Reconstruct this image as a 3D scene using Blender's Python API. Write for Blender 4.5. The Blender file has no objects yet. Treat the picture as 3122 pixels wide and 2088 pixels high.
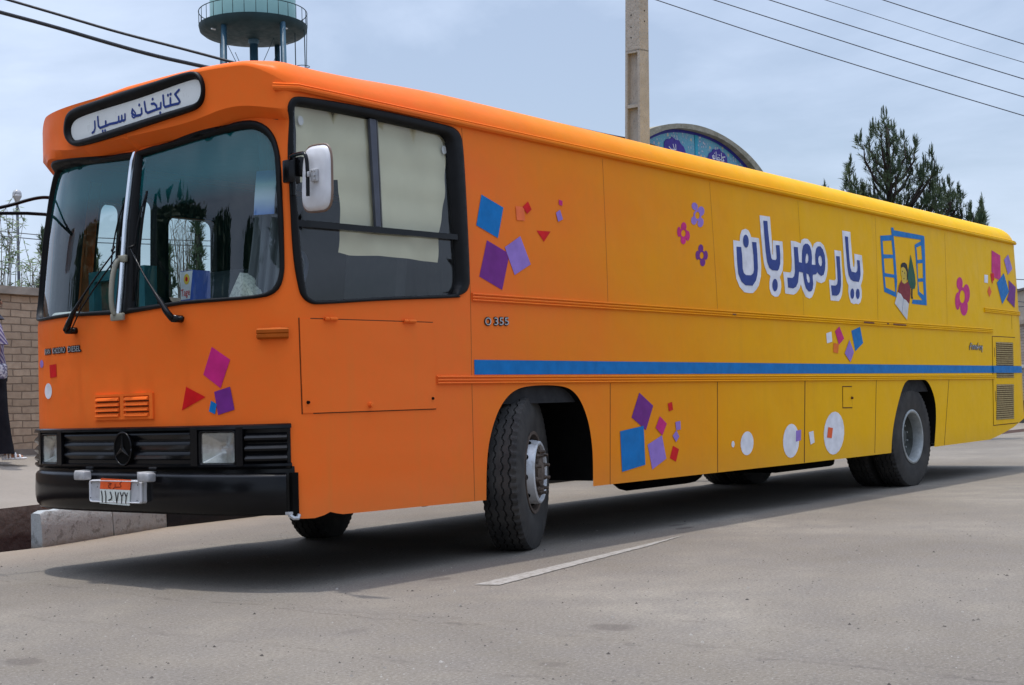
import bpy, bmesh, math, random, bisect
from mathutils import Vector, Matrix, Quaternion
from mathutils.geometry import delaunay_2d_cdt
random.seed(7)
SC = bpy.context.scene; C = SC.collection
PI = math.pi
# ------------------------------------------------------------------ camera
CP = Vector((-5.3323, -5.6873, 1.0001))
def cam_axes(yaw, pitch, roll):
    f = Vector((math.cos(yaw)*math.cos(pitch), math.sin(yaw)*math.cos(pitch), math.sin(pitch)))
    r = Vector((math.sin(yaw), -math.cos(yaw), 0)); u = r.cross(f)
    c, s = math.cos(roll), math.sin(roll)
    return f, c*r+s*u, -s*r+c*u
CF, CR, CU = cam_axes(.6664, .0447, -.0299)
cd = bpy.data.cameras.new('camera'); cam = bpy.data.objects.new('camera', cd); C.objects.link(cam)
cam.matrix_world = Matrix(((CR.x, CU.x, -CF.x, CP.x), (CR.y, CU.y, -CF.y, CP.y), (CR.z, CU.z, -CF.z, CP.z), (0, 0, 0, 1)))
cd.sensor_width = 36; cd.lens = 48.235; cd.clip_start = .05; cd.clip_end = 3000
SC.camera = cam
# ------------------------------------------------------------------ sky and sun
SUN_EL = math.radians(83.5); SUN_AZ = math.radians(112)      # azimuth of the sun from +X, counter-clockwise
w = bpy.data.worlds.new('World'); SC.world = w; w.use_nodes = True
nt = w.node_tree; N = nt.nodes; Lk = nt.links
bg = N['Background']; sky = N.new('ShaderNodeTexSky'); sky.sky_type = 'NISHITA'; sky.sun_disc = False
sky.sun_elevation = SUN_EL; sky.sun_rotation = math.radians(90)-SUN_AZ; sky.air_density = 1.0; sky.dust_density = 2.2; sky.ozone_density = 1.5
tc = N.new('ShaderNodeTexCoord'); mp = N.new('ShaderNodeMapping'); mp.inputs['Scale'].default_value = (1, 1, 2.6); mp.inputs['Rotation'].default_value = (.25, .1, .4)
nz = N.new('ShaderNodeTexNoise'); nz.inputs['Scale'].default_value = 2.3; nz.inputs['Detail'].default_value = 7; nz.inputs['Roughness'].default_value = .55; nz.inputs['Distortion'].default_value = .5
rp = N.new('ShaderNodeValToRGB'); rp.color_ramp.elements[0].position = .40; rp.color_ramp.elements[0].color = (.34, .34, .34, 1); rp.color_ramp.elements[1].position = .70; rp.color_ramp.elements[1].color = (.95, .95, .95, 1)
mx = N.new('ShaderNodeMix'); mx.data_type = 'RGBA'; mx.inputs['B'].default_value = (6.3, 7.3, 9.1, 1)
Lk.new(tc.outputs['Generated'], mp.inputs['Vector']); Lk.new(mp.outputs[0], nz.inputs['Vector']); Lk.new(nz.outputs['Fac'], rp.inputs[0])
Lk.new(rp.outputs[0], mx.inputs['Factor']); Lk.new(sky.outputs[0], mx.inputs['A']); # unseen upper sky brightened as a haze glow, added to light the bus sides
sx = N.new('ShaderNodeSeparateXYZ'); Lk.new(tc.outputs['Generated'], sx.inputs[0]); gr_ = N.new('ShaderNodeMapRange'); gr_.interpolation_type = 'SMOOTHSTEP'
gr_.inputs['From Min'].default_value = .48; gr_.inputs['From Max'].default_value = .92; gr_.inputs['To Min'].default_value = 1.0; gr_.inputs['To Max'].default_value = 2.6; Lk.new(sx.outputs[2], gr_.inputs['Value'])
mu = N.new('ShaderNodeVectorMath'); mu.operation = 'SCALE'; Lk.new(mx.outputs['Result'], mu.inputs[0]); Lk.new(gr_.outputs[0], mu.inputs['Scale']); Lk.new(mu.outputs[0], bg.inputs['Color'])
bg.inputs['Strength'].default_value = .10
ld = bpy.data.lights.new('sun', 'SUN'); ld.energy = 2.2; ld.angle = math.radians(1.0); ld.color = (1, .95, .88)
sun = bpy.data.objects.new('sun', ld); C.objects.link(sun)
sd = Vector((math.cos(SUN_EL)*math.cos(SUN_AZ), math.cos(SUN_EL)*math.sin(SUN_AZ), math.sin(SUN_EL)))
sun.rotation_euler = sd.to_track_quat('Z', 'Y').to_euler(); sun.location = (0, 0, 30)
SC.view_settings.view_transform = 'Standard'; SC.view_settings.look = 'None'; SC.view_settings.exposure = 0.38; SC.view_settings.gamma = 1
try:
    SC.cycles.max_bounces = 10; SC.cycles.transparent_max_bounces = 16; SC.cycles.caustics_reflective = False; SC.cycles.caustics_refractive = False
except Exception: pass
# ------------------------------------------------------------------ materials
class M_:
    def __init__(s, name, col, rough=.5, metal=0, spec=.5):
        s.m = bpy.data.materials.new(name); s.m.use_nodes = True; s.t = s.m.node_tree; s.b = s.t.nodes['Principled BSDF']
        s.b.inputs['Base Color'].default_value = (*col, 1); s.b.inputs['Roughness'].default_value = rough
        s.b.inputs['Metallic'].default_value = metal; s.b.inputs['Specular IOR Level'].default_value = spec; s.c = col; s.last = None
    def n(s, k, **kw):
        x = s.t.nodes.new(k)
        for a, v in kw.items():
            if a.startswith('_'): setattr(x, a[1:], v)
            else: x.inputs[a.replace('__', ' ')].default_value = v
        return x
    def l(s, a, b): s.t.links.new(a, b)
    def co(s):
        if not hasattr(s, 'tc'): s.tc = s.n('ShaderNodeTexCoord')
        return s.tc.outputs['Object']
    def noise(s, scale, detail=4, rough=.55, vec=None, stretch=None, dist=0):
        x = s.n('ShaderNodeTexNoise', Scale=scale, Detail=detail, Roughness=rough, Distortion=dist)
        v = vec or s.co()
        if stretch:
            m = s.n('ShaderNodeMapping', Scale=stretch); s.l(v, m.inputs[0]); v = m.outputs[0]
        s.l(v, x.inputs['Vector']); return x.outputs['Fac']
    def ramp(s, fac, stops):
        r = s.n('ShaderNodeValToRGB'); e = r.color_ramp.elements
        while len(e) < len(stops): e.new(.5)
        for q, (p, c) in zip(e, stops): q.position = p; q.color = (*c, 1) if len(c) == 3 else c
        s.l(fac, r.inputs[0]); return r.outputs[0]
    def mixc(s, fac, a, b, mode='MIX'):
        x = s.n('ShaderNodeMix'); x.data_type = 'RGBA'; x.blend_type = mode
        for k, v in (('Factor', fac), ('A', a), ('B', b)):
            if isinstance(v, (int, float)): x.inputs[k].default_value = v
            elif isinstance(v, tuple): x.inputs[k].default_value = (*v, 1)
            else: s.l(v, x.inputs[k])
        return x.outputs['Result']
    def math(s, op, a, b=0):
        x = s.n('ShaderNodeMath'); x.operation = op
        for i, v in enumerate((a, b)):
            if isinstance(v, (int, float)): x.inputs[i].default_value = v
            else: s.l(v, x.inputs[i])
        return x.outputs[0]
    def col(s, o): s.l(o, s.b.inputs['Base Color']); return s
    def rgh(s, o): s.l(o, s.b.inputs['Roughness']); return s
    def bump(s, h, strength=.3, dist=.01):
        x = s.n('ShaderNodeBump', Strength=strength, Distance=dist); s.l(h, x.inputs['Height']); s.l(x.outputs[0], s.b.inputs['Normal']); return s
    def xyz(s):
        x = s.n('ShaderNodeSeparateXYZ'); s.l(s.co(), x.inputs[0]); return x.outputs
def hexc(r, g, b):
    f = lambda v: (v/255/12.92) if v/255 <= .04045 else ((v/255+.055)/1.055)**2.4
    return (f(r), f(g), f(b))
def simple(name, col, rough=.5, metal=0, spec=.5, var=.15, scale=6):
    m = M_(name, col, rough, metal, spec)
    if var:
        f = m.noise(scale, 5)
        a = tuple(max(0, c*(1-var)) for c in col); b = tuple(min(1, c*(1+var)) for c in col)
        m.col(m.ramp(f, [(.3, a), (.7, b)])).rgh(m.ramp(m.noise(scale*3, 3), [(.3, (rough*.85,)*3), (.7, (min(1, rough*1.2),)*3)]))
    return m.m
# ------------------------------------------------------------------ object helpers
def tag(o, label=None, cat=None, group=None, kind=None):
    if label: o['label'] = label
    if cat: o['category'] = cat
    if group: o['group'] = group
    if kind: o['kind'] = kind
    return o
def empty(name, loc=(0, 0, 0), rot=(0, 0, 0), parent=None):
    o = bpy.data.objects.new(name, None); C.objects.link(o); o.location = loc; o.rotation_euler = rot; o.empty_display_size = .1
    if parent: o.parent = parent
    return o
def mobj(name, bm, mat, parent=None, smooth=False, ang=None):
    me = bpy.data.meshes.new(name); bm.to_mesh(me); bm.free()
    for m in (mat if isinstance(mat, (list, tuple)) else [mat]): me.materials.append(m)
    if smooth:
        for p in me.polygons: p.use_smooth = True
        if ang:
            try: me.set_sharp_from_angle(angle=math.radians(ang))
            except Exception: pass
    o = bpy.data.objects.new(name, me); C.objects.link(o)
    if parent: o.parent = parent
    return o
def box(bm, lo, hi, M=None, bev=0):
    v = [bm.verts.new((x, y, z)) for x in (lo[0], hi[0]) for y in (lo[1], hi[1]) for z in (lo[2], hi[2])]
    fs = [bm.faces.new([v[i] for i in q]) for q in ((0, 1, 3, 2), (4, 6, 7, 5), (0, 4, 5, 1), (2, 3, 7, 6), (0, 2, 6, 4), (1, 5, 7, 3))]
    if bev: 
        r = bmesh.ops.bevel(bm, geom=list({e for f in fs for e in f.edges}), offset=bev, segments=2, affect='EDGES', profile=.5)
        v = list({q for f in r['faces'] for q in f.verts} | {q for q in v if q.is_valid})
    if M is not None:
        for q in v: q.co = M @ q.co
    return v
def tube(bm, pts, r, n=8, cap=True):
    pts = [Vector(p) for p in pts]; rr = r if isinstance(r, (list, tuple)) else [r]*len(pts)
    rings = []; up = None
    for i, p in enumerate(pts):
        d = (pts[min(i+1, len(pts)-1)]-pts[max(i-1, 0)]).normalized()
        if up is None: up = d.orthogonal().normalized()
        up = (up-d*up.dot(d)); up = up.normalized() if up.length > 1e-6 else d.orthogonal().normalized()
        b = d.cross(up)
        rings.append([bm.verts.new(p+(up*math.cos(2*PI*k/n)+b*math.sin(2*PI*k/n))*rr[i]) for k in range(n)])
    for a, b in zip(rings, rings[1:]):
        for k in range(n): bm.faces.new((a[k], a[(k+1) % n], b[(k+1) % n], b[k]))
    if cap: bm.faces.new(rings[0][::-1]); bm.faces.new(rings[-1])
    return rings
def lathe(bm, prof, n=48, M=None, closed=False, fn=None):
    """profile of (radius, axial) about the Y axis"""
    M = M or Matrix.Identity(4); rows = []
    for i in range(n):
        a = 2*PI*i/n; row = []
        for j, (r, y) in enumerate(prof):
            if fn: r, y = fn(a, i, j, r, y)
            row.append(bm.verts.new(M @ Vector((r*math.cos(a), y, r*math.sin(a)))))
        rows.append(row)
    m = len(prof)
    for i in range(n):
        a, b = rows[i], rows[(i+1) % n]
        for j in range(m if closed else m-1):
            q = (a[j], a[(j+1) % m], b[(j+1) % m], b[j])
            try: bm.faces.new(q)
            except Exception: pass
    return rows
def inpoly(x, y, P):
    c = False; j = len(P)-1
    for i in range(len(P)):
        a, b = P[i], P[j]
        if (a[1] > y) != (b[1] > y) and x < (b[0]-a[0])*(y-a[1])/(b[1]-a[1])+a[0]: c = not c
        j = i
    return c
def chaikin(P, it=1, closed=True):
    for _ in range(it):
        Q = []; n = len(P)
        rng = range(n) if closed else range(n-1)
        if not closed: Q.append(P[0])
        for i in rng:
            a, b = P[i], P[(i+1) % n]
            Q += [tuple(a[k]*.75+b[k]*.25 for k in range(len(a))), tuple(a[k]*.25+b[k]*.75 for k in range(len(a)))]
        if not closed: Q.append(P[-1])
        P = Q
    return P
def resample(P, step, closed=True):
    Q = []; n = len(P)
    for i in range(n if closed else n-1):
        a, b = P[i], P[(i+1) % n]; L = math.hypot(b[0]-a[0], b[1]-a[1]); k = max(1, int(math.ceil(L/step)))
        Q += [(a[0]+(b[0]-a[0])*t/k, a[1]+(b[1]-a[1])*t/k) for t in range(k)]
    if not closed: Q.append(P[-1])
    return Q
def region(polys, holes=(), grid=None, step=.08):
    """triangulate the union of polys minus holes -> verts2d, faces"""
    vs = []; es = []
    for P in list(polys)+list(holes):
        P = resample(P, step); b = len(vs); vs += [Vector(p) for p in P]; es += [(b+i, b+(i+1) % len(P)) for i in range(len(P))]
    if grid: vs += [Vector(g) for g in grid if any(inpoly(g[0], g[1], P) for P in polys) and not any(inpoly(g[0], g[1], H) for H in holes)]
    v, e, f, *_ = delaunay_2d_cdt(vs, es, [], 0, 1e-5)
    F = []
    for t in f:
        x = sum(v[i][0] for i in t)/3; y = sum(v[i][1] for i in t)/3
        if any(inpoly(x, y, P) for P in polys) and not any(inpoly(x, y, H) for H in holes): F.append(t)
    return v, F
def gridpts(P, sx, sy):
    xs = [p[0] for p in P]; ys = [p[1] for p in P]; nx = max(1, int((max(xs)-min(xs))/sx)); ny = max(1, int((max(ys)-min(ys))/sy))
    return [(min(xs)+(max(xs)-min(xs))*(i+.5)/nx, min(ys)+(max(ys)-min(ys))*(j+.5)/ny) for i in range(nx) for j in range(ny)]
def patch(bm, polys, holes=(), o=.003, grid=None, step=.08, thick=0, fn=None, mi=0):
    """sheet laid on the bus skin at offset o; with thick it gets side walls down to o-thick"""
    fn = fn or SO
    v, F = region(polys, holes, grid, step); V = {}
    def g(i):
        if i not in V: V[i] = bm.verts.new(fn(v[i][0], v[i][1], o))
        return V[i]
    W = {}
    def g2(i):
        if i not in W: W[i] = bm.verts.new(fn(v[i][0], v[i][1], o-thick))
        return W[i]
    ed = {}
    for t in F:
        a = (v[t[1]][0]-v[t[0]][0])*(v[t[2]][1]-v[t[0]][1])-(v[t[1]][1]-v[t[0]][1])*(v[t[2]][0]-v[t[0]][0])
        t = list(t) if a > 0 else list(t)[::-1]
        try: f = bm.faces.new([g(i) for i in t]); f.material_index = mi
        except Exception: continue
        for i in range(3):
            k = (t[i], t[(i+1) % 3]); ed[k] = ed.get(k, 0)+1
    if thick:
        for (a, b) in ed:
            if (b, a) not in ed:
                try: f = bm.faces.new((g(b), g(a), g2(a), g2(b))); f.material_index = mi
                except Exception: pass
def near(P, q):
    best = None
    for i in range(len(P)):
        a, b = P[i], P[(i+1) % len(P)]; dx, dy = b[0]-a[0], b[1]-a[1]; L = dx*dx+dy*dy or 1e-12
        t = min(1, max(0, ((q[0]-a[0])*dx+(q[1]-a[1])*dy)/L)); c = (a[0]+dx*t, a[1]+dy*t); d = (c[0]-q[0])**2+(c[1]-q[1])**2
        if best is None or d < best[0]: best = (d, c)
    return best[1]
def ring(bm, outer, inner, h=.018, step=.03, inset=-.02, fn=None):
    """rubber bead between two outlines on the skin"""
    fn = fn or SO; O = resample(outer, step); I = [near(inner, q) for q in O]
    prof = [(0, .001), (.04, h*.75), (.22, h), (.6, h), (.85, h*.6), (1, inset)]
    rows = [[bm.verts.new(fn(o[0]+(i[0]-o[0])*t, o[1]+(i[1]-o[1])*t, d)) for t, d in prof] for o, i in zip(O, I)]
    n = len(rows)
    for k in range(n):
        a, b = rows[k], rows[(k+1) % n]
        for j in range(len(prof)-1):
            try: bm.faces.new((a[j], b[j], b[j+1], a[j+1]))
            except Exception: pass
    bmesh.ops.recalc_face_normals(bm, faces=bm.faces)
def stroke(pts, w):
    """2-D outlines of a pen stroke"""
    R = []
    for p in pts: R.append([(p[0]+w/2*math.cos(a*PI/5), p[1]+w/2*math.sin(a*PI/5)) for a in range(10)])
    for a, b in zip(pts, pts[1:]):
        dx, dy = b[0]-a[0], b[1]-a[1]; L = math.hypot(dx, dy)
        if L < 1e-6: continue
        nx, ny = -dy/L*w/2, dx/L*w/2; R.append([(a[0]+nx, a[1]+ny), (b[0]+nx, b[1]+ny), (b[0]-nx, b[1]-ny), (a[0]-nx, a[1]-ny)])
    return R
def rrect(x0, y0, x1, y1, r, n=5):
    P = []
    for cx, cy, a in ((x1-r, y1-r, 0), (x0+r, y1-r, 90), (x0+r, y0+r, 180), (x1-r, y0+r, 270)):
        P += [(cx+r*math.cos(math.radians(a+90*k/n)), cy+r*math.sin(math.radians(a+90*k/n))) for k in range(n+1)]
    return P
def textpolys(s, size, squash=1.):
    """outline mesh of a line of latin text with the built-in font -> list of (x,y) triangles"""
    cu = bpy.data.curves.new('tmp', 'FONT'); cu.body = s; cu.size = size; cu.resolution_u = 4; cu.offset = .0
    o = bpy.data.objects.new('tmp', cu); C.objects.link(o); bpy.context.view_layer.update()
    me = bpy.data.meshes.new_from_object(o.evaluated_get(bpy.context.evaluated_depsgraph_get()))
    T = [[(me.vertices[i].co.x*squash, me.vertices[i].co.y) for i in p.vertices] for p in me.polygons]
    bpy.data.objects.remove(o); bpy.data.curves.remove(cu); bpy.data.meshes.remove(me); return T

# ---- bus surface: p runs along the plan outline (p = X on the flank, negative round the nose), z is height
def lerp(a,b,t): return a+(b-a)*t
def sst(a,b,x):
    t=min(1.,max(0.,(x-a)/(b-a))); return t*t*(3-2*t)
def tab(T_,x):
    if x<=T_[0][0]: return T_[0][1]
    for (a,fa),(b,fb) in zip(T_,T_[1:]):
        if x<=b: return fa+(fb-fa)*(x-a)/(b-a)
    return T_[-1][1]
def nose_x(y): return -.0662-.2274*(1-min(1,abs(y-1.25)/1.25)**3.957)
ZE=2.828; ZF=2.985; XB=12.64; RB=.35
def _outline():
    pts=[]; n=70
    for i in range(n+1):
        y=1.25-(1.25-.07)*(i/n)**.8
        pts.append((nose_x(y),y))
    a=pts[-1]; c=(-.055,0.0); b=(.06,0.0)
    for i in range(1,11):
        t=i/10; pts.append(tuple((1-t)**2*a[k]+2*t*(1-t)*c[k]+t*t*b[k] for k in (0,1)))
    arc=[0]
    for q,r in zip(pts,pts[1:]): arc.append(arc[-1]+math.hypot(r[0]-q[0],r[1]-q[1]))
    off=.06-arc[-1]
    return [v+off for v in arc],pts
ARC,OUT=_outline()
P0=ARC[0]                       # nose centre
import bisect
PEND=XB-RB+RB*math.pi/2+1.25-RB  # rear centre
def base(p):
    if p<.06:
        p=max(p,P0); i=min(len(ARC)-2,max(0,bisect.bisect_right(ARC,p)-1))
        t=(p-ARC[i])/(ARC[i+1]-ARC[i]); return (lerp(OUT[i][0],OUT[i+1][0],t),lerp(OUT[i][1],OUT[i+1][1],t))
    if p<XB-RB: return (p,0.)
    a=(p-(XB-RB))/RB
    if a<math.pi/2: return (XB-RB+RB*math.sin(a),RB-RB*math.cos(a))
    return (XB,RB+(a-math.pi/2)*RB)
OT=[(0,0),(1.6,0.0),(1.75,.02),(2.17,.06),(2.47,.105),(2.60,.128),(2.632,.134),(2.690,.042),(2.73,.042),(3.0,.035)]
RT=[(0,0),(1.7,.0),(2.83,.005)]
def S(p,z):
    far=p<P0
    if far: p=2*P0-p
    x,y=base(p)
    if far: w=1-sst(0.0,1.0,p)
    else: w=1-sst(-.22,.03,p)
    sh=.055*math.exp(-((y-.3)/.25)**2) if (not far and p<.06) else 0
    x+=tab(OT,z-sh)*w
    if p>8: x-=tab(RT,z)*sst(11.5,12.8,p)
    t=max(0.,(z-1.70)/1.13); ty=.0285*t**1.3
    y=1.25+(y-1.25)*(1-ty/1.25)
    if far: y=2.5-y
    return (x,y,z)
def nrm(p,z):
    e=.01
    a=S(p+e,z);b=S(p-e,z);c=S(p,z+e);d=S(p,z-e)
    u=[a[k]-b[k] for k in range(3)];v=[c[k]-d[k] for k in range(3)]
    n=[u[1]*v[2]-u[2]*v[1],u[2]*v[0]-u[0]*v[2],u[0]*v[1]-u[1]*v[0]]
    l=math.sqrt(sum(q*q for q in n)) or 1; return [q/l for q in n]
def SO(p,z,o=0.):
    s=S(p,z)
    if o==0: return s
    n=nrm(p,z); return tuple(s[k]+o*n[k] for k in range(3))

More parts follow.
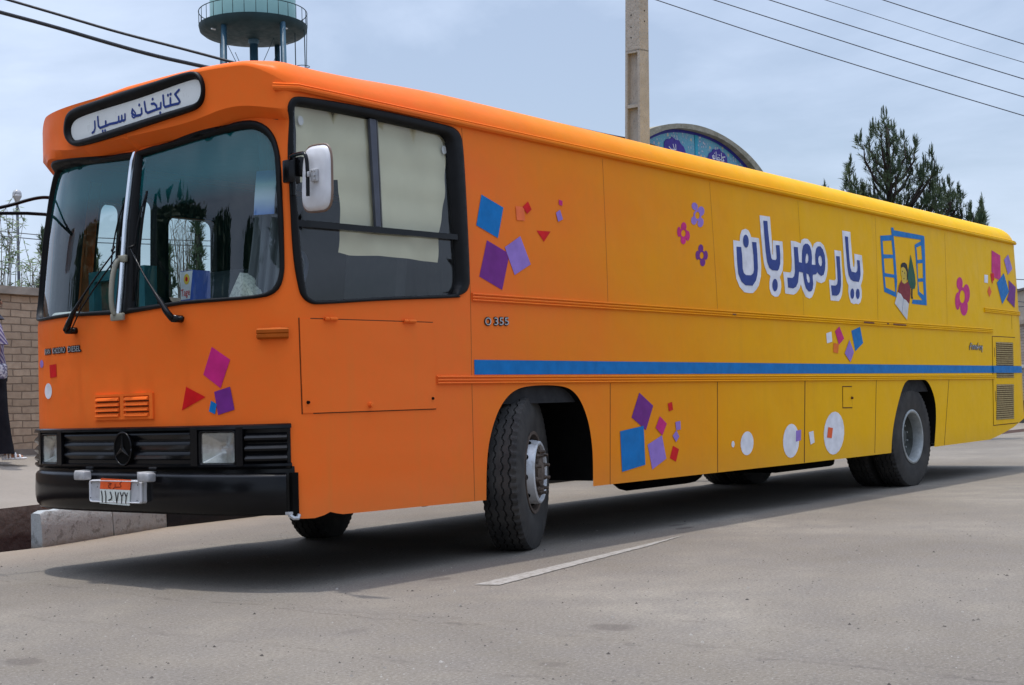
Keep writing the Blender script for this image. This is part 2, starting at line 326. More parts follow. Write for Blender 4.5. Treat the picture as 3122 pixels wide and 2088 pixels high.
# outlines traced on the bus skin, metres along the outline and metres of height
TR={
't_noon':[(5.0519,2.2857),(5.1343,2.288),(5.1431,2.2162),(5.1392,2.1002),(5.1542,2.0649),(5.1893,2.0488),(5.2794,2.0516),(5.3224,2.0708),(5.3418,2.1049),(5.3468,2.2299),(5.336,2.3466),(5.4156,2.3503),(5.419,2.2347),(5.4142,2.1238),(5.3976,2.064),(5.3652,2.0109),(5.2988,1.9621),(5.1713,1.9587),(5.1011,1.9898),(5.0571,2.0522),(5.0484,2.1379)],
't_noond':[(5.2777,2.3508),(5.2748,2.333),(5.2671,2.3163),(5.2555,2.3026),(5.2409,2.2931),(5.225,2.2888),(5.2092,2.29),(5.1951,2.2967),(5.1841,2.3082),(5.1772,2.3233),(5.175,2.3405),(5.1779,2.3583),(5.1855,2.3749),(5.1971,2.3886),(5.2115,2.3982),(5.2274,2.4026),(5.2432,2.4015),(5.2574,2.3949),(5.2686,2.3834),(5.2755,2.3682)],
't_ba':[(5.5712,2.5546),(5.6469,2.5574),(5.6508,2.4601),(5.6651,2.2961),(5.6768,2.2294),(5.6986,2.2144),(5.7576,2.2144),(5.7808,2.2325),(5.7836,2.2893),(5.7792,2.3517),(5.8521,2.3548),(5.8537,2.2714),(5.8424,2.1873),(5.812,2.14),(5.7854,2.1211),(5.6814,2.1188),(5.6284,2.1366),(5.5956,2.1868),(5.579,2.2752),(5.5732,2.4315)],
't_bad':[(5.7688,1.9906),(5.7641,1.973),(5.7548,1.9568),(5.7419,1.9437),(5.7266,1.935),(5.7104,1.9315),(5.6949,1.9336),(5.6817,1.9409),(5.6719,1.9529),(5.6666,1.9682),(5.6662,1.9855),(5.6709,2.0031),(5.6801,2.0192),(5.693,2.0323),(5.7082,2.0411),(5.7244,2.0447),(5.74,2.0428),(5.7533,2.0355),(5.7631,2.0235),(5.7685,2.0081)],
't_mehr':[(6.1347,2.3614),(6.2142,2.3632),(6.2154,2.288),(6.2203,2.2262),(6.2793,2.2222),(6.2893,2.2929),(6.3012,2.3406),(6.3282,2.3855),(6.3746,2.4085),(6.4269,2.4108),(6.4677,2.3917),(6.4925,2.346),(6.4957,2.2831),(6.4813,2.219),(6.5624,2.2201),(6.5645,2.2717),(6.5679,2.3195),(6.5976,2.3772),(6.6369,2.4023),(6.6912,2.4062),(6.7412,2.3793),(6.7748,2.3254),(6.7768,2.2533),(6.7582,2.188),(6.7239,2.138),(6.6676,2.1213),(6.6161,2.136),(6.5887,2.1558),(6.5624,2.133),(6.4906,2.1234),(6.484,2.101),(6.4877,2.0382),(6.4689,1.9901),(6.4341,1.9649),(6.3814,1.9601),(6.3332,1.9875),(6.3054,2.0368),(6.2914,2.0983),(6.2893,2.1332),(6.208,2.1363),(6.1937,2.093),(6.1745,2.0378),(6.13,1.9932),(6.0691,1.9749),(5.9702,1.9778),(5.9655,2.069),(6.0649,2.0705),(6.1039,2.088),(6.127,2.1355),(6.1319,2.2207)],
't_mehr_h1':[(6.3651,2.2824),(6.3836,2.3149),(6.408,2.3166),(6.4222,2.294),(6.4165,2.2543),(6.3956,2.2294),(6.3565,2.2215),(6.3536,2.2503)],
't_mehr_h2':[(6.3575,2.1293),(6.4029,2.1201),(6.4213,2.0897),(6.4205,2.0583),(6.4007,2.0401),(6.3758,2.0482),(6.358,2.0824)],
't_mehr_h3':[(6.6284,2.2838),(6.6463,2.3089),(6.6779,2.3166),(6.7019,2.2966),(6.7087,2.257),(6.6913,2.224),(6.668,2.2122),(6.6382,2.2287),(6.6273,2.2519)],
't_re':[(7.0248,2.3357),(7.1078,2.3379),(7.1037,2.2492),(7.1029,2.1428),(7.0946,2.0607),(7.0663,1.9941),(7.0301,1.964),(6.9811,1.9472),(6.8793,1.9468),(6.8706,2.043),(6.9669,2.0446),(7.0064,2.0603),(7.0249,2.0978),(7.0298,2.2202)],
't_ya':[(7.2566,2.5464),(7.328,2.547),(7.3252,2.4454),(7.3262,2.3292),(7.3373,2.2386),(7.3609,2.2026),(7.4583,2.1999),(7.4907,2.2184),(7.5066,2.2571),(7.502,2.328),(7.5672,2.3263),(7.5694,2.2524),(7.5648,2.1849),(7.5442,2.1418),(7.5135,2.1092),(7.3856,2.1084),(7.3202,2.1257),(7.2823,2.1692),(7.2665,2.2426),(7.2601,2.3993)],
't_yd1':[(7.3871,1.9865),(7.3826,1.9704),(7.3741,1.9557),(7.3625,1.9438),(7.3489,1.9359),(7.3346,1.9328),(7.3211,1.9348),(7.3097,1.9416),(7.3014,1.9525),(7.2971,1.9666),(7.2972,1.9824),(7.3016,1.9984),(7.3101,2.0131),(7.3217,2.025),(7.3353,2.0329),(7.3495,2.0361),(7.3631,2.0343),(7.3746,2.0275),(7.3829,2.0165),(7.3872,2.0024)],
't_yd2':[(7.5154,1.9897),(7.5108,1.9735),(7.5022,1.9587),(7.4904,1.9467),(7.4766,1.9388),(7.4621,1.9357),(7.4484,1.9376),(7.4368,1.9444),(7.4284,1.9555),(7.424,1.9697),(7.4241,1.9856),(7.4287,2.0018),(7.4373,2.0165),(7.449,2.0285),(7.4628,2.0365),(7.4773,2.0397),(7.4911,2.0378),(7.5027,2.031),(7.5112,2.02),(7.5155,2.0057)],
'w_noon':[(5.0045,2.3385),(5.1198,2.3379),(5.1307,2.3894),(5.1662,2.4358),(5.2325,2.4544),(5.2868,2.4457),(5.32,2.4117),(5.3292,2.3889),(5.4697,2.3901),(5.4788,2.2833),(5.4809,2.1428),(5.4651,2.0532),(5.4165,1.9696),(5.3661,1.9304),(5.3017,1.8982),(5.2263,1.8948),(5.1449,1.8984),(5.069,1.9416),(5.0186,2.0108),(5.0017,2.1137),(5.0002,2.2212)],
'w_ba':[(5.5101,2.5979),(5.7065,2.6021),(5.7075,2.495),(5.7129,2.3599),(5.7061,2.2616),(5.7174,2.2624),(5.7299,2.3913),(5.9173,2.394),(5.9172,2.2987),(5.907,2.199),(5.8864,2.1294),(5.8214,2.0651),(5.8409,2.0284),(5.8391,1.9754),(5.8146,1.9214),(5.7671,1.8877),(5.7027,1.8827),(5.6417,1.9024),(5.6127,1.9495),(5.6168,2.0093),(5.6429,2.0666),(5.5856,2.0858),(5.5396,2.1538),(5.5245,2.2419),(5.5132,2.4269)],
'w_mehr':[(6.0816,2.414),(6.1739,2.4156),(6.2824,2.4034),(6.3046,2.4387),(6.3674,2.4568),(6.4367,2.4566),(6.4932,2.4253),(6.5252,2.3802),(6.5631,2.4226),(6.6286,2.4449),(6.7007,2.4487),(6.7688,2.4217),(6.8061,2.368),(6.8307,2.2891),(6.8213,2.1999),(6.7887,2.1257),(6.7453,2.0753),(6.6701,2.0531),(6.5907,2.0594),(6.5661,2.074),(6.5418,2.0253),(6.4978,1.9601),(6.4476,1.9108),(6.3934,1.8952),(6.3175,1.9091),(6.2647,1.965),(6.233,2.0216),(6.1984,1.9774),(6.134,1.9358),(6.0732,1.9177),(5.9088,1.9219),(5.9034,2.0089),(5.8931,2.1184),(6.0327,2.1188),(6.0604,2.1395),(6.0793,2.2175),(6.0825,2.3255)],
'w_re':[(6.9977,2.3935),(7.1477,2.3917),(7.1439,2.2682),(7.1481,2.1454),(7.1324,2.0382),(7.1097,1.9717),(7.0755,1.9295),(7.0241,1.8964),(6.8446,1.8972),(6.8403,1.9999),(6.8355,2.0961),(6.9587,2.0945),(6.9892,2.1124),(6.9967,2.2266)],
'w_ya':[(7.2055,2.6004),(7.3944,2.6008),(7.3917,2.5004),(7.397,2.3506),(7.4075,2.2554),(7.4308,2.2543),(7.4484,2.3039),(7.4518,2.3877),(7.6296,2.3829),(7.6361,2.2988),(7.6388,2.2145),(7.6107,2.1371),(7.5574,2.0756),(7.5738,2.026),(7.5639,1.9585),(7.5266,1.9067),(7.4739,1.8838),(7.4157,1.8898),(7.3657,1.8812),(7.2995,1.8935),(7.2682,1.9458),(7.2533,2.0028),(7.2695,2.0613),(7.233,2.1007),(7.2082,2.1652),(7.2015,2.2718),(7.2042,2.4368)],
'q_blue_17':[(1.6358,2.3862),(1.8626,2.3199),(1.7878,2.1078),(1.5666,2.1758)],
'q_coral_18':[(1.997,2.3427),(2.0901,2.3465),(2.0935,2.2507),(2.0004,2.2476)],
'q_red_19':[(2.1382,2.3888),(2.1735,2.3371),(2.1207,2.2997),(2.0736,2.345)],
'q_purple_20':[(1.6709,2.0843),(1.8712,2.0212),(1.8915,1.975),(1.8087,1.7613),(1.5747,1.8388)],
'q_lilac_21':[(2.0315,2.1396),(2.1347,1.9532),(1.9494,1.8692),(1.8565,2.0517)],
'q_magenta_22':[(2.5019,2.4371),(2.5455,2.433),(2.5404,2.3967),(2.5004,2.4013)],
'q_lilac_23':[(2.5076,2.3653),(2.5368,2.2997),(2.4787,2.2779),(2.458,2.3398)],
'q_red_24':[(2.2215,2.1943),(2.3851,2.2004),(2.2997,2.1215)],
'q_purple_25':[(3.4382,1.0565),(3.6266,0.9537),(3.5126,0.771),(3.3209,0.872)],
'q_blue_26':[(3.1588,0.7737),(3.4817,0.8047),(3.4867,0.5094),(3.1674,0.473)],
'q_magenta_27':[(3.7164,0.8711),(3.8112,0.8112),(3.7425,0.7228),(3.6488,0.7841)],
'q_lilac_28':[(3.7394,0.7229),(3.7902,0.5398),(3.5838,0.4679),(3.5307,0.6591)],
'q_red_29':[(3.8387,0.9664),(3.9032,0.9785),(3.9152,0.9167),(3.8528,0.906)],
'q_lilac_30':[(3.9416,0.8194),(4.0162,0.827),(4.0163,0.7602),(3.9488,0.754)],
'q_lilac_31':[(3.9503,0.7539),(3.9908,0.7041),(3.9395,0.6626),(3.8924,0.7125)],
'q_red_32':[(3.8964,0.6354),(3.9841,0.6051),(3.9315,0.5087),(3.8424,0.542)],
'q_lilac_33':[(6.0081,0.6806),(6.11,0.6883),(6.0987,0.5937),(5.9966,0.5825)],
'q_white_34':[(6.2611,0.6593),(6.3568,0.6688),(6.3728,0.5617),(6.2887,0.5439)],
'q_orangered_35':[(6.6729,0.6928),(6.7717,0.6809),(6.7362,0.5862),(6.6377,0.5972)],
'q_white_36':[(6.7119,1.5787),(6.8275,1.5979),(6.8377,1.5021),(6.722,1.4835)],
'q_magenta_37':[(6.9059,1.6039),(7.0075,1.6527),(7.1045,1.5364),(6.981,1.4751)],
'q_orange_38':[(6.8654,1.49),(6.9808,1.4835),(6.9526,1.3906),(6.8476,1.4021)],
'q_lilac_39':[(7.2228,1.5258),(7.312,1.4073),(7.2219,1.3081),(7.1007,1.3922)],
'q_blue_40':[(7.2785,1.6168),(7.4867,1.6607),(7.5435,1.5011),(7.3502,1.4162)],
'q_magenta_41':[(11.4794,2.7041),(11.7837,2.6594),(11.7284,2.3405),(11.4987,2.3687),(11.4555,2.4199),(11.4154,2.4309)],
'q_lilac_42':[(12.0837,2.6931),(12.1975,2.5171),(12.0129,2.4307),(11.9081,2.6129)],
'q_red_43':[(11.368,2.4115),(11.4918,2.4218),(11.4885,2.3346),(11.4323,2.3249),(11.4237,2.2845),(11.3981,2.2998)],
'q_white_44':[(11.1553,2.3863),(11.284,2.3869),(11.259,2.2862),(11.1351,2.2897)],
'q_orangered_45':[(11.3046,2.2586),(11.3706,2.1887),(11.2812,2.1164),(11.2192,2.1851)],
'q_blue_46':[(11.862,2.4427),(12.005,2.2178),(11.7215,2.0494),(11.5786,2.3091)],
'q_purple_47':[(12.0203,2.366),(12.2718,2.289),(12.1718,2.0222),(11.9045,2.1145),(12.0065,2.2111)],
'q_magenta_48':[(-0.5638,1.3749),(-0.4377,1.2972),(-0.5069,1.1382),(-0.6313,1.219)],
'q_red_49':[(-0.7694,1.1549),(-0.6169,1.0916),(-0.8087,1.0184)],
'q_purple_50':[(-0.5517,1.1189),(-0.4408,1.1443),(-0.4147,1.0149),(-0.5277,0.9871)],
'q_blue_51':[(-0.5751,1.0697),(-0.5343,1.0495),(-0.5484,0.9918),(-0.5929,1.0094)],
'q_red_52':[(-2.1914,1.3372),(-2.085,1.3403),(-2.0794,1.258),(-2.182,1.254)],
'o_1':[(4.8753,0.6068),(4.8734,0.5986),(4.8691,0.5912),(4.8629,0.5855),(4.8553,0.582),(4.8472,0.581),(4.8392,0.5827),(4.8322,0.5868),(4.8269,0.593),(4.8238,0.6006),(4.8231,0.609),(4.825,0.6172),(4.8293,0.6246),(4.8355,0.6303),(4.8431,0.6338),(4.8512,0.6348),(4.8592,0.6332),(4.8662,0.6291),(4.8715,0.6229),(4.8747,0.6152)],
'o_2':[(5.2048,0.5982),(5.1932,0.5671),(5.1717,0.5399),(5.1423,0.5193),(5.108,0.5072),(5.0722,0.5048),(5.0385,0.5123),(5.01,0.5288),(4.9894,0.5528),(4.9788,0.5818),(4.9791,0.6132),(4.9903,0.6438),(5.0113,0.6708),(5.0402,0.6916),(5.0742,0.7041),(5.11,0.7069),(5.1441,0.6999),(5.1731,0.6835),(5.1942,0.6594),(5.2051,0.63)],
'o_3':[(6.063,0.5857),(6.0475,0.5387),(6.0181,0.4974),(5.9777,0.4658),(5.9306,0.447),(5.8813,0.4427),(5.8348,0.4532),(5.7953,0.4774),(5.7668,0.5128),(5.7518,0.5561),(5.7518,0.603),(5.7667,0.6491),(5.7951,0.6901),(5.8345,0.7219),(5.8811,0.7415),(5.9304,0.7467),(5.9776,0.737),(6.018,0.7132),(6.0475,0.6775),(6.063,0.6335)],
'o_4':[(7.0193,0.6191),(6.9944,0.5565),(6.9501,0.5017),(6.8909,0.46),(6.8229,0.4355),(6.7529,0.4304),(6.6876,0.445),(6.6333,0.4775),(6.595,0.5248),(6.5763,0.5824),(6.5788,0.6447),(6.6023,0.7058),(6.6448,0.7601),(6.7023,0.8023),(6.7694,0.8282),(6.8397,0.835),(6.9062,0.8218),(6.9624,0.7898),(7.0024,0.742),(7.022,0.6831)],
'o_5':[(-2.1582,1.1698),(-2.1617,1.1543),(-2.1705,1.1404),(-2.1841,1.1295),(-2.2014,1.1227),(-2.2213,1.1206),(-2.242,1.1235),(-2.2614,1.1312),(-2.2773,1.1428),(-2.2877,1.1573),(-2.2907,1.1732),(-2.2861,1.1889),(-2.2744,1.2029),(-2.2576,1.2137),(-2.2377,1.2204),(-2.217,1.2222),(-2.1975,1.2192),(-2.1808,1.2114),(-2.1682,1.1999),(-2.1605,1.1855)],
'o_6':[(-2.3146,1.3505),(-2.3171,1.3427),(-2.3237,1.3358),(-2.3341,1.3306),(-2.3476,1.3275),(-2.3632,1.3268),(-2.3799,1.3287),(-2.396,1.333),(-2.4097,1.3392),(-2.4187,1.3467),(-2.4215,1.3548),(-2.4173,1.3626),(-2.4072,1.3694),(-2.3928,1.3745),(-2.3764,1.3775),(-2.3598,1.378),(-2.3445,1.3761),(-2.3317,1.3719),(-2.322,1.3658),(-2.3163,1.3585)],
'stripe':[(1.4958,1.2942),(5.0632,1.2927),(8.9098,1.289),(11.6891,1.2836),(12.2798,1.2855),(12.2849,1.2026),(9.5241,1.1946),(5.0554,1.1922),(1.4915,1.198)],
'b_frame1':[(8.1238,2.6207),(8.4242,2.6511),(8.4746,2.6482),(8.4825,2.4529),(8.4844,2.1649),(8.4311,1.995),(8.1286,2.0391),(8.1184,2.2803)],
'b_frame1_h1':[(8.1774,2.5706),(8.4102,2.5929),(8.4228,2.4432),(8.1764,2.4306)],
'b_frame1_h2':[(8.174,2.3879),(8.4165,2.4072),(8.4207,2.2331),(8.1767,2.2364)],
'b_frame1_h3':[(8.1673,2.1988),(8.4149,2.1987),(8.4191,2.0488),(8.1786,2.0849)],
'b_top':[(8.4202,2.7296),(8.484,2.7349),(8.4927,2.708),(9.2948,2.7124),(9.276,2.6628),(8.4987,2.6465),(8.4229,2.6509)],
'b_frame2':[(9.2867,2.7118),(9.3325,2.7082),(9.3059,2.4512),(9.276,2.206),(9.2636,1.9415),(8.8491,1.9431),(8.8655,1.9891),(9.1467,1.9937),(9.0288,2.0522),(9.0442,2.194),(9.0337,2.5857),(9.0449,2.5972),(9.2185,2.6456),(9.2116,2.658),(9.2773,2.663)],
'b_frame2_h1':[(9.081,2.5677),(9.2188,2.599),(9.2195,2.4454),(9.0827,2.4295)],
'b_frame2_h2':[(9.0796,2.3924),(9.2252,2.4065),(9.2075,2.2379),(9.0644,2.2267)],
'b_frame2_h3':[(9.0614,2.1891),(9.2008,2.2005),(9.1983,2.0489),(9.0756,2.0824)],
'b_tree':[(8.8968,2.4772),(8.9326,2.3987),(8.9799,2.2608),(8.9861,2.1627),(8.954,2.1119),(8.8859,2.1016),(8.8112,2.112),(8.7762,2.166),(8.7818,2.2498),(8.8361,2.3577)],
'b_trunk':[(8.8516,2.1034),(8.8912,2.1053),(8.8752,2.0312),(8.8873,1.9968),(8.8341,1.998)],
'b_hair':[(8.6061,2.3158),(8.6156,2.3509),(8.6595,2.373),(8.7218,2.3797),(8.7717,2.364),(8.7932,2.3061),(8.7695,2.2003),(8.7405,2.1848),(8.7562,2.2761),(8.7192,2.3156),(8.6693,2.33)],
'b_face':[(8.6085,2.316),(8.6636,2.3332),(8.7217,2.3159),(8.7575,2.2693),(8.7454,2.1991),(8.7211,2.1597),(8.667,2.15),(8.6079,2.1608),(8.6156,2.206),(8.5977,2.2533)],
'b_shirt':[(8.6002,2.1878),(8.6098,2.1628),(8.663,2.1482),(8.7174,2.1593),(8.7647,2.1791),(8.8253,2.1195),(8.8212,2.0426),(8.7655,1.9395),(8.6867,1.9745),(8.6024,1.9916),(8.5569,2.0309),(8.4835,2.055),(8.5208,2.1253)],
'b_bookL':[(8.4719,2.051),(8.555,2.0342),(8.6134,1.9886),(8.5492,1.8317),(8.3759,1.9277)],
'b_bookR':[(8.6134,1.9886),(8.6843,1.9743),(8.7488,1.9388),(8.6782,1.7636),(8.5492,1.8317)],
'b_eye0':[(8.6485,2.2803),(8.6456,2.2752),(8.6398,2.2719),(8.6333,2.2715),(8.6286,2.2743),(8.6274,2.2791),(8.6303,2.2841),(8.6361,2.2874),(8.6426,2.2878),(8.6473,2.2851)],
'b_eye1':[(8.7069,2.2649),(8.704,2.2599),(8.6982,2.2565),(8.6917,2.2561),(8.6869,2.2589),(8.6857,2.2637),(8.6886,2.2688),(8.6944,2.2721),(8.701,2.2725),(8.7057,2.2697)],
'b_mouth':[(8.6361,2.2084),(8.6666,2.2031),(8.7016,2.214),(8.6671,2.1962)],
'f_lilac_c':[(4.4681,2.5032),(4.4627,2.4892),(4.451,2.4773),(4.4353,2.4699),(4.4188,2.4684),(4.4046,2.4732),(4.3956,2.4832),(4.3936,2.4965),(4.3989,2.5105),(4.4105,2.5224),(4.4261,2.5298),(4.4427,2.5314),(4.457,2.5266),(4.466,2.5166)],
'f_lilac_0':[(4.4413,2.5828),(4.4448,2.572),(4.4423,2.561),(4.4343,2.5512),(4.4216,2.5436),(4.4058,2.5392),(4.3888,2.5386),(4.3728,2.5418),(4.3595,2.5484),(4.3506,2.5576),(4.3472,2.5683),(4.3496,2.5792),(4.3575,2.589),(4.3701,2.5966),(4.3858,2.601),(4.4028,2.6017),(4.4189,2.5986),(4.4323,2.592)],
'f_lilac_1':[(4.5476,2.5453),(4.5426,2.5314),(4.5316,2.5186),(4.5159,2.5084),(4.4975,2.5021),(4.4786,2.5004),(4.4614,2.5035),(4.448,2.511),(4.44,2.522),(4.4383,2.5352),(4.4432,2.549),(4.4541,2.5618),(4.4697,2.572),(4.488,2.5783),(4.507,2.5802),(4.5243,2.5772),(4.5379,2.5697),(4.5459,2.5586)],
'f_lilac_2':[(4.5208,2.4428),(4.5119,2.4291),(4.4983,2.4171),(4.482,2.4083),(4.4647,2.4036),(4.4486,2.4038),(4.4357,2.4086),(4.4274,2.4176),(4.4247,2.4296),(4.428,2.4433),(4.4369,2.4569),(4.4503,2.4689),(4.4666,2.4778),(4.4839,2.4825),(4.5001,2.4825),(4.5132,2.4777),(4.5215,2.4687),(4.5242,2.4565)],
'f_lilac_3':[(4.4171,2.4554),(4.4128,2.4432),(4.4033,2.432),(4.3899,2.4231),(4.374,2.4177),(4.3578,2.4163),(4.343,2.4192),(4.3314,2.4258),(4.3246,2.4356),(4.3231,2.4472),(4.3274,2.4593),(4.3367,2.4705),(4.3501,2.4794),(4.3659,2.4849),(4.3822,2.4863),(4.3971,2.4836),(4.4087,2.4769),(4.4156,2.4671)],
'f_magenta_c':[(4.2266,2.3348),(4.2216,2.3219),(4.2104,2.3109),(4.1953,2.3042),(4.1793,2.3029),(4.1656,2.3074),(4.1568,2.3167),(4.1547,2.3291),(4.1597,2.342),(4.1708,2.3529),(4.1858,2.3597),(4.2018,2.361),(4.2156,2.3566),(4.2245,2.3472)],
'f_magenta_0':[(4.2444,2.3908),(4.2404,2.3782),(4.2317,2.3668),(4.2195,2.3578),(4.2051,2.3523),(4.1903,2.3512),(4.1769,2.3543),(4.1666,2.3614),(4.1605,2.3716),(4.1593,2.3837),(4.1633,2.3962),(4.1719,2.4077),(4.1841,2.4167),(4.1984,2.4222),(4.2132,2.4234),(4.2267,2.4204),(4.2371,2.4132),(4.2433,2.403)],
'f_magenta_1':[(4.1528,2.3408),(4.1495,2.3266),(4.143,2.3139),(4.1342,2.3041),(4.1242,2.2985),(4.114,2.2977),(4.1051,2.3019),(4.0984,2.3104),(4.0947,2.3223),(4.0946,2.3361),(4.0979,2.3502),(4.1043,2.3629),(4.1131,2.3727),(4.1231,2.3784),(4.1333,2.3792),(4.1422,2.3751),(4.149,2.3666),(4.1526,2.3547)],
'f_magenta_2':[(4.2886,2.3201),(4.285,2.3058),(4.2778,2.2929),(4.268,2.283),(4.2567,2.2773),(4.2452,2.2764),(4.2351,2.2805),(4.2274,2.289),(4.2231,2.301),(4.2227,2.3149),(4.2263,2.3292),(4.2334,2.3421),(4.2432,2.352),(4.2545,2.3578),(4.266,2.3587),(4.2762,2.3546),(4.2839,2.3461),(4.2883,2.3341)],
'f_magenta_3':[(4.2254,2.2811),(4.2214,2.2686),(4.2128,2.2572),(4.2006,2.2483),(4.1862,2.243),(4.1715,2.2419),(4.1582,2.2452),(4.1478,2.2524),(4.1417,2.2626),(4.1405,2.2746),(4.1445,2.2871),(4.153,2.2984),(4.1651,2.3073),(4.1795,2.3127),(4.1942,2.3138),(4.2076,2.3107),(4.218,2.3035),(4.2242,2.2932)],
'f_purple_c':[(4.4932,2.1723),(4.4885,2.1592),(4.4784,2.1483),(4.4648,2.1418),(4.4505,2.1408),(4.4382,2.1457),(4.4305,2.1554),(4.4288,2.168),(4.4334,2.181),(4.4435,2.1919),(4.457,2.1985),(4.4714,2.1995),(4.4837,2.1947),(4.4915,2.185)],
'f_purple_0':[(4.493,2.2295),(4.4892,2.2173),(4.4809,2.2063),(4.4691,2.1978),(4.4554,2.1928),(4.4413,2.1918),(4.4285,2.195),(4.4186,2.202),(4.4128,2.212),(4.4117,2.2237),(4.4155,2.2358),(4.4237,2.2467),(4.4354,2.2553),(4.4491,2.2604),(4.4633,2.2614),(4.4761,2.2582),(4.486,2.2512),(4.4919,2.2412)],
'f_purple_1':[(4.429,2.1697),(4.4255,2.1565),(4.4183,2.1447),(4.4084,2.1356),(4.3969,2.1303),(4.3853,2.1296),(4.3748,2.1334),(4.3669,2.1413),(4.3624,2.1524),(4.3618,2.1652),(4.3653,2.1784),(4.3724,2.1902),(4.3823,2.1993),(4.3937,2.2046),(4.4054,2.2054),(4.4159,2.2017),(4.4239,2.1938),(4.4284,2.1827)],
'f_purple_2':[(4.5601,2.1785),(4.5565,2.1652),(4.5492,2.1532),(4.5391,2.144),(4.5274,2.1387),(4.5156,2.138),(4.5049,2.1418),(4.4968,2.1498),(4.4922,2.1609),(4.4917,2.1739),(4.4952,2.1872),(4.5025,2.1992),(4.5126,2.2084),(4.5242,2.2137),(4.5361,2.2146),(4.5468,2.2108),(4.5549,2.2028),(4.5596,2.1916)],
'f_purple_3':[(4.5124,2.1181),(4.5085,2.106),(4.4999,2.0951),(4.4877,2.0866),(4.4734,2.0816),(4.4587,2.0807),(4.4454,2.084),(4.435,2.0911),(4.4288,2.1011),(4.4276,2.1128),(4.4315,2.1248),(4.44,2.1357),(4.4521,2.1442),(4.4664,2.1492),(4.4811,2.1502),(4.4945,2.147),(4.505,2.1399),(4.5112,2.1299)],
'f_rose_c':[(10.4489,2.0878),(10.4341,2.0545),(10.4055,2.0272),(10.3685,2.0112),(10.3307,2.0097),(10.2993,2.0229),(10.2807,2.0481),(10.2784,2.0804),(10.2929,2.1135),(10.3214,2.1408),(10.3583,2.157),(10.3963,2.1587),(10.4278,2.1457),(10.4466,2.1203)],
'f_rose_0':[(10.4073,2.2398),(10.3962,2.2135),(10.3744,2.1898),(10.3447,2.1717),(10.3107,2.1612),(10.2764,2.1595),(10.2459,2.167),(10.223,2.1825),(10.2103,2.2043),(10.2093,2.2297),(10.2202,2.2558),(10.2417,2.2794),(10.2712,2.2976),(10.3052,2.3083),(10.3396,2.3102),(10.3703,2.303),(10.3935,2.2874),(10.4063,2.2655)],
'f_rose_1':[(10.2924,2.0301),(10.2808,1.9948),(10.2606,1.9635),(10.2341,1.9398),(10.2046,1.9267),(10.1755,1.9257),(10.1504,1.9368),(10.1323,1.9587),(10.1233,1.9887),(10.1246,2.0233),(10.136,2.0583),(10.1561,2.0896),(10.1826,2.1134),(10.2123,2.1268),(10.2415,2.1281),(10.2667,2.1172),(10.2849,2.0952),(10.2938,2.065)],
'f_rose_2':[(10.6192,2.1296),(10.6046,2.09),(10.5779,2.0547),(10.5423,2.0279),(10.5021,2.0129),(10.4622,2.0113),(10.4273,2.0233),(10.4017,2.0475),(10.3883,2.0808),(10.3887,2.1193),(10.4031,2.1585),(10.4295,2.1937),(10.465,2.2207),(10.5052,2.2361),(10.5453,2.2382),(10.5805,2.2264),(10.6064,2.2022),(10.6198,2.1686)],
'f_rose_3':[(10.5221,1.9708),(10.5081,1.9351),(10.4808,1.9032),(10.4437,1.8791),(10.4012,1.8656),(10.3585,1.8642),(10.3206,1.8751),(10.292,1.8968),(10.2763,1.9269),(10.2752,1.9616),(10.2889,1.9969),(10.3158,2.0286),(10.3527,2.0529),(10.3952,2.0668),(10.4382,2.0686),(10.4764,2.058),(10.5052,2.0363),(10.5211,2.0059)],
'sidewin_out':[(-0.0868,2.4547),(-0.0543,2.7036),(-0.0381,2.7505),(-0.0045,2.7811),(0.0718,2.7918),(0.4498,2.808),(0.9632,2.8109),(1.3101,2.8051),(1.3962,2.7981),(1.4518,2.7625),(1.4715,2.6782),(1.4738,2.2546),(1.4728,1.8239),(1.4583,1.7564),(1.412,1.7163),(1.3025,1.6927),(1.2383,1.6881),(1.4056,1.6922),(0.6283,1.6422),(0.1187,1.5966),(0.0541,1.6017),(0.0073,1.6286),(-0.0192,1.6751),(-0.0543,1.8682),(-0.0685,2.2435)],
'sidewin_glass':[(-0.0201,2.5382),(-0.0104,2.6814),(0.0083,2.7251),(0.0463,2.7403),(0.5694,2.7481),(1.2339,2.742),(1.3189,2.7347),(1.3491,2.6623),(1.3533,2.2435),(1.3775,1.866),(1.3632,1.7519),(1.2755,1.7243),(1.2185,1.7189),(1.3902,1.7164),(0.6291,1.6644),(0.1325,1.6191),(0.0677,1.626),(0.0253,1.6576),(-0.0145,1.8691),(-0.0126,2.2445)],
'sw_bar':[(-0.0223,2.0753),(1.4009,2.1002),(1.4057,2.0653),(-0.0184,2.0371)],
'sw_mull':[(0.6167,2.7417),(0.6831,2.7469),(0.6842,2.0927),(0.6294,2.0899)],
'blind':[(0.0483,2.7252),(0.6814,2.7487),(1.3667,2.7423),(1.3291,2.3449),(1.2625,2.1109),(1.2396,1.9159),(1.0347,1.9215),(0.6792,1.9209),(0.4541,1.9103),(0.358,1.9212),(0.3845,2.0753),(0.3887,2.2501),(0.3769,2.3538),(0.3347,2.3491),(0.122,2.3084),(0.0323,2.2993)],
'windN_out':[(-1.2587,1.6149),(-0.7893,1.6299),(-0.4037,1.6286),(-0.2206,1.6359),(-0.1622,1.6541),(-0.1259,1.6899),(-0.1069,1.7557),(-0.1033,1.8303),(-0.1153,2.1591),(-0.1467,2.4153),(-0.1808,2.5132),(-0.2291,2.5952),(-0.2784,2.6423),(-0.3466,2.6718),(-0.4362,2.6765),(-0.64,2.6624),(-0.9668,2.6376),(-1.3178,2.6154)],
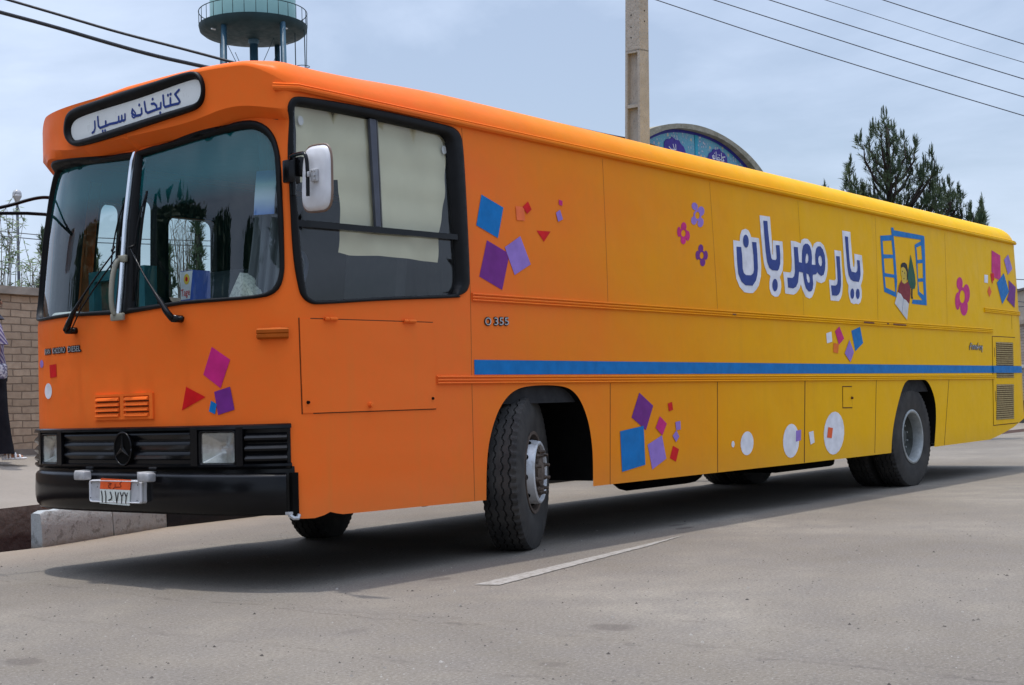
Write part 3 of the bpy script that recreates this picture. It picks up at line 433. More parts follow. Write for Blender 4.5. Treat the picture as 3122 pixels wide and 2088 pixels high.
'windN_gl':[(-1.3056,1.6401),(-0.7925,1.6549),(-0.4031,1.6518),(-0.2394,1.6575),(-0.1895,1.6759),(-0.1572,1.7077),(-0.1381,1.7649),(-0.1371,1.8313),(-0.1586,2.1619),(-0.1941,2.4199),(-0.218,2.4991),(-0.2523,2.562),(-0.3016,2.6023),(-0.3604,2.6249),(-0.4301,2.6285),(-0.6521,2.6178),(-0.9703,2.5942),(-1.2507,2.5766)],
'sign_out':[(-1.9889,2.8659),(-1.9566,2.9262),(-1.8641,2.9504),(-1.6636,2.9536),(-1.264,2.9714),(-0.9753,2.9774),(-0.7373,2.9873),(-0.6531,2.9832),(-0.61,2.9385),(-0.5973,2.8769),(-0.6078,2.81),(-0.6452,2.768),(-0.73,2.7496),(-1.1346,2.7252),(-1.5059,2.7023),(-1.8423,2.6965),(-1.9306,2.7308),(-1.9933,2.7917)],
'sign_in':[(-1.931,2.8194),(-1.9048,2.862),(-1.8331,2.8833),(-1.5724,2.8937),(-1.1222,2.9043),(-0.7164,2.9368),(-0.6565,2.9366),(-0.6237,2.9062),(-0.6114,2.8703),(-0.6235,2.8292),(-0.6543,2.8035),(-0.7269,2.7921),(-1.1314,2.7733),(-1.5036,2.7564),(-1.8586,2.7388),(-1.9104,2.7651)],
'hatch':[(-0.0174,1.5137),(1.0971,1.5216),(1.1066,0.9857),(-0.01,0.9832)],
'hatchhinge1':[(0.1555,1.5193),(0.2565,1.5185),(0.2562,1.5107),(0.1578,1.5098)],
'hatchhinge2':[(0.8194,1.5262),(0.9297,1.5242),(0.9293,1.5159),(0.8219,1.514)],
'hatchdots':[(0.0217,1.0426),(1.0746,1.0489),(0.5144,1.02)],
'seam1':[(1.4705,2.8046),(1.4786,1.691),(1.4673,1.1897),(1.4623,0.389)],
'seams_up':[(3.0902,2.7988),(3.0598,1.7672),(4.6663,2.7967),(4.6752,1.7634),(6.287,2.8099),(6.2618,1.7223),(8.0336,2.8152),(7.9325,1.708),(9.9559,2.812),(9.8353,1.736)],
'seams_dn':[(3.0538,1.1427),(3.0095,0.3888),(4.6278,0.8859),(4.5788,0.3883),(6.2319,1.1033),(6.1539,0.3886),(7.8275,1.1231),(7.7165,0.3998),(9.8159,1.1299),(9.5897,0.3976)],
'mould_lo':[(1.1242,1.1851),(1.1225,1.144),(11.3109,1.1822),(11.3024,1.1188)],
'mould_up':[(1.4889,1.7198),(1.4869,1.68),(11.2941,1.7428),(11.2852,1.6843)],
'mould_rear':[(11.0636,1.9686),(11.0615,1.9378),(12.3019,1.9716),(12.2956,1.9437)],
'rail':[(-0.132,2.854),(-0.1349,2.8142),(12.3786,2.8828),(12.3698,2.8261)],
'arch_f':[(1.5804,0.3869),(1.5916,0.5802),(1.6162,0.7287),(1.6701,0.8621),(1.7481,0.9812),(1.8502,1.0636),(1.9647,1.1071),(2.1188,1.1213),(2.303,1.1231),(2.4649,1.1137),(2.5604,1.0909),(2.6418,1.0409),(2.7083,0.9617),(2.7663,0.8448),(2.7948,0.7115),(2.8027,0.5953),(2.7941,0.3934)],
'arch_r':[(8.127,0.3847),(8.1723,0.5714),(8.2547,0.741),(8.3955,0.9376),(8.5208,1.0761),(8.6151,1.1213),(8.7298,1.1367),(8.914,1.1404),(9.0769,1.1325),(9.1814,1.112),(9.2704,1.0521),(9.3556,0.9504),(9.3925,0.8488),(9.3888,0.7112),(9.3559,0.5747),(9.2985,0.3942)],
'skirt':[(-0.088,0.3996),(-0.0048,0.3942),(0.2271,0.3974),(1.5749,0.3807),(2.7979,0.3912),(4.5952,0.3867),(6.1535,0.382),(8.1028,0.3827),(9.5833,0.3959),(11.0709,0.4058),(11.43,0.45),(11.9196,0.5245),(12.2306,0.6135)],
'fuelflap':[(7.0212,1.077),(7.241,1.0752),(7.2308,0.8593),(7.0078,0.8625)],
'grill_up':[(11.3869,1.577),(11.9161,1.5755),(11.8867,1.1368),(11.3697,1.1367)],
'grill_dn':[(11.3599,1.0627),(11.8915,1.0588),(11.8017,0.6334),(11.2824,0.6373)],
'rearpanel':[(11.287,1.6483),(12.0045,1.6493),(11.8543,0.5647),(11.1789,0.5649)],
'badge':[(10.4973,1.5393),(10.887,1.5455),(10.8702,1.4807),(10.47,1.4736)],
'o355':[(1.6073,1.5686),(1.8689,1.5767),(1.8665,1.5261),(1.605,1.5191)],
'ikd':[(-2.28,1.4452),(-1.7715,1.4337),(-1.7691,1.4036),(-2.2822,1.4026)],
'vent':[(-1.6373,1.1299),(-1.0573,1.1312),(-1.0564,0.9738),(-1.6339,0.9771)],
'lensN':[(-0.6386,0.8878),(-0.4102,0.8839),(-0.4116,0.7097),(-0.6398,0.718)],
'grille':[(-2.2925,0.9257),(-1.3197,0.9253),(-0.6101,0.9321),(-0.0748,0.9229),(-0.0799,0.679),(-0.6163,0.6957),(-1.3266,0.6807),(-2.2149,0.6959)],
'indic':[(-0.2528,1.4603),(-0.086,1.4546),(-0.0872,1.4053),(-0.2522,1.4109)],
'wpiv':[(-1.8336,1.5368),(-0.762,1.5478)],
'mirrbase':[(-0.0874,2.448),(-0.0879,2.3256),(-0.1247,2.4001),(-0.1214,2.3384)],
's_kaf':[(-0.81,2.8949),(-0.8474,2.8751),(-0.8168,2.84),(-0.8084,2.8236),(-0.8214,2.816),(-0.8877,2.8164),(-0.9413,2.8129),(-0.9523,2.8261),(-0.9559,2.8842)],
's_te':[(-0.8905,2.8588),(-0.8924,2.817)],
's_tedots':[(-0.9108,2.8791),(-0.8871,2.8812)],
's_be':[(-0.9801,2.8438),(-0.9835,2.8135),(-1.0265,2.8116),(-1.0702,2.8074),(-1.108,2.8035),(-1.1273,2.8161),(-1.1366,2.8738)],
's_khe':[(-1.0683,2.8516),(-1.0423,2.8495),(-1.0219,2.8328),(-1.0203,2.8114)],
's_khedots':[(-1.0558,2.8778),(-0.9897,2.7864)],
's_nun':[(-1.169,2.8388),(-1.1665,2.8104),(-1.1811,2.8017),(-1.2291,2.8034),(-1.2664,2.8255),(-1.2601,2.8422)],
's_he':[(-1.2595,2.8511),(-1.228,2.8197),(-1.2293,2.8004),(-1.2478,2.7945),(-1.2645,2.8056),(-1.2598,2.8284),(-1.257,2.8495)],
's_nundots':[(-1.1884,2.8636)],
's_sin':[(-1.3347,2.8299),(-1.3354,2.7986),(-1.3502,2.7929),(-1.3683,2.7976),(-1.3678,2.8251),(-1.3697,2.7958),(-1.3865,2.7916),(-1.4007,2.7964),(-1.3989,2.8238),(-1.4008,2.7945),(-1.4196,2.7913),(-1.4928,2.793),(-1.5336,2.7882),(-1.5951,2.784),(-1.6134,2.7999),(-1.617,2.8554)],
's_ye':[(-1.5352,2.8164),(-1.5349,2.7884)],
's_yedots':[(-1.5691,2.7614),(-1.544,2.7606)],
's_re':[(-1.651,2.8324),(-1.65,2.7912),(-1.6616,2.7708),(-1.6816,2.7657)],
'pl_back':[(-1.5481,0.6235),(-1.064,0.6176),(-1.0545,0.6109),(-1.0623,0.4852),(-1.0733,0.4799),(-1.5576,0.4905),(-1.5663,0.4974),(-1.5583,0.6174)],
'pl_or':[(-1.442,0.6292),(-1.1515,0.6228),(-1.1615,0.5635),(-1.4525,0.5661)],
'pl_wh':[(-1.4525,0.565),(-1.1615,0.5628),(-1.1696,0.472),(-1.4578,0.481)],
'n_a':[(-1.4342,0.5534),(-1.4269,0.5228),(-1.4266,0.4897)],
'n_b':[(-1.3964,0.554),(-1.3897,0.5235),(-1.3925,0.4879)],
'n_c':[(-1.3458,0.5479),(-1.3322,0.5211),(-1.3395,0.5071),(-1.3615,0.5004)],
'n_cd':[(-1.3118,0.4931)],
'n_d':[(-1.2959,0.5501),(-1.2846,0.4867),(-1.2687,0.5457)],
'n_e':[(-1.2488,0.5484),(-1.2354,0.5228),(-1.2393,0.4856)],
'n_e2':[(-1.2397,0.5313),(-1.2268,0.5299),(-1.219,0.5472)],
'n_f':[(-1.2066,0.5474),(-1.1933,0.5219),(-1.1982,0.4865)],
'n_f2':[(-1.197,0.5304),(-1.187,0.5288),(-1.1803,0.5461)],
'n_g':[(-1.2357,0.6116),(-1.2559,0.599),(-1.2404,0.5864),(-1.2508,0.5794),(-1.2991,0.5787)],
'n_g2':[(-1.2986,0.596),(-1.3002,0.5804),(-1.3194,0.5691)],
'n_h':[(-1.3633,0.6022),(-1.3346,0.5997),(-1.3637,0.5882),(-1.3651,0.5778),(-1.3451,0.5736)],
'n_hd':[(-1.3447,0.5868)],
'n_bolt':[(-1.5321,0.6001),(-1.5422,0.5119),(-1.0809,0.5943),(-1.09,0.5033),(-1.4727,0.5781),(-1.1469,0.5706)],
'hornsL':[(-1.6903,0.672),(-1.546,0.666),(-1.5503,0.6149),(-1.6795,0.6188)],
'hornsR':[(-1.027,0.6663),(-0.9051,0.6604),(-0.8865,0.6086),(-1.0153,0.6123)],
'bump':[(-2.2502,0.6551),(-1.4893,0.6467),(-0.6904,0.6334),(-0.1078,0.64),(-2.1029,0.432),(-1.3499,0.4348),(-0.9248,0.4299),(-0.3594,0.4119),(-0.1116,0.4202),(-0.1011,0.5283)],
}
WPTS = [((-1.834, 1.538), (-1.375, 1.985), (-1.455, 1.70), (-1.372, 2.34)), ((-.800, 1.548), (-1.215, 1.985), (-1.225, 1.68), (-1.172, 2.34))]
LINEPTS = [(.55, -.745, 0), (3.35, -.40, 0), (.60, -.885, 0), (3.05, -.49, 0)]
inv_card = ((-.3245, 2.3798), (-.1981, 2.1219))
WALK = (2.525, 7.42, .575); WROT = -.35
# ------------------------------------------------------------------ bus materials
def paint():
    m = M_('bus paint', (.7, .2, .03), .42, 0, .035)
    x = m.math('MULTIPLY', m.math('ADD', m.xyz()[0], .5), 1/13.5)
    n = m.noise(.9, 3); x2 = m.math('ADD', x, m.math('ADD', m.math('MULTIPLY', m.math('SUBTRACT', n, .5), .13), m.math('MULTIPLY', m.math('SUBTRACT', m.noise(2.6, 4), .5), .07)))
    c = m.ramp(x2, [(0.0, PC[0]), (.13, PC[1]), (.22, PC[2]), (.35, PC[3]), (.52, PC[4]), (.88, PC[5])])
    f = m.noise(14, 6, .6); c = m.mixc(m.ramp(f, [(.35, (0, 0, 0)), (.8, (.09, .09, .09))]), c, (.36, .22, .05))
    # dust low on the skirt and thin vertical run marks
    z = m.xyz()[2]; d = m.ramp(m.math('ADD', z, m.math('MULTIPLY', n, .25)), [(.42, (.22, .22, .22)), (.75, (0, 0, 0))])
    c = m.mixc(d, c, (.33, .23, .09))
    s = m.noise(9, 4, .6, stretch=(1, 1, .06)); c = m.mixc(m.ramp(s, [(.55, (0, 0, 0)), (.8, (.13, .13, .13))]), c, (.42, .22, .05))
    m.col(c); m.rgh(m.ramp(m.noise(5, 5), [(.3, (.30,)*3), (.75, (.50,)*3)])); m.bump(m.math('ADD', m.noise(1.3, 2), m.math('MULTIPLY', m.noise(3.7, 3), .25)), .6, .03)
    m.b.inputs['Coat Weight'].default_value = 0; m.b.inputs['Coat Roughness'].default_value = .12
    return m.m
PC = [(.86, .152, .022), (.83, .160, .030), (.80, .200, .018), (.77, .285, .008), (.79, .405, .003), (.81, .46, .003)]
PAINT = paint()
def decal(name, c): return simple(name, c, .48, 0, .12, .14, 9)
DC = dict(blue=decal('blue paint', (.004, .150, .42)), red=decal('red paint', (.60, .008, .012)), magenta=decal('magenta paint', (.52, .02, .17)), purple=decal('purple paint', (.16, .025, .20)),
          lilac=decal('lilac paint', (.28, .17, .50)), coral=decal('coral paint', (.82, .16, .05)), orangered=decal('orange red paint', (.72, .11, .03)), orange=decal('orange paint', (.72, .16, .02)), white=decal('white paint', (.68, .68, .72)),
          navy=decal('navy paint', (.030, .055, .22)), green=decal('green paint', (.015, .085, .05)), skin=decal('yellow face paint', (.55, .38, .05)), dark=decal('black paint', (.015, .012, .015)), maroon=decal('maroon paint', (.20, .02, .03)), page=decal('page paint', (.55, .55, .55)), wine=decal('wine paint', (.34, .025, .13)))
BLACK = simple('black plastic', (.004, .004, .005), .21, 0, .22, .3, 4)
RUB = simple('black rubber', (.0045, .0045, .005), .45, 0, .16, .3, 8)
DARK = simple('dark underbody', (.004, .0036, .0033), .9, 0, .08, .4, 5)
INT = simple('interior trim', (.022, .022, .024), .8, 0, .2, .3, 4)
SEAM = simple('seam shadow gap', (.09, .030, .010), .7, 0, .2, .3, 6)
LREF = simple('lamp reflector', (.62, .62, .60), .16, 1, .5, .12, 20)
SEAM2 = simple('faint seam', (.24, .085, .02), .7, 0, .2, .3, 3)
CHROME = simple('chrome strip', (.75, .76, .78), .14, 1, .5, .05, 6)
SILV = simple('worn silver paint', (.42, .42, .43), .5, .3, .5, .2, 20)
ALU = simple('white enamel back', (.62, .62, .64), .35, 0, .5, .08, 12)
def glass(name, tint, refl=.0, rough=.02, teal=False):
    m = bpy.data.materials.new(name); m.use_nodes = True; t = m.node_tree; t.nodes.clear()
    o = t.nodes.new('ShaderNodeOutputMaterial'); tr = t.nodes.new('ShaderNodeBsdfTransparent'); gl = t.nodes.new('ShaderNodeBsdfGlossy'); mx = t.nodes.new('ShaderNodeMixShader')
    lw = t.nodes.new('ShaderNodeLayerWeight'); lw.inputs['Blend'].default_value = .5; pw = t.nodes.new('ShaderNodeMath'); pw.operation = 'POWER'; pw.inputs[1].default_value = 5
    ad = t.nodes.new('ShaderNodeMath'); ad.operation = 'MULTIPLY_ADD'; ad.inputs[1].default_value = .92; ad.inputs[2].default_value = .055+refl
    t.links.new(lw.outputs['Facing'], pw.inputs[0]); t.links.new(pw.outputs[0], ad.inputs[0]); t.links.new(ad.outputs[0], mx.inputs[0]); t.links.new(tr.outputs[0], mx.inputs[1]); t.links.new(gl.outputs[0], mx.inputs[2]); t.links.new(mx.outputs[0], o.inputs[0])
    gl.inputs['Roughness'].default_value = rough; gl.inputs['Color'].default_value = (.95, .97, 1, 1)
    df = t.nodes.new('ShaderNodeBsdfDiffuse'); m2 = t.nodes.new('ShaderNodeMixShader'); m2.inputs[0].default_value = .012; df.inputs['Color'].default_value = (.35, .36, .36, 1)
    t.links.new(tr.outputs[0], m2.inputs[1]); t.links.new(df.outputs[0], m2.inputs[2]); t.links.new(m2.outputs[0], mx.inputs[1])
    if teal: tint(m, t, tr, df, m2)
    elif callable(tint): tint(m, t, tr)
    else: tr.inputs['Color'].default_value = (*tint, 1)
    return m
def band(m, t, tr, df, m2):     # teal shade band across the top of the windscreen glass
    tc = t.nodes.new('ShaderNodeTexCoord'); sp = t.nodes.new('ShaderNodeSeparateXYZ'); r = t.nodes.new('ShaderNodeValToRGB')
    mr = t.nodes.new('ShaderNodeMapRange'); mr.inputs['From Min'].default_value = 1.6; mr.inputs['From Max'].default_value = 2.65
    t.links.new(tc.outputs['Object'], sp.inputs[0]); t.links.new(sp.outputs[2], mr.inputs['Value']); t.links.new(mr.outputs[0], r.inputs[0])
    e = r.color_ramp.elements; e.new(.5); e[0].position = 0; e[0].color = (.80, .86, .84, 1); e[1].position = .62; e[1].color = (.74, .84, .83, 1); e[2].position = .74; e[2].color = (.13, .42, .46, 1)
    t.links.new(r.outputs[0], tr.inputs['Color'])
    f = t.nodes.new('ShaderNodeValToRGB'); e = f.color_ramp.elements; e[0].position = .60; e[0].color = (.008,)*3+(1,); e[1].position = .76; e[1].color = (.30,)*3+(1,); t.links.new(mr.outputs[0], f.inputs[0]); t.links.new(f.outputs[0], m2.inputs[0])
    df.inputs['Color'].default_value = (.01, .25, .27, 1)
GLW = glass('windscreen glass', band, .01, teal=True); GLS = glass('side glass', (.95, .96, .94), .0); GLF = glass('door glass', (.80, .85, .86), .0)
BUS = tag(empty('library_bus'), 'long orange to yellow mobile library bus decorated with painted squares, flowers and big white-edged lettering', 'bus')
def part(name, bm, mat, parent=None, **k):
    lb = k.pop('label', None); o = mobj(name, bm, mat, parent or BUS, **k)
    if lb: o['label'] = lb
    return o
# ------------------------------------------------------------------ outlines on the skin (p, z)
mir = lambda P: [(2*P0-p, z) for p, z in P]
WN_O = [(P0+.004, 1.607)]+chaikin(TR['windN_out'][1:-1], 1, False)+[(P0+.004, 2.612)]
WN_G = [(P0+.085, 1.645)]+chaikin(TR['windN_gl'][1:-1], 1, False)+[(P0+.045, 2.575)]
WF_O, WF_G = mir(WN_O), mir(WN_G)
SW_O = chaikin([q for i, q in enumerate(TR['sidewin_out']) if i not in (16,)], 2); SW_G = chaikin([q for i, q in enumerate(TR['sidewin_glass']) if i not in (18,)], 2)
AF = chaikin(TR['arch_f'], 2, False); AF = [(AF[0][0], .30)]+AF+[(AF[-1][0], .30)]
AR = chaikin(TR['arch_r'], 2, False); AR = [(AR[0][0], .30)]+AR+[(AR[-1][0], .30)]
FW = [rrect(x0, z0, x1, z1, .07) for x0, z0, x1, z1 in ((.30, 1.30, .54, 2.50), (.70, 1.30, .86, 2.56), (.95, 1.80, 1.42, 2.45))]
FWp = [mir(P) for P in FW]
def hol(O, G, t=.5): return [(o[0]+(g[0]-o[0])*t, o[1]+(g[1]-o[1])*t) for o, g in ((o, near(G, o)) for o in resample(O, .05))]
WN_H = hol(WN_O, WN_G); SW_H = hol(SW_O, SW_G); WF_H = mir(WN_H)
def WFR(p): return 1-sst(-.36, .08, p) if p >= P0 else 1-sst(-.72, -.1, 2*P0-p)
LHB = rrect(TR['lensN'][0][0]+.001, .716, TR['lensN'][1][0]-.001, .885, .01)
def ztop(p):
    q = p if p >= P0 else 2*P0-p
    zf = ZF-.008-(.05*min(1, (q-P0)/1.0) if p < P0 else 0)
    return ZE+(zf-ZE)*WFR(p)
sk = [(p, z) for p, z in TR['skirt'] if p > .3 and p < 12.2]
def skirtline():
    L = [(P0, .47), (-.16, .47), (-.088, .40), (-.005, .394), (.06, .392), (.13, .402), (.18, .417), (.23, .405), (.28, .396)]+sk+[(12.45, .65), (PEND, .67)]
    return resample(L, .12, False)
near_b = skirtline()
allp = sorted({round(P0+.02*i, 4) for i in range(0, 80)} | {round(.25+.2*i, 4) for i in range(0, 68)} | {PEND})
allp = [P0]+[p for p in allp if P0+.01 < p <= PEND]
dom_near = near_b+[(p, ztop(p)) for p in reversed(allp)]
dom_far = mir(dom_near)
zs = [2.60, 2.632, 2.633, 2.689, 2.690, 2.705, 2.73, 2.76] + [.5, .6, .75, .9, 1.05, 1.2, 1.35, 1.5, 1.6, 1.7, 1.8, 1.9, 2.0, 2.1, 2.2, 2.3, 2.4, 2.47, 2.52, 2.57, 2.8, 2.85, 2.9, 2.95]
shf = lambda p: .055*math.exp(-((base(p)[1]-.3)/.25)**2) if p < .06 else 0
grid = [(p, z+(shf(p) if 2.58 < z < 2.77 and p < .06 else 0)) for p in allp[1:-1] for z in zs if not (p > .3 and 2.55 < z < 2.79 and z not in (2.57, 2.65, 2.72))]
bm = bmesh.new()
patch(bm, [dom_near], [WN_H, SW_H, AF, AR, LHB], 0, [g for g in grid if g[1] < ztop(g[0])-.01], .06)
patch(bm, [dom_far], [WF_H, mir(LHB), mir(AF), mir(AR)]+FWp, 0, mir([g for g in grid if g[1] < ztop(g[0])-.01]), .06)
bmesh.ops.remove_doubles(bm, verts=bm.verts, dist=.0006); bmesh.ops.recalc_face_normals(bm, faces=bm.faces)
body = part('body', bm, PAINT, smooth=True, ang=35)
# inner lining
bm = bmesh.new()
dn = resample([(P0, 1.0), (10.9, 1.0), (10.9, 2.72), (P0, 2.72)], .3); g2 = [(p, z) for p in allp if p < 10.8 for z in (1.2, 1.5, 1.8, 2.1, 2.4, 2.6)]
patch(bm, [dn], [WN_O, SW_O], -.05, g2, .08); patch(bm, [mir(dn)], [WF_O]+FWp, -.05, mir(g2), .08)
part('interior_lining', bm, INT)
# ------------------------------------------------------------------ roof
bm = bmesh.new(); rows = []
ps = [p for p in allp if p > P0]; loop = [2*P0-p for p in reversed(ps)]+[P0]+ps
def roofrow(p):
    q = p if p >= P0 else 2*P0-p
    wf = WFR(p); z0 = ztop(p); n = nrm(p, min(z0, 2.99)-.03); L = math.hypot(n[0], n[1]); n = (n[0]/L, n[1]/L)
    b = S(p, z0); R = []; tg = (max(b[0], .9)-b[0], 1.25-b[1]); L = math.hypot(*tg); tg = (tg[0]/L, tg[1]/L) if b[0] < XB-1 else (-n[0], -n[1]); n = (-tg[0], -tg[1])
    for k in range(0, 9):
        a = k/8*PI/2
        si, sz = .26*(1-math.cos(a)), .245*math.sin(a); fi, fz = .15*(1-math.cos(a)), .05*math.sin(a)
        i_ = si+(fi-si)*wf; h_ = sz+(fz-sz)*wf
        dz = -.05*(1-sst(.0, 1.6, b[0]))*math.sin(a)*(1-wf)
        R.append(Vector((b[0]-n[0]*i_, b[1]-n[1]*i_, z0+h_+dz)))
    e = R[-1]; sp = Vector((min(max(e.x, .9), XB-.9), 1.25, 3.13))
    for k in range(1, 7):
        t = k/6; v = e.lerp(sp, t); v.z = e.z+(sp.z-e.z)*math.sin(t*PI/2); R.append(v)
    return R
G = [[bm.verts.new(v) for v in roofrow(p)] for p in loop]
for i in range(len(G)-1):
    for j in range(len(G[0])-1):
        try: bm.faces.new((G[i][j], G[i+1][j], G[i+1][j+1], G[i][j+1]))
        except Exception: pass
bmesh.ops.remove_doubles(bm, verts=bm.verts, dist=.002); bmesh.ops.recalc_face_normals(bm, faces=bm.faces)
part('roof', bm, PAINT, smooth=True, ang=50)
def rib(name, p0, p1, zf, prof, mat=None, step=.15, parent=None):
    bm = bmesh.new(); n = max(2, int((p1-p0)/step)); R = []
    for i in range(n+1):
        p = p0+(p1-p0)*i/n; R.append([bm.verts.new(SO(p, zf(p)+dz, o)) for dz, o in prof])
    for a, b in zip(R, R[1:]):
        for j in range(len(prof)-1): bm.faces.new((a[j], b[j], b[j+1], a[j+1]))
    for q in (R[0], R[-1]): bm.faces.new(q)
    bmesh.ops.recalc_face_normals(bm, faces=bm.faces); return part(name, bm, mat or PAINT, parent, smooth=True, ang=30)
rail_prof = [(-.020, .0), (-.020, .022), (-.008, .034), (.004, .034), (.010, .026), (.018, .03), (.024, .02), (.024, .0)]
rib('drip_rail', -.132, 12.42, lambda p: 2.832+.002*p, rail_prof)
md = [(-.030, 0), (-.028, .014), (-.022, .018), (-.016, .014), (-.012, .006), (-.008, .013), (.000, .017), (.008, .013), (.011, .006), (.015, .014), (.022, .018), (.028, .013), (.030, 0)]
md1 = [(a*.9, b) for a, b in md]
rib('side_moulding', 1.124, 11.31, lambda p: 1.165-.0012*p, md1); rib('side_moulding', 1.487, 11.30, lambda p: 1.699+.001*p, md1); rib('side_moulding', 11.065, 12.42, lambda p: 1.955, md1)
bm = bmesh.new()
zt = lambda p: 1.2935-.0006*p; zb = lambda p: 1.196+.0004*p
patch(bm, [[(1.494, zb(1.5)), (12.66, zb(12.7)), (12.66, zt(12.7)), (1.494, zt(1.5))]], [], .0035, [(p, 1.245) for p in allp if 1.5 < p < 12.7], .2)
bs = part('blue_stripe', bm, DC['blue'], smooth=True)
bm = bmesh.new(); patch(bm, [[(11.25, zb(11)), (12.15, zb(12)), (12.15, zt(12)), (11.25, zt(11))]], [], .0165, [(p, 1.245) for p in allp if 11.26 < p < 12.14], .2, .01); part('stripe_over_door', bm, DC['blue'], bs)
# ------------------------------------------------------------------ seams, hatch, doors
def line(name, pts, wd=.007, mat=None, o=.0012, parent=None):
    bm = bmesh.new(); pts = resample(pts, .12, False) if len(pts) > 1 else pts
    patch(bm, stroke(pts, wd), [], o, None, .2); return part(name, bm, mat or SEAM, parent)
s = TR['seam1']; line('panel_seam', s, .004, SEAM2)
U = TR['seams_up']
for i in range(0, 10, 2): line('panel_seam', [(U[i][0], 2.80), (U[i+1][0], 1.735)], .0032, SEAM2)
D = TR['seams_dn']
for i in range(0, 10, 2): line('panel_seam', [(D[i][0], 1.128), (D[i+1][0], D[i+1][1]+.004)], [.006, .009, .015, .010, .010][i//2])
line('panel_seam', [(12.05, 1.92), (12.03, 1.75)], .008)
h = TR['hatch']; bm = bmesh.new(); patch(bm, [[(h[0][0]-.006, h[0][1]+.006), (h[1][0]+.006, h[1][1]+.006), (h[2][0]+.006, h[2][1]-.006), (h[3][0]-.006, h[3][1]-.006)]], [], .0012, None, .1)
ha = part('hatch_door', bm, SEAM, label='orange hinged hatch low behind the front wheel corner' if 0 else 'hinged hatch under the side window')
bm = bmesh.new(); patch(bm, [h], [], .0075, gridpts(h, .12, .1), .08, .006); part('hatch_panel', bm, PAINT, ha, smooth=True, ang=30)
for k in ('hatchhinge1', 'hatchhinge2'):
    q = TR[k]; x0, x1, z = q[0][0], q[1][0], (q[0][1]+q[2][1])/2; bm = bmesh.new()
    box(bm, (x0, -.022, z-.008), (x1, -.004, z+.008), bev=.004)
    for t in (.0, .35, .65): tube(bm, [(x0+(x1-x0)*t, -.02, z+.004), (x0+(x1-x0)*(t+.3), -.02, z+.004)], .010, 8)
    part('hinge', bm, PAINT, ha, smooth=True, ang=40)
for i, (x, z) in enumerate(TR['hatchdots']):
    bm = bmesh.new(); lathe(bm, [(0, -.012 if i < 2 else -.03), (.008 if i < 2 else .014, -.012 if i < 2 else -.028), (.010 if i < 2 else .017, 0)], 12, Matrix.Translation((x, -.004, z)))
    part('bolt_hole' if i < 2 else 'latch', bm, DARK if i < 2 else PAINT, ha)
q = TR['fuelflap']; bm = bmesh.new(); patch(bm, [q], [], .0012, None, .1); ff = part('filler_flap', bm, SEAM)
qq = [(q[0][0]+.01, q[0][1]-.01), (q[1][0]-.01, q[1][1]-.01), (q[2][0]-.01, q[2][1]+.01), (q[3][0]+.01, q[3][1]+.01)]; bm = bmesh.new(); patch(bm, [qq], [], .005, None, .1, .004); part('flap_panel', bm, PAINT, ff)
bm = bmesh.new(); lathe(bm, [(0, -.02), (.012, -.018), (.014, 0)], 10, Matrix.Translation((q[1][0]-.03, -.004, .96))); part('latch', bm, SEAM, ff)
RP = [(11.287, 1.648), (12.13, 1.65), (12.10, .57), (11.19, .565)]
bm = bmesh.new(); patch(bm, [RP], [], .0012, gridpts(RP, .1, .2), .1); ed = part('engine_door', bm, SEAM)
RPi = [(RP[0][0]+.012, RP[0][1]-.01), (RP[1][0]-.012, RP[1][1]-.01), (RP[2][0]-.012, RP[2][1]+.01), (RP[3][0]+.012, RP[3][1]+.01)]
GU = [(11.40, 1.577), (12.02, 1.58), (12.0, 1.14), (11.37, 1.137)]; GD = [(11.36, 1.062), (11.98, 1.06), (11.93, .63), (11.29, .637)]
bm = bmesh.new(); patch(bm, [RPi], [GU, GD], .006, gridpts(RPi, .1, .15), .08, .005); part('door_panel', bm, PAINT, ed, smooth=True, ang=30)
GRM = simple('dusty louvre metal', (.30, .22, .09), .7, .1, .3, .25, 20)
for Gq in (GU, GD):
    bm = bmesh.new(); x0 = min(a for a, b in Gq); x1 = max(a for a, b in Gq); z0 = min(b for a, b in Gq); z1 = max(b for a, b in Gq)
    patch(bm, [Gq], [], .002, None, .1); lv = part('louvre_panel', bm, SEAM, ed); bm = bmesh.new(); n = 17
    for k in range(n):
        z = z0+(z1-z0)*(k+.5)/n; t = (z-z0)/(z1-z0); a = Gq[3][0]+(Gq[0][0]-Gq[3][0])*t; b = Gq[2][0]+(Gq[1][0]-Gq[2][0])*t
        R = []
        for i in range(9):
            p = a+(b-a)*i/8; R.append([bm.verts.new(SO(p, z+dz, o)) for dz, o in ((.010, .004), (-.006, .014), (-.010, .010))])
        for u_, v_ in zip(R, R[1:]):
            for j in range(2): bm.faces.new((u_[j], v_[j], v_[j+1], u_[j+1]))
    part('louvre_slats', bm, GRM, lv)
# ------------------------------------------------------------------ painted decoration
nm = dict(blue='blue', red='red', magenta='magenta', purple='purple', lilac='lilac', coral='coral', orangered='orange red', orange='orange', white='white')
for k, P in TR.items():
    if k.startswith('q_'):
        c = k.split('_')[1]; bm = bmesh.new(); oo = .0026+.0009*(int(k.split('_')[2]) % 4)
        patch(bm, [P], [], oo, gridpts(P, .05, .05), .05); part('painted_square' if len(P) != 3 else 'painted_triangle', bm, DC[c], label='painted %s %s' % (nm[c], 'square' if len(P) != 3 else 'triangle'))
for i, k in enumerate(('o_1', 'o_2', 'o_3', 'o_4', 'o_5')):
    bm = bmesh.new(); patch(bm, [TR[k]], [], .0022, gridpts(TR[k], .05, .05), .05); part('painted_circle', bm, DC['white'])
bm = bmesh.new(); patch(bm, [[(p, z) for p, z in TR['o_6'] if p < -2.3]], [], .0022, None, .03); part('painted_circle', bm, DC['lilac'], label='small lilac spot on the far nose edge')
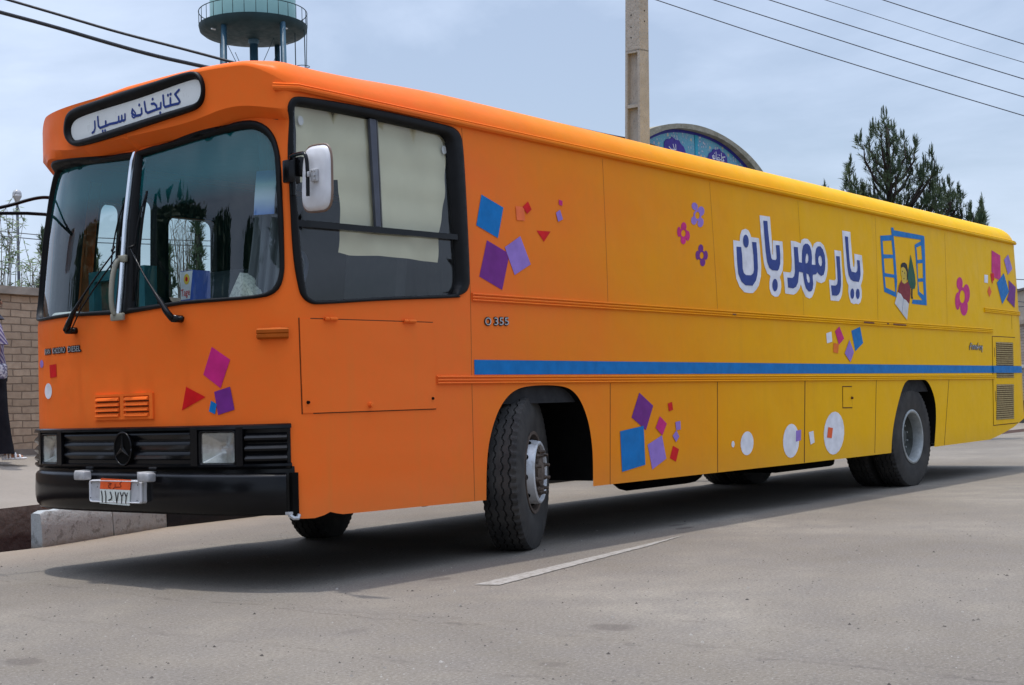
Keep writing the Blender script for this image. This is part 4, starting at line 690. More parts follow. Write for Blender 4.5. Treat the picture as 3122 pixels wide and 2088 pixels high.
for n_, c in (('lilac', 'lilac'), ('magenta', 'magenta'), ('purple', 'purple'), ('rose', 'wine')):
    pet = [TR['f_%s_%d' % (n_, i)] for i in range(4)]; hc = TR['f_%s_c' % n_]
    cx = sum(a for a, b in hc)/len(hc); cz = sum(b for a, b in hc)/len(hc); core = [(cx+(a-cx)*1.75, cz+(b-cz)*1.5) for a, b in hc]
    bm = bmesh.new(); patch(bm, pet+[core], [hc], .0025, None, .05); part('painted_flower', bm, DC[c] if n_ != 'rose' else DC['magenta'], label='painted %s flower' % dict(lilac='lilac', magenta='magenta', purple='dark purple', rose='large rose')[n_])
# title lettering
bm = bmesh.new()
patch(bm, [TR['w_'+k] for k in ('noon', 'ba', 'mehr', 're', 'ya')], [], .0025, None, .06); tl = part('title_lettering', bm, DC['white'], label='white backing of the big Persian title')
bm = bmesh.new()
patch(bm, [TR[k] for k in ('t_noon', 't_noond', 't_ba', 't_bad', 't_mehr', 't_re', 't_ya', 't_yd1', 't_yd2')], [TR['t_mehr_h1'], TR['t_mehr_h2'], TR['t_mehr_h3']], .005, None, .06); part('letters', bm, DC['navy'], tl, label='navy letters of the big Persian title')
# boy reading at the window
T_ = TR; bm = bmesh.new(); patch(bm, [T_['b_frame1']], [T_['b_frame1_h%d' % i] for i in (1, 2, 3)], .0026, None, .06); pic = part('painted_window_picture', bm, DC['blue'], label='painted blue open window with a child reading')
for nme, ks, hs, c, o in (('window_lintel', ['b_top'], [], 'blue', .0036), ('window_shutter', ['b_frame2'], ['b_frame2_h1', 'b_frame2_h2', 'b_frame2_h3'], 'blue', .0026), ('painted_tree', ['b_tree'], [], 'green', .0034), ('tree_stem', ['b_trunk'], [], 'dark', .0030),
        ('face', ['b_face'], [], 'skin', .0040), ('hair', ['b_hair'], [], 'dark', .0046), ('shirt', ['b_shirt'], [], 'maroon', .0050), ('book_page', ['b_bookL', 'b_bookR'], [], 'page', .0058), ('eye', ['b_eye0'], [], 'dark', .0050), ('eye', ['b_eye1'], [], 'dark', .0050), ('mouth', ['b_mouth'], [], 'dark', .0050)):
    bm = bmesh.new(); patch(bm, [T_[k] for k in ks], [T_[k] for k in hs], o, None, .05); part(nme, bm, DC[c], pic)
b1 = TR['b_bookL']; line('book_fold', [b1[2], b1[3]], .006, DC['navy'], .0064, pic)
# small badges
def badge(name, s, p0, z0, p1, z1, ht, mat, mat2, slant=0):
    T = textpolys(s, 1.0); x0 = min(x for t in T for x, y in t); x1 = max(x for t in T for x, y in t); y0 = min(y for t in T for x, y in t); y1 = max(y for t in T for x, y in t)
    f = lambda x, y: (p0+(p1-p0)*(x-x0)/(x1-x0), z0+(z1-z0)*(x-x0)/(x1-x0)+ht*(y-y0)/(y1-y0)*1.0)
    outs = []
    for o, gx, mt, nmn in ((.004, .0055, mat2, 'letter_backing'), (.009, 0, mat, name)):
        bm = bmesh.new()
        for t in T:
            V = [f(x+slant*(y-y0), y) for x, y in t]; a = sum((V[i][0]*V[(i+1) % len(V)][1]-V[(i+1) % len(V)][0]*V[i][1]) for i in range(len(V)))
            if a < 0: V = V[::-1]
            if gx:
                continue
            bm.faces.new([bm.verts.new(SO(p, z, o)) for p, z in V])
        if gx:
            for t in T:
                V = [f(x+slant*(y-y0), y) for x, y in t]; cx = sum(v[0] for v in V)/len(V); cz = sum(v[1] for v in V)/len(V)
                for dx, dz in ((gx, 0), (-gx, 0), (0, gx), (0, -gx), (gx*.7, gx*.7), (-gx*.7, -gx*.7), (gx*.7, -gx*.7), (-gx*.7, gx*.7)):
                    oo = o+random.random()*.0015; bm.faces.new([bm.verts.new(SO(p+dx, z+dz, oo)) for p, z in V])
        outs.append((nmn, bm, mt))
    top = part(outs[1][0], outs[1][1], outs[1][2]); part(outs[0][0], outs[0][1], outs[0][2], top)
badge('model_badge', 'O', 1.612, 1.520, 1.676, 1.522, .050, SILV, DC['dark']); badge('model_badge', '355', 1.708, 1.523, 1.862, 1.528, .050, SILV, DC['dark'])
badge('maker_lettering', 'IRAN', -2.262, 1.408, -2.160, 1.408, .034, SILV, DC['dark']); badge('maker_lettering', 'KHODRO', -2.125, 1.408, -1.955, 1.408, .034, SILV, DC['dark']); badge('maker_lettering', 'DIESEL', -1.920, 1.408, -1.775, 1.408, .034, SILV, DC['dark'])
# script badge near the rear: pen strokes
bp = [[(10.50, 1.475), (10.54, 1.545), (10.58, 1.54)], [(10.50, 1.51), (10.57, 1.515)], [(10.57, 1.478), (10.60, 1.52), (10.635, 1.52), (10.61, 1.48)], [(10.64, 1.48), (10.665, 1.522), (10.70, 1.52), (10.68, 1.48)], [(10.71, 1.48), (10.735, 1.525), (10.745, 1.48)], [(10.76, 1.478), (10.785, 1.55)], [(10.74, 1.50), (10.82, 1.505)], [(10.82, 1.478), (10.83, 1.52), (10.87, 1.515), (10.87, 1.48), (10.85, 1.475)], [(10.89, 1.52), (10.90, 1.49), (10.93, 1.52), (10.905, 1.45)]]
bm = bmesh.new(); patch(bm, [q for s_ in bp for q in stroke(s_, .020)], [], .004, None, .05); sb = part('script_badge', bm, DC['dark'])
bm = bmesh.new(); patch(bm, [q for s_ in bp for q in stroke(s_, .009)], [], .008, None, .05); part('script_face', bm, SILV, sb)
# ------------------------------------------------------------------ windows
bm = bmesh.new(); patch(bm, [WN_G], [], -.012, gridpts(WN_G, .05, .08), .05); wn = part('windscreen', bm, GLW, smooth=True, label='driver side half of the windscreen')
bm = bmesh.new(); ring(bm, WN_O, WN_G); part('windscreen_rubber', bm, RUB, wn, smooth=True)
bm = bmesh.new(); patch(bm, [WF_G], [], -.012, gridpts(WF_G, .05, .08), .05); wf_ = part('windscreen', bm, GLW, smooth=True, label='door side half of the windscreen')
bm = bmesh.new(); ring(bm, WF_O, WF_G); part('windscreen_rubber', bm, RUB, wf_, smooth=True)
bm = bmesh.new(); pts = [SO(P0+.004, 1.60+1.02*t/10, .028) for t in range(11)]
R = []
for i in range(13):
    z = 1.598+1.035*i/12; R.append([bm.verts.new(SO(P0-.01+dp, z, o)) for dp, o in ((-.016, .016), (-.012, .034), (0, .042), (.012, .034), (.016, .016))])
for a, b in zip(R, R[1:]):
    for j in range(4): bm.faces.new((a[j], b[j], b[j+1], a[j+1]))
bm.faces.new(R[-1]); bm.faces.new(R[0]); part('centre_strip', bm, CHROME, smooth=True, ang=40)
bm = bmesh.new()
patch(bm, [[(P0-.07, 1.63), (P0+.10, 1.63), (P0+.06, 2.59), (P0-.06, 2.59)]], [], -.03, None, .1); part('centre_pillar', bm, RUB)
bm = bmesh.new(); patch(bm, [SW_G], [], -.03, gridpts(SW_G, .2, .2), .06); sw = part('side_window', bm, GLS, smooth=True)
bm = bmesh.new(); ring(bm, SW_O, SW_G, .016, .04, -.034); part('window_rubber', bm, RUB, sw, smooth=True)
def bar(name, P, o0, o1, mat, parent):
    bm = bmesh.new(); patch(bm, [P], [], o1, None, .1, o1-o0); return part(name, bm, mat, parent)
b = TR['sw_bar']; bar('window_rail', [b[0], b[1], b[2], b[3]], -.04, .004, BLACK, sw)
b = TR['sw_mull']; bar('window_divider', [(b[0][0], b[0][1]+.005), (b[1][0]-.01, b[1][1]), (b[2][0]-.012, b[2][1]), (b[3][0], b[3][1])], -.026, -.006, simple('grey window divider', (.05, .055, .075), .5), sw)
bar('window_edge', [(b[1][0]+.008, b[1][1]), (b[1][0]+.016, b[1][1]), (b[2][0]+.016, b[2][1]), (b[2][0]+.008, b[2][1])], -.026, -.018, simple('pane edge', (.12, .12, .11), .5), sw)
CUR = simple('cream blind cloth', (.56, .53, .38), .9, 0, .1, .06, 3)
bl = TR['blind']; bl = [(p, 2.79 if z > 2.70 else z) for p, z in bl]; bm = bmesh.new()
fnb = lambda p, z, o: SO(p, z, o-.012*math.sin(p*9+z*2)-.006*math.sin(p*23+z)-.004*math.sin(z*31))
patch(bm, [bl], [], -.058, gridpts(bl, .03, .04), .04, fn=fnb); part('roller_blind', bm, CUR, sw, smooth=True)
# far flank panes
for i, P in enumerate(FWp):
    bm = bmesh.new(); patch(bm, [P], [], -.01, None, .1); g_ = part('door_window' if i < 2 else 'side_window', bm, GLF)
    Q = [(sum(a for a, b in P)/len(P)+(a-sum(a for a, b in P)/len(P))*.95, sum(b for a, b in P)/len(P)+(b-sum(b for a, b in P)/len(P))*.975) for a, b in P]
    bm = bmesh.new(); ring(bm, [(c[0]*1.0, c[1]) for c in P], Q, .012, .05, -.07); part('window_rubber', bm, RUB, g_)
bm = bmesh.new(); patch(bm, [mir([(.58, .95), (.66, .95), (.66, 2.62), (.58, 2.62)])], [], -.07, None, .2, .02); part('door_post', bm, decal('orange door post', (.55, .14, .03)))
bm = bmesh.new(); patch(bm, [mir([(.18, .95), (.27, .95), (.27, 2.62), (.18, 2.62)])], [], -.07, None, .2, .02); part('door_post', bm, DC['coral'] if 0 else decal('orange post', (.5, .13, .03)))
# ------------------------------------------------------------------ destination sign
SI, SOo = chaikin(TR['sign_in'], 2), chaikin(TR['sign_out'], 2)
bm = bmesh.new(); patch(bm, [SI], [], .004, gridpts(SI, .08, .06), .05); sg = part('destination_sign', bm, simple('milky sign glass', (.74, .76, .75), .3, 0, .5, .05, 5), smooth=True)
bm = bmesh.new(); ring(bm, SOo, SI, .030, .03, .003); part('sign_rubber', bm, RUB, sg, smooth=True)
bm = bmesh.new(); sp_ = []
for k in ('kaf', 'te', 'be', 'khe', 'nun', 'he', 'sin', 'ye', 're'): sp_ += stroke(TR['s_'+k], .0155 if k != 'he' else .0105)
for k in ('tedots', 'khedots', 'nundots', 'yedots'):
    for q in TR['s_'+k]: sp_ += stroke([q], .019)
patch(bm, sp_, [], .0065, None, .05); part('sign_lettering', bm, DC['navy'], sg)
# ------------------------------------------------------------------ grille, lamps, bumper, plate
def sweep(name, p0, p1, prof, mat, parent=None, step=.04, ends=True, zf=lambda p: 0, of=lambda p: 0, **k):
    bm = bmesh.new(); n = max(3, int((p1-p0)/step)); R = []
    for i in range(n+1):
        p = p0+(p1-p0)*i/n; R.append([bm.verts.new(SO(p, z+zf(p), o+of(p))) for z, o in prof])
    for a, b in zip(R, R[1:]):
        for j in range(len(prof)-1): bm.faces.new((a[j], b[j], b[j+1], a[j+1]))
    if ends:
        for q in (R[0], R[-1]): bm.faces.new(q)
    bmesh.ops.recalc_face_normals(bm, faces=bm.faces); return part(name, bm, mat, parent, smooth=True, ang=35, **k)
PE = -.085; PF = 2*P0+.085
lx = TR['lensN']; LA, LB = lx[0][0], lx[1][0]       # near lamp p range
gp = [(.928, 0), (.930, .018), (.922, .030), (.905, .034), (.902, .012)]; gb = [(.712, .012), (.708, .03), (.695, .032), (.680, .02), (.676, 0)]
LH = [rrect(LA+.001, .716, LB-.001, .885, .01)]; LH += [mir(LH[0])]
bm = bmesh.new(); gd = [(PF, .70), (PE, .70), (PE, .915), (PF, .915)]; patch(bm, [gd], LH, .008, gridpts(gd, .05, .08), .05, .010); gr = part('grille', bm, BLACK, smooth=True, ang=35)
sweep('grille_top_rail', PF, PE+.002, gp, BLACK, gr); sweep('grille_bottom_rail', PF, PE+.002, gb, BLACK, gr)
def fin(z, h=.026, d=.024): return [(z+h, .008), (z+h*.6, .02), (z+.002, d), (z-h*.55, .015), (z-h, .008)]
frames = [(LA-.075, LA-.022), (LB+.018, LB+.060)]
for z in (.878, .818, .759): sweep('grille_fin', 2*P0-(LA-.09), LA-.09, fin(z), BLACK, gr)
for s_ in (0, 1):
    f_ = (lambda a, b: (a, b)) if not s_ else (lambda a, b: (2*P0-b, 2*P0-a))
    for z in (.853, .793, .737): sweep('grille_fin', *f_(LB+.07, PE-.02), [(z+.028, .010), (z+.014, .024), (z, .034), (z-.012, .030), (z-.024, .012), (z-.028, .010)], BLACK, gr)
    for a, b in frames: sweep('lamp_surround', *f_(a, b), [(.925, .01), (.915, .034), (.70, .034), (.682, .02)], BLACK, gr, step=.02)
    a, b = f_(LA-.022, LB+.018)
    bmh = bmesh.new(); patch(bmh, [[(a, .890), (b, .890), (b, .708), (a, .716)]], [], .012, None, .03)
    def fnl(m=None): pass
    hl = part('headlight', bmh, HLM if 'HLM' in globals() else None) if 0 else None
    lens = rrect(f_(LA, LB)[0], .714, f_(LA, LB)[1], .887, .012); bml = bmesh.new()
    patch(bml, [lens], [], .018, gridpts(lens, .02, .02), .02, .008, fn=lambda p, z, o, c=(f_(LA, LB)[0]+f_(LA, LB)[1])/2: SO(p, z, o+.012*max(0, 1-((p-c)/.13)**2)*max(0, 1-((z-.80)/.10)**2)))
    cp = (f_(LA, LB)[0]+f_(LA, LB)[1])/2; bmq = bmesh.new(); Rr = []
    for k in range(7):
        t = k/6; Rr.append([bmq.verts.new(SO(cp+(q[0]-cp)*(1-t*.93), .80+(q[1]-.80)*(1-t*.93), .016-.075*(1-(1-t)**2))) for q in rrect(f_(LA, LB)[0]+.003, .717, f_(LA, LB)[1]-.003, .884, .010)])
    for a_, b_ in zip(Rr, Rr[1:]):
        for k in range(len(a_)): bmq.faces.new((a_[k], a_[(k+1) % len(a_)], b_[(k+1) % len(b_)], b_[k]))
    bmq.faces.new(Rr[-1])
    m = M_('headlamp glass %d' % s_, (.45, .44, .42), .12, .0, .8)
    mpn = m.noise(7, 3, .5); xx = m.xyz(); wv = m.n('ShaderNodeTexWave', Scale=42, Distortion=.6); wv.bands_direction = 'Y'; m.l(m.co(), wv.inputs['Vector'])
    c_ = m.ramp(m.math('ADD', xx[2], m.math('MULTIPLY', mpn, .10)), [(.80, (.34, .38, .37)), (.84, (.62, .60, .63)), (.868, (.27, .22, .18)), (.93, (.36, .33, .30))])  # bands by height paint the lamp's inner reflections into the glass colour
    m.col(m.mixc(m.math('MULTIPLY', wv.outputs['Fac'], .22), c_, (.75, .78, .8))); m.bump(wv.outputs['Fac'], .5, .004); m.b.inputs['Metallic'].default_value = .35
    gm = m.m.node_tree; trn = gm.nodes.new('ShaderNodeBsdfTransparent'); trn.inputs[0].default_value = (.93, .93, .90, 1); mxs = gm.nodes.new('ShaderNodeMixShader'); mxs.inputs[0].default_value = .34; on = gm.nodes['Material Output']
    gm.links.new(trn.outputs[0], mxs.inputs[1]); gm.links.new(m.b.outputs[0], mxs.inputs[2]); gm.links.new(mxs.outputs[0], on.inputs[0])
    hl = part('headlight', bml, m.m, smooth=True, ang=50, label=('driver side' if not s_ else 'door side')+' rectangular headlight')
    part('reflector', bmq, LREF, hl, smooth=True); bmb = bmesh.new(); tube(bmb, [SO(cp, .80, -.055), SO(cp, .80, -.005)], [.018, .014], 10); part('bulb', bmb, CHROME, hl, smooth=True, ang=40)
    bmr = bmesh.new(); ring(bmr, rrect(f_(LA-.02, LB+.016)[0], .700, f_(LA-.02, LB+.016)[1], .900, .02), lens, .030, .03, .014); part('lamp_rim', bmr, BLACK, hl, smooth=True)
# star emblem
sc = TR['n_a'] and (P0+.028, .802)
bm = bmesh.new(); tube(bm, [SO(sc[0]+.083*math.cos(a*PI/16), sc[1]+.097*math.sin(a*PI/16), .038) for a in range(33)], .0055, 8)
em = part('star_emblem', bm, BLACK, gr, smooth=True)
bm = bmesh.new()
for k in range(3):
    a = PI/2+k*2*PI/3; tip = (sc[0]+.080*math.cos(a), sc[1]+.093*math.sin(a)); l = (sc[0]+.016*math.cos(a+PI/3), sc[1]+.016*math.sin(a+PI/3)); r = (sc[0]+.016*math.cos(a-PI/3), sc[1]+.016*math.sin(a-PI/3))
    vt = bm.verts.new(SO(*tip, .044)); vc = bm.verts.new(SO(*sc, .050)); vl = bm.verts.new(SO(*l, .044)); vr = bm.verts.new(SO(*r, .044)); bm.faces.new((vt, vl, vc)); bm.faces.new((vc, vr, vt)); 
part('star', bm, simple('glossy black emblem', (.006, .006, .007), .25, 0, .25), em) if 0 else None
bm2 = bm; bmesh.ops.recalc_face_normals(bm2, faces=bm2.faces); st_ = part('star', bm2, simple('glossy black emblem', (.006, .006, .007), .25, 0, .25))
st_.parent = em
bm = bmesh.new(); patch(bm, [[(sc[0]+.080*math.cos(a*PI/12), sc[1]+.094*math.sin(a*PI/12)) for a in range(24)]], [], .036, None, .05, .03); o_ = part('emblem_disc', bm, DARK); o_.parent = em
# valance between grille and bumper
sweep('valance', PF+.03, -.066, [(.69, .001), (.66, .005), (.60, .004), (.42, .004)], BLACK)
bump = sweep('bumper', 2*P0+.05, -.112, [(.66, .0), (.664, .03), (.652, .052), (.640, .060), (.56, .064), (.505, .064), (.458, .054), (.436, .036), (.430, .01), (.435, -.02)], BLACK, zf=lambda p: -.008*sst(-1.3, 0, p), of=lambda p: -.015*sst(-.35, -.1, p)-.05*sst(-.45, -.05, 2*P0-p))
bm = bmesh.new(); box(bm, (-.100, .004, .40), (-.055, .03, .655)); part('bumper_end_bracket', bm, DARK, bump)
bm = bmesh.new(); tube(bm, [(-.12, .02, .425), (-.10, .0, .405), (-.075, -.005, .402), (-.06, .0, .42)], .012, 6); box(bm, (-.13, .005, .425), (-.10, .035, .44)); part('torn_bracket', bm, SILV, bump)
for cx, z in ((-1.62, .645), (-1.0, .640)):
    bm = bmesh.new(); a = SO(cx, z, .10); q = nrm(cx, z); ang = math.atan2(q[1], q[0])
    M = Matrix.Translation(a) @ Matrix.Rotation(ang, 4, 'Z'); box(bm, (-.02, -.052, -.027), (.04, .052, .026), M, .010); box(bm, (-.16, -.115, .014), (-.01, -.045, .028), M, .004)
    part('silver_overrider', bm, SILV, bump, smooth=True, ang=40)
rr_ = lambda P, o, th=0: (lambda bm: (patch(bm, [P], [], o, None, .05, th), bm)[1])(bmesh.new())
pb = rrect(-1.562, .484, -1.058, .620, .02); plb = part('plate_holder', rr_(pb, .096, .01), simple('white plate holder', (.45, .45, .46), .45, 0, .5, .12, 30))
bm = bmesh.new(); ring(bm, pb, rrect(-1.548, .498, -1.072, .606, .014), .107, .05, .097); part('holder_rim', bm, simple('plate rim', (.62, .62, .64), .35), plb, smooth=True)
part('plate_band', rr_(TR['pl_or'], .106, .005), DC['orangered'], plb); plw = part('number_plate', rr_(TR['pl_wh'], .106, .006), simple('plate white', (.62, .66, .62), .35, 0, .5, .05, 20), plb)
bm = bmesh.new(); sp_ = []
for k, wd in (('a', .0085), ('b', .0085), ('c', .0085), ('d', .008), ('e', .008), ('e2', .007), ('f', .008), ('f2', .007)): sp_ += stroke(TR['n_'+k], wd)
sp_ += stroke(TR['n_cd'], .006); patch(bm, sp_, [], .1095, None, .05); part('plate_numerals', bm, DC['dark'], plb)
bm = bmesh.new(); sp_ = []
for k in ('g', 'g2', 'h'): sp_ += stroke(TR['n_'+k], .005)
sp_ += stroke(TR['n_hd'], .006); patch(bm, sp_, [], .1075, None, .05); part('plate_city_name', bm, decal('dark red ink', (.16, .02, .01)), plb)
bm = bmesh.new(); sp_ = []
for q in TR['n_bolt']: sp_ += stroke([q], .009)
patch(bm, sp_, [], .1095, None, .05); part('plate_bolts', bm, DC['dark'], plb)
# nose vent with pressed louvres
v = TR['vent']; x0, x1 = v[0][0], v[1][0]; z0, z1 = .976, 1.13
bm = bmesh.new(); R_ = lambda a, b, c, d: [(a, b), (c, b), (c, d), (a, d)]; patch(bm, [R_(x0, z0, x1, z1)], [R_(x0+.022, z0+.018, x0+.268, z1-.014), R_(x1-.278, z0+.018, x1-.030, z1-.014)], .013, None, .03, .012); vn = part('air_vent', bm, PAINT)
bm = bmesh.new(); patch(bm, [R_(x0+.003, z0+.003, x1-.003, z1-.003)], [], .003, None, .05); part('vent_plate', bm, PAINT, vn)
for a, b in ((x0+.03, x0+.255), (x1-.265, x1-.04)):
    for k in range(4):
        z = z1-.032-.032*k; sweep('vent_louvre', a, b, [(z+.014, .006), (z+.006, .02), (z-.006, .024), (z-.009, .018), (z-.010, .007)], PAINT, vn)
        sweep('vent_slot', a, b, [(z-.0102, .008), (z-.0155, .0085)], SEAM, vn, ends=False)
# indicator on the corner
i_ = TR['indic']; x0, x1 = i_[0][0], i_[1][0]
sweep('corner_indicator', x0, x1, [(1.462, 0), (1.466, .018), (1.455, .036), (1.438, .036), (1.433, .030), (1.428, .036), (1.412, .036), (1.402, .018), (1.405, 0)], decal('amber lens', (.36, .075, .006)), step=.02)
# grab handle on the centre pillar
HB = simple('beige grab handle', (.24, .23, .18), .5)
bm = bmesh.new(); pts = []
for t in range(15):
    s_ = t/14; pts.append(SO(P0-.022-.012*math.sin(PI*s_)**.7, 1.605+.335*s_, .045+.030*math.sin(PI*s_)**.5))
tube(bm, pts, .016, 10)
for z, hx in ((1.592, .062), (1.945, .045)):
    a = SO(P0-.005, z, .035); box(bm, (a[0]-.012, a[1]-hx, z-.022), (a[0]+.012, a[1]+hx, z+.022), bev=.008)
part('grab_handle', bm, HB, smooth=True, ang=40)
# wipers
def wiper(pv, tip, b0, b1, oo=.05):
    bm = bmesh.new(); P = SO(*pv, .0); 
    tube(bm, [SO(*pv, -.01), SO(*pv, .07)], .022, 10); tube(bm, [SO(pv[0]+.05, pv[1], .035), SO(pv[0]-.03, pv[1], .035)], .012, 8)
    m1 = (pv[0]+(tip[0]-pv[0])*.3, pv[1]+(tip[1]-pv[1])*.3); R = [SO(pv[0]+(tip[0]-pv[0])*t, pv[1]+(tip[1]-pv[1])*t, .07+.02*math.sin(t*PI)) for t in (0, .1, .2, .3, .45, .6, .8, 1)]
    tube(bm, R, [.02, .019, .015, .010, .006, .0055, .005, .005], 8)
    off = .018; tube(bm, [SO(pv[0]+(tip[0]-pv[0])*t+off*(1 if b1[0] > b0[0] else 1), pv[1]+(tip[1]-pv[1])*t-.03, .06+.02*math.sin(t*PI)) for t in (.05, .3, .6, .8, 1)], .005, 6)
    w_ = part('wiper', bm, BLACK, smooth=True)
    bm = bmesh.new(); R = [SO(b0[0]+(b1[0]-b0[0])*t, b0[1]+(b1[1]-b0[1])*t, .022) for t in [k/8 for k in range(9)]]; tube(bm, R, .008, 6)
    R = [SO(b0[0]+(b1[0]-b0[0])*t, b0[1]+(b1[1]-b0[1])*t, .022+.035*math.sin(t*PI)) for t in [k/8 for k in range(9)]]; tube(bm, R, .005, 6)
    tube(bm, [SO(*tip, .09), SO((b0[0]+b1[0])/2, (b0[1]+b1[1])/2, .05)], .008, 6); part('wiper_blade', bm, RUB, w_, smooth=True)
WP = WPTS
wiper(*WP[0]); wiper(*WP[1])
# ------------------------------------------------------------------ mirrors
bm = bmesh.new(); yc, zc = -.302, 2.256; P = []
def mirpt(a, sx=.118, sz=.178): 
    c, s_ = math.cos(a), math.sin(a); n = 4.2
    x = sx*abs(c)**(2/n)*(1 if c >= 0 else -1); z = sz*abs(s_)**(2/n)*(1 if s_ >= 0 else -1); return x*(1-.06*z/sz), z
MM = Matrix.Translation((-.15, yc, zc)) @ Matrix.Rotation(math.radians(3), 4, 'X') @ Matrix.Rotation(math.radians(-4), 4, 'Z')
R = []
for d, s1 in ((-.028, 0.0), (-.027, .55), (-.022, .86), (-.010, .97), (.0, 1.0)):
    R.append([bm.verts.new(MM @ Vector((d, mirpt(2*PI*k/40)[0]*s1, mirpt(2*PI*k/40)[1]*s1))) for k in range(40)])
for a, b in zip(R, R[1:]):
    for k in range(40): bm.faces.new((a[k], a[(k+1) % 40], b[(k+1) % 40], b[k]))
bmesh.ops.remove_doubles(bm, verts=bm.verts, dist=1e-5); bmesh.ops.recalc_face_normals(bm, faces=bm.faces)
mi = part('wing_mirror', bm, ALU, smooth=True, label='white backed mirror on the driver side')
bm = bmesh.new(); bm.faces.new([bm.verts.new(MM @ Vector((.010, mirpt(2*PI*k/40)[0]*.97, mirpt(2*PI*k/40)[1]*.97))) for k in range(40)]); part('mirror_glass', bm, simple('mirror', (.8, .8, .8), .03, 1, .5, 0), mi)
bm = bmesh.new(); tube(bm, [MM @ Vector((.003, mirpt(2*PI*k/40)[0]*1.02, mirpt(2*PI*k/40)[1]*1.02)) for k in range(41)], .0065, 8, False); part('mirror_rim', bm, simple('brass brown rim', (.16, .10, .07), .4), mi, smooth=True)
bm = bmesh.new(); tube(bm, chaikin([(-.085, -.03, 2.408), (-.12, -.06, 2.412), (-.185, -.20, 2.400), (-.205, -.275, 2.392), (-.205, -.285, 2.30), (-.205, -.283, 2.155)], 3, False), .0105, 10); part('mirror_arm', bm, BLACK, mi, smooth=True)
bm = bmesh.new(); M2 = Matrix.Translation((-.190, -.30, 2.265)); box(bm, (-.012, -.045, -.035), (.018, .0, .035), M2, .006); box(bm, (-.024, 0., -.008), (.0, .03, .022), M2, .004)
for y_, z_ in ((-.036, .022), (-.036, -.002), (-.036, -.024), (-.012, .025)): lathe(bm, [(0, -.001), (.0055, 0), (.006, .006)], 10, M2 @ Matrix.Translation((-.020, y_, z_)) @ Matrix.Rotation(-PI/2, 4, 'Z'))
part('mirror_bracket', bm, SILV, mi, smooth=True, ang=40)
bm = bmesh.new(); box(bm, (-.12, -.045, 2.27), (-.03, .012, 2.40), bev=.01); box(bm, (-.06, -.075, 2.31), (.0, -.03, 2.42), bev=.01); tube(bm, [(-.075, -.03, 2.20), (-.075, -.03, 2.44)], .016, 8); part('mirror_hinge', bm, BLACK, mi, smooth=True, ang=40)
for k in range(3):
    bm = bmesh.new(); q = Vector(SO(-.105, 2.395-.028*k, .0)); lathe(bm, [(0, -.012), (.006, -.011), (.008, 0)], 10, Matrix.Translation(q) @ Matrix.Rotation(-.6, 4, 'Z')); part('hinge_screw', bm, PAINT, mi)
bm = bmesh.new(); tube(bm, chaikin([(.06, 2.515, 2.50), (.0, 2.54, 2.500), (-.08, 2.56, 2.478), (-.22, 2.58, 2.425), (-.40, 2.62, 2.375), (-.48, 2.64, 2.36)], 2, False), .012, 8); tube(bm, [(.06, 2.50, 2.36), (.03, 2.54, 2.385), (-.10, 2.56, 2.383), (-.40, 2.62, 2.362), (-.48, 2.64, 2.355)], .012, 8)
mf = part('mirror_arm', bm, BLACK, smooth=True, label='black double arm of the door side mirror')
bm = bmesh.new(); MF = Matrix.Translation((-.50, 2.72, 2.25)); R = []
for d, s1 in ((-.028, 0.0), (-.027, .55), (-.022, .86), (-.010, .97), (.0, 1.0)): R.append([bm.verts.new(MF @ Vector((d, mirpt(2*PI*k/32)[0]*s1, mirpt(2*PI*k/32)[1]*s1))) for k in range(32)])
for a, b in zip(R, R[1:]):
    for k in range(32): bm.faces.new((a[k], a[(k+1) % 32], b[(k+1) % 32], b[k]))
part('mirror_head', bm, ALU, mf, smooth=True)
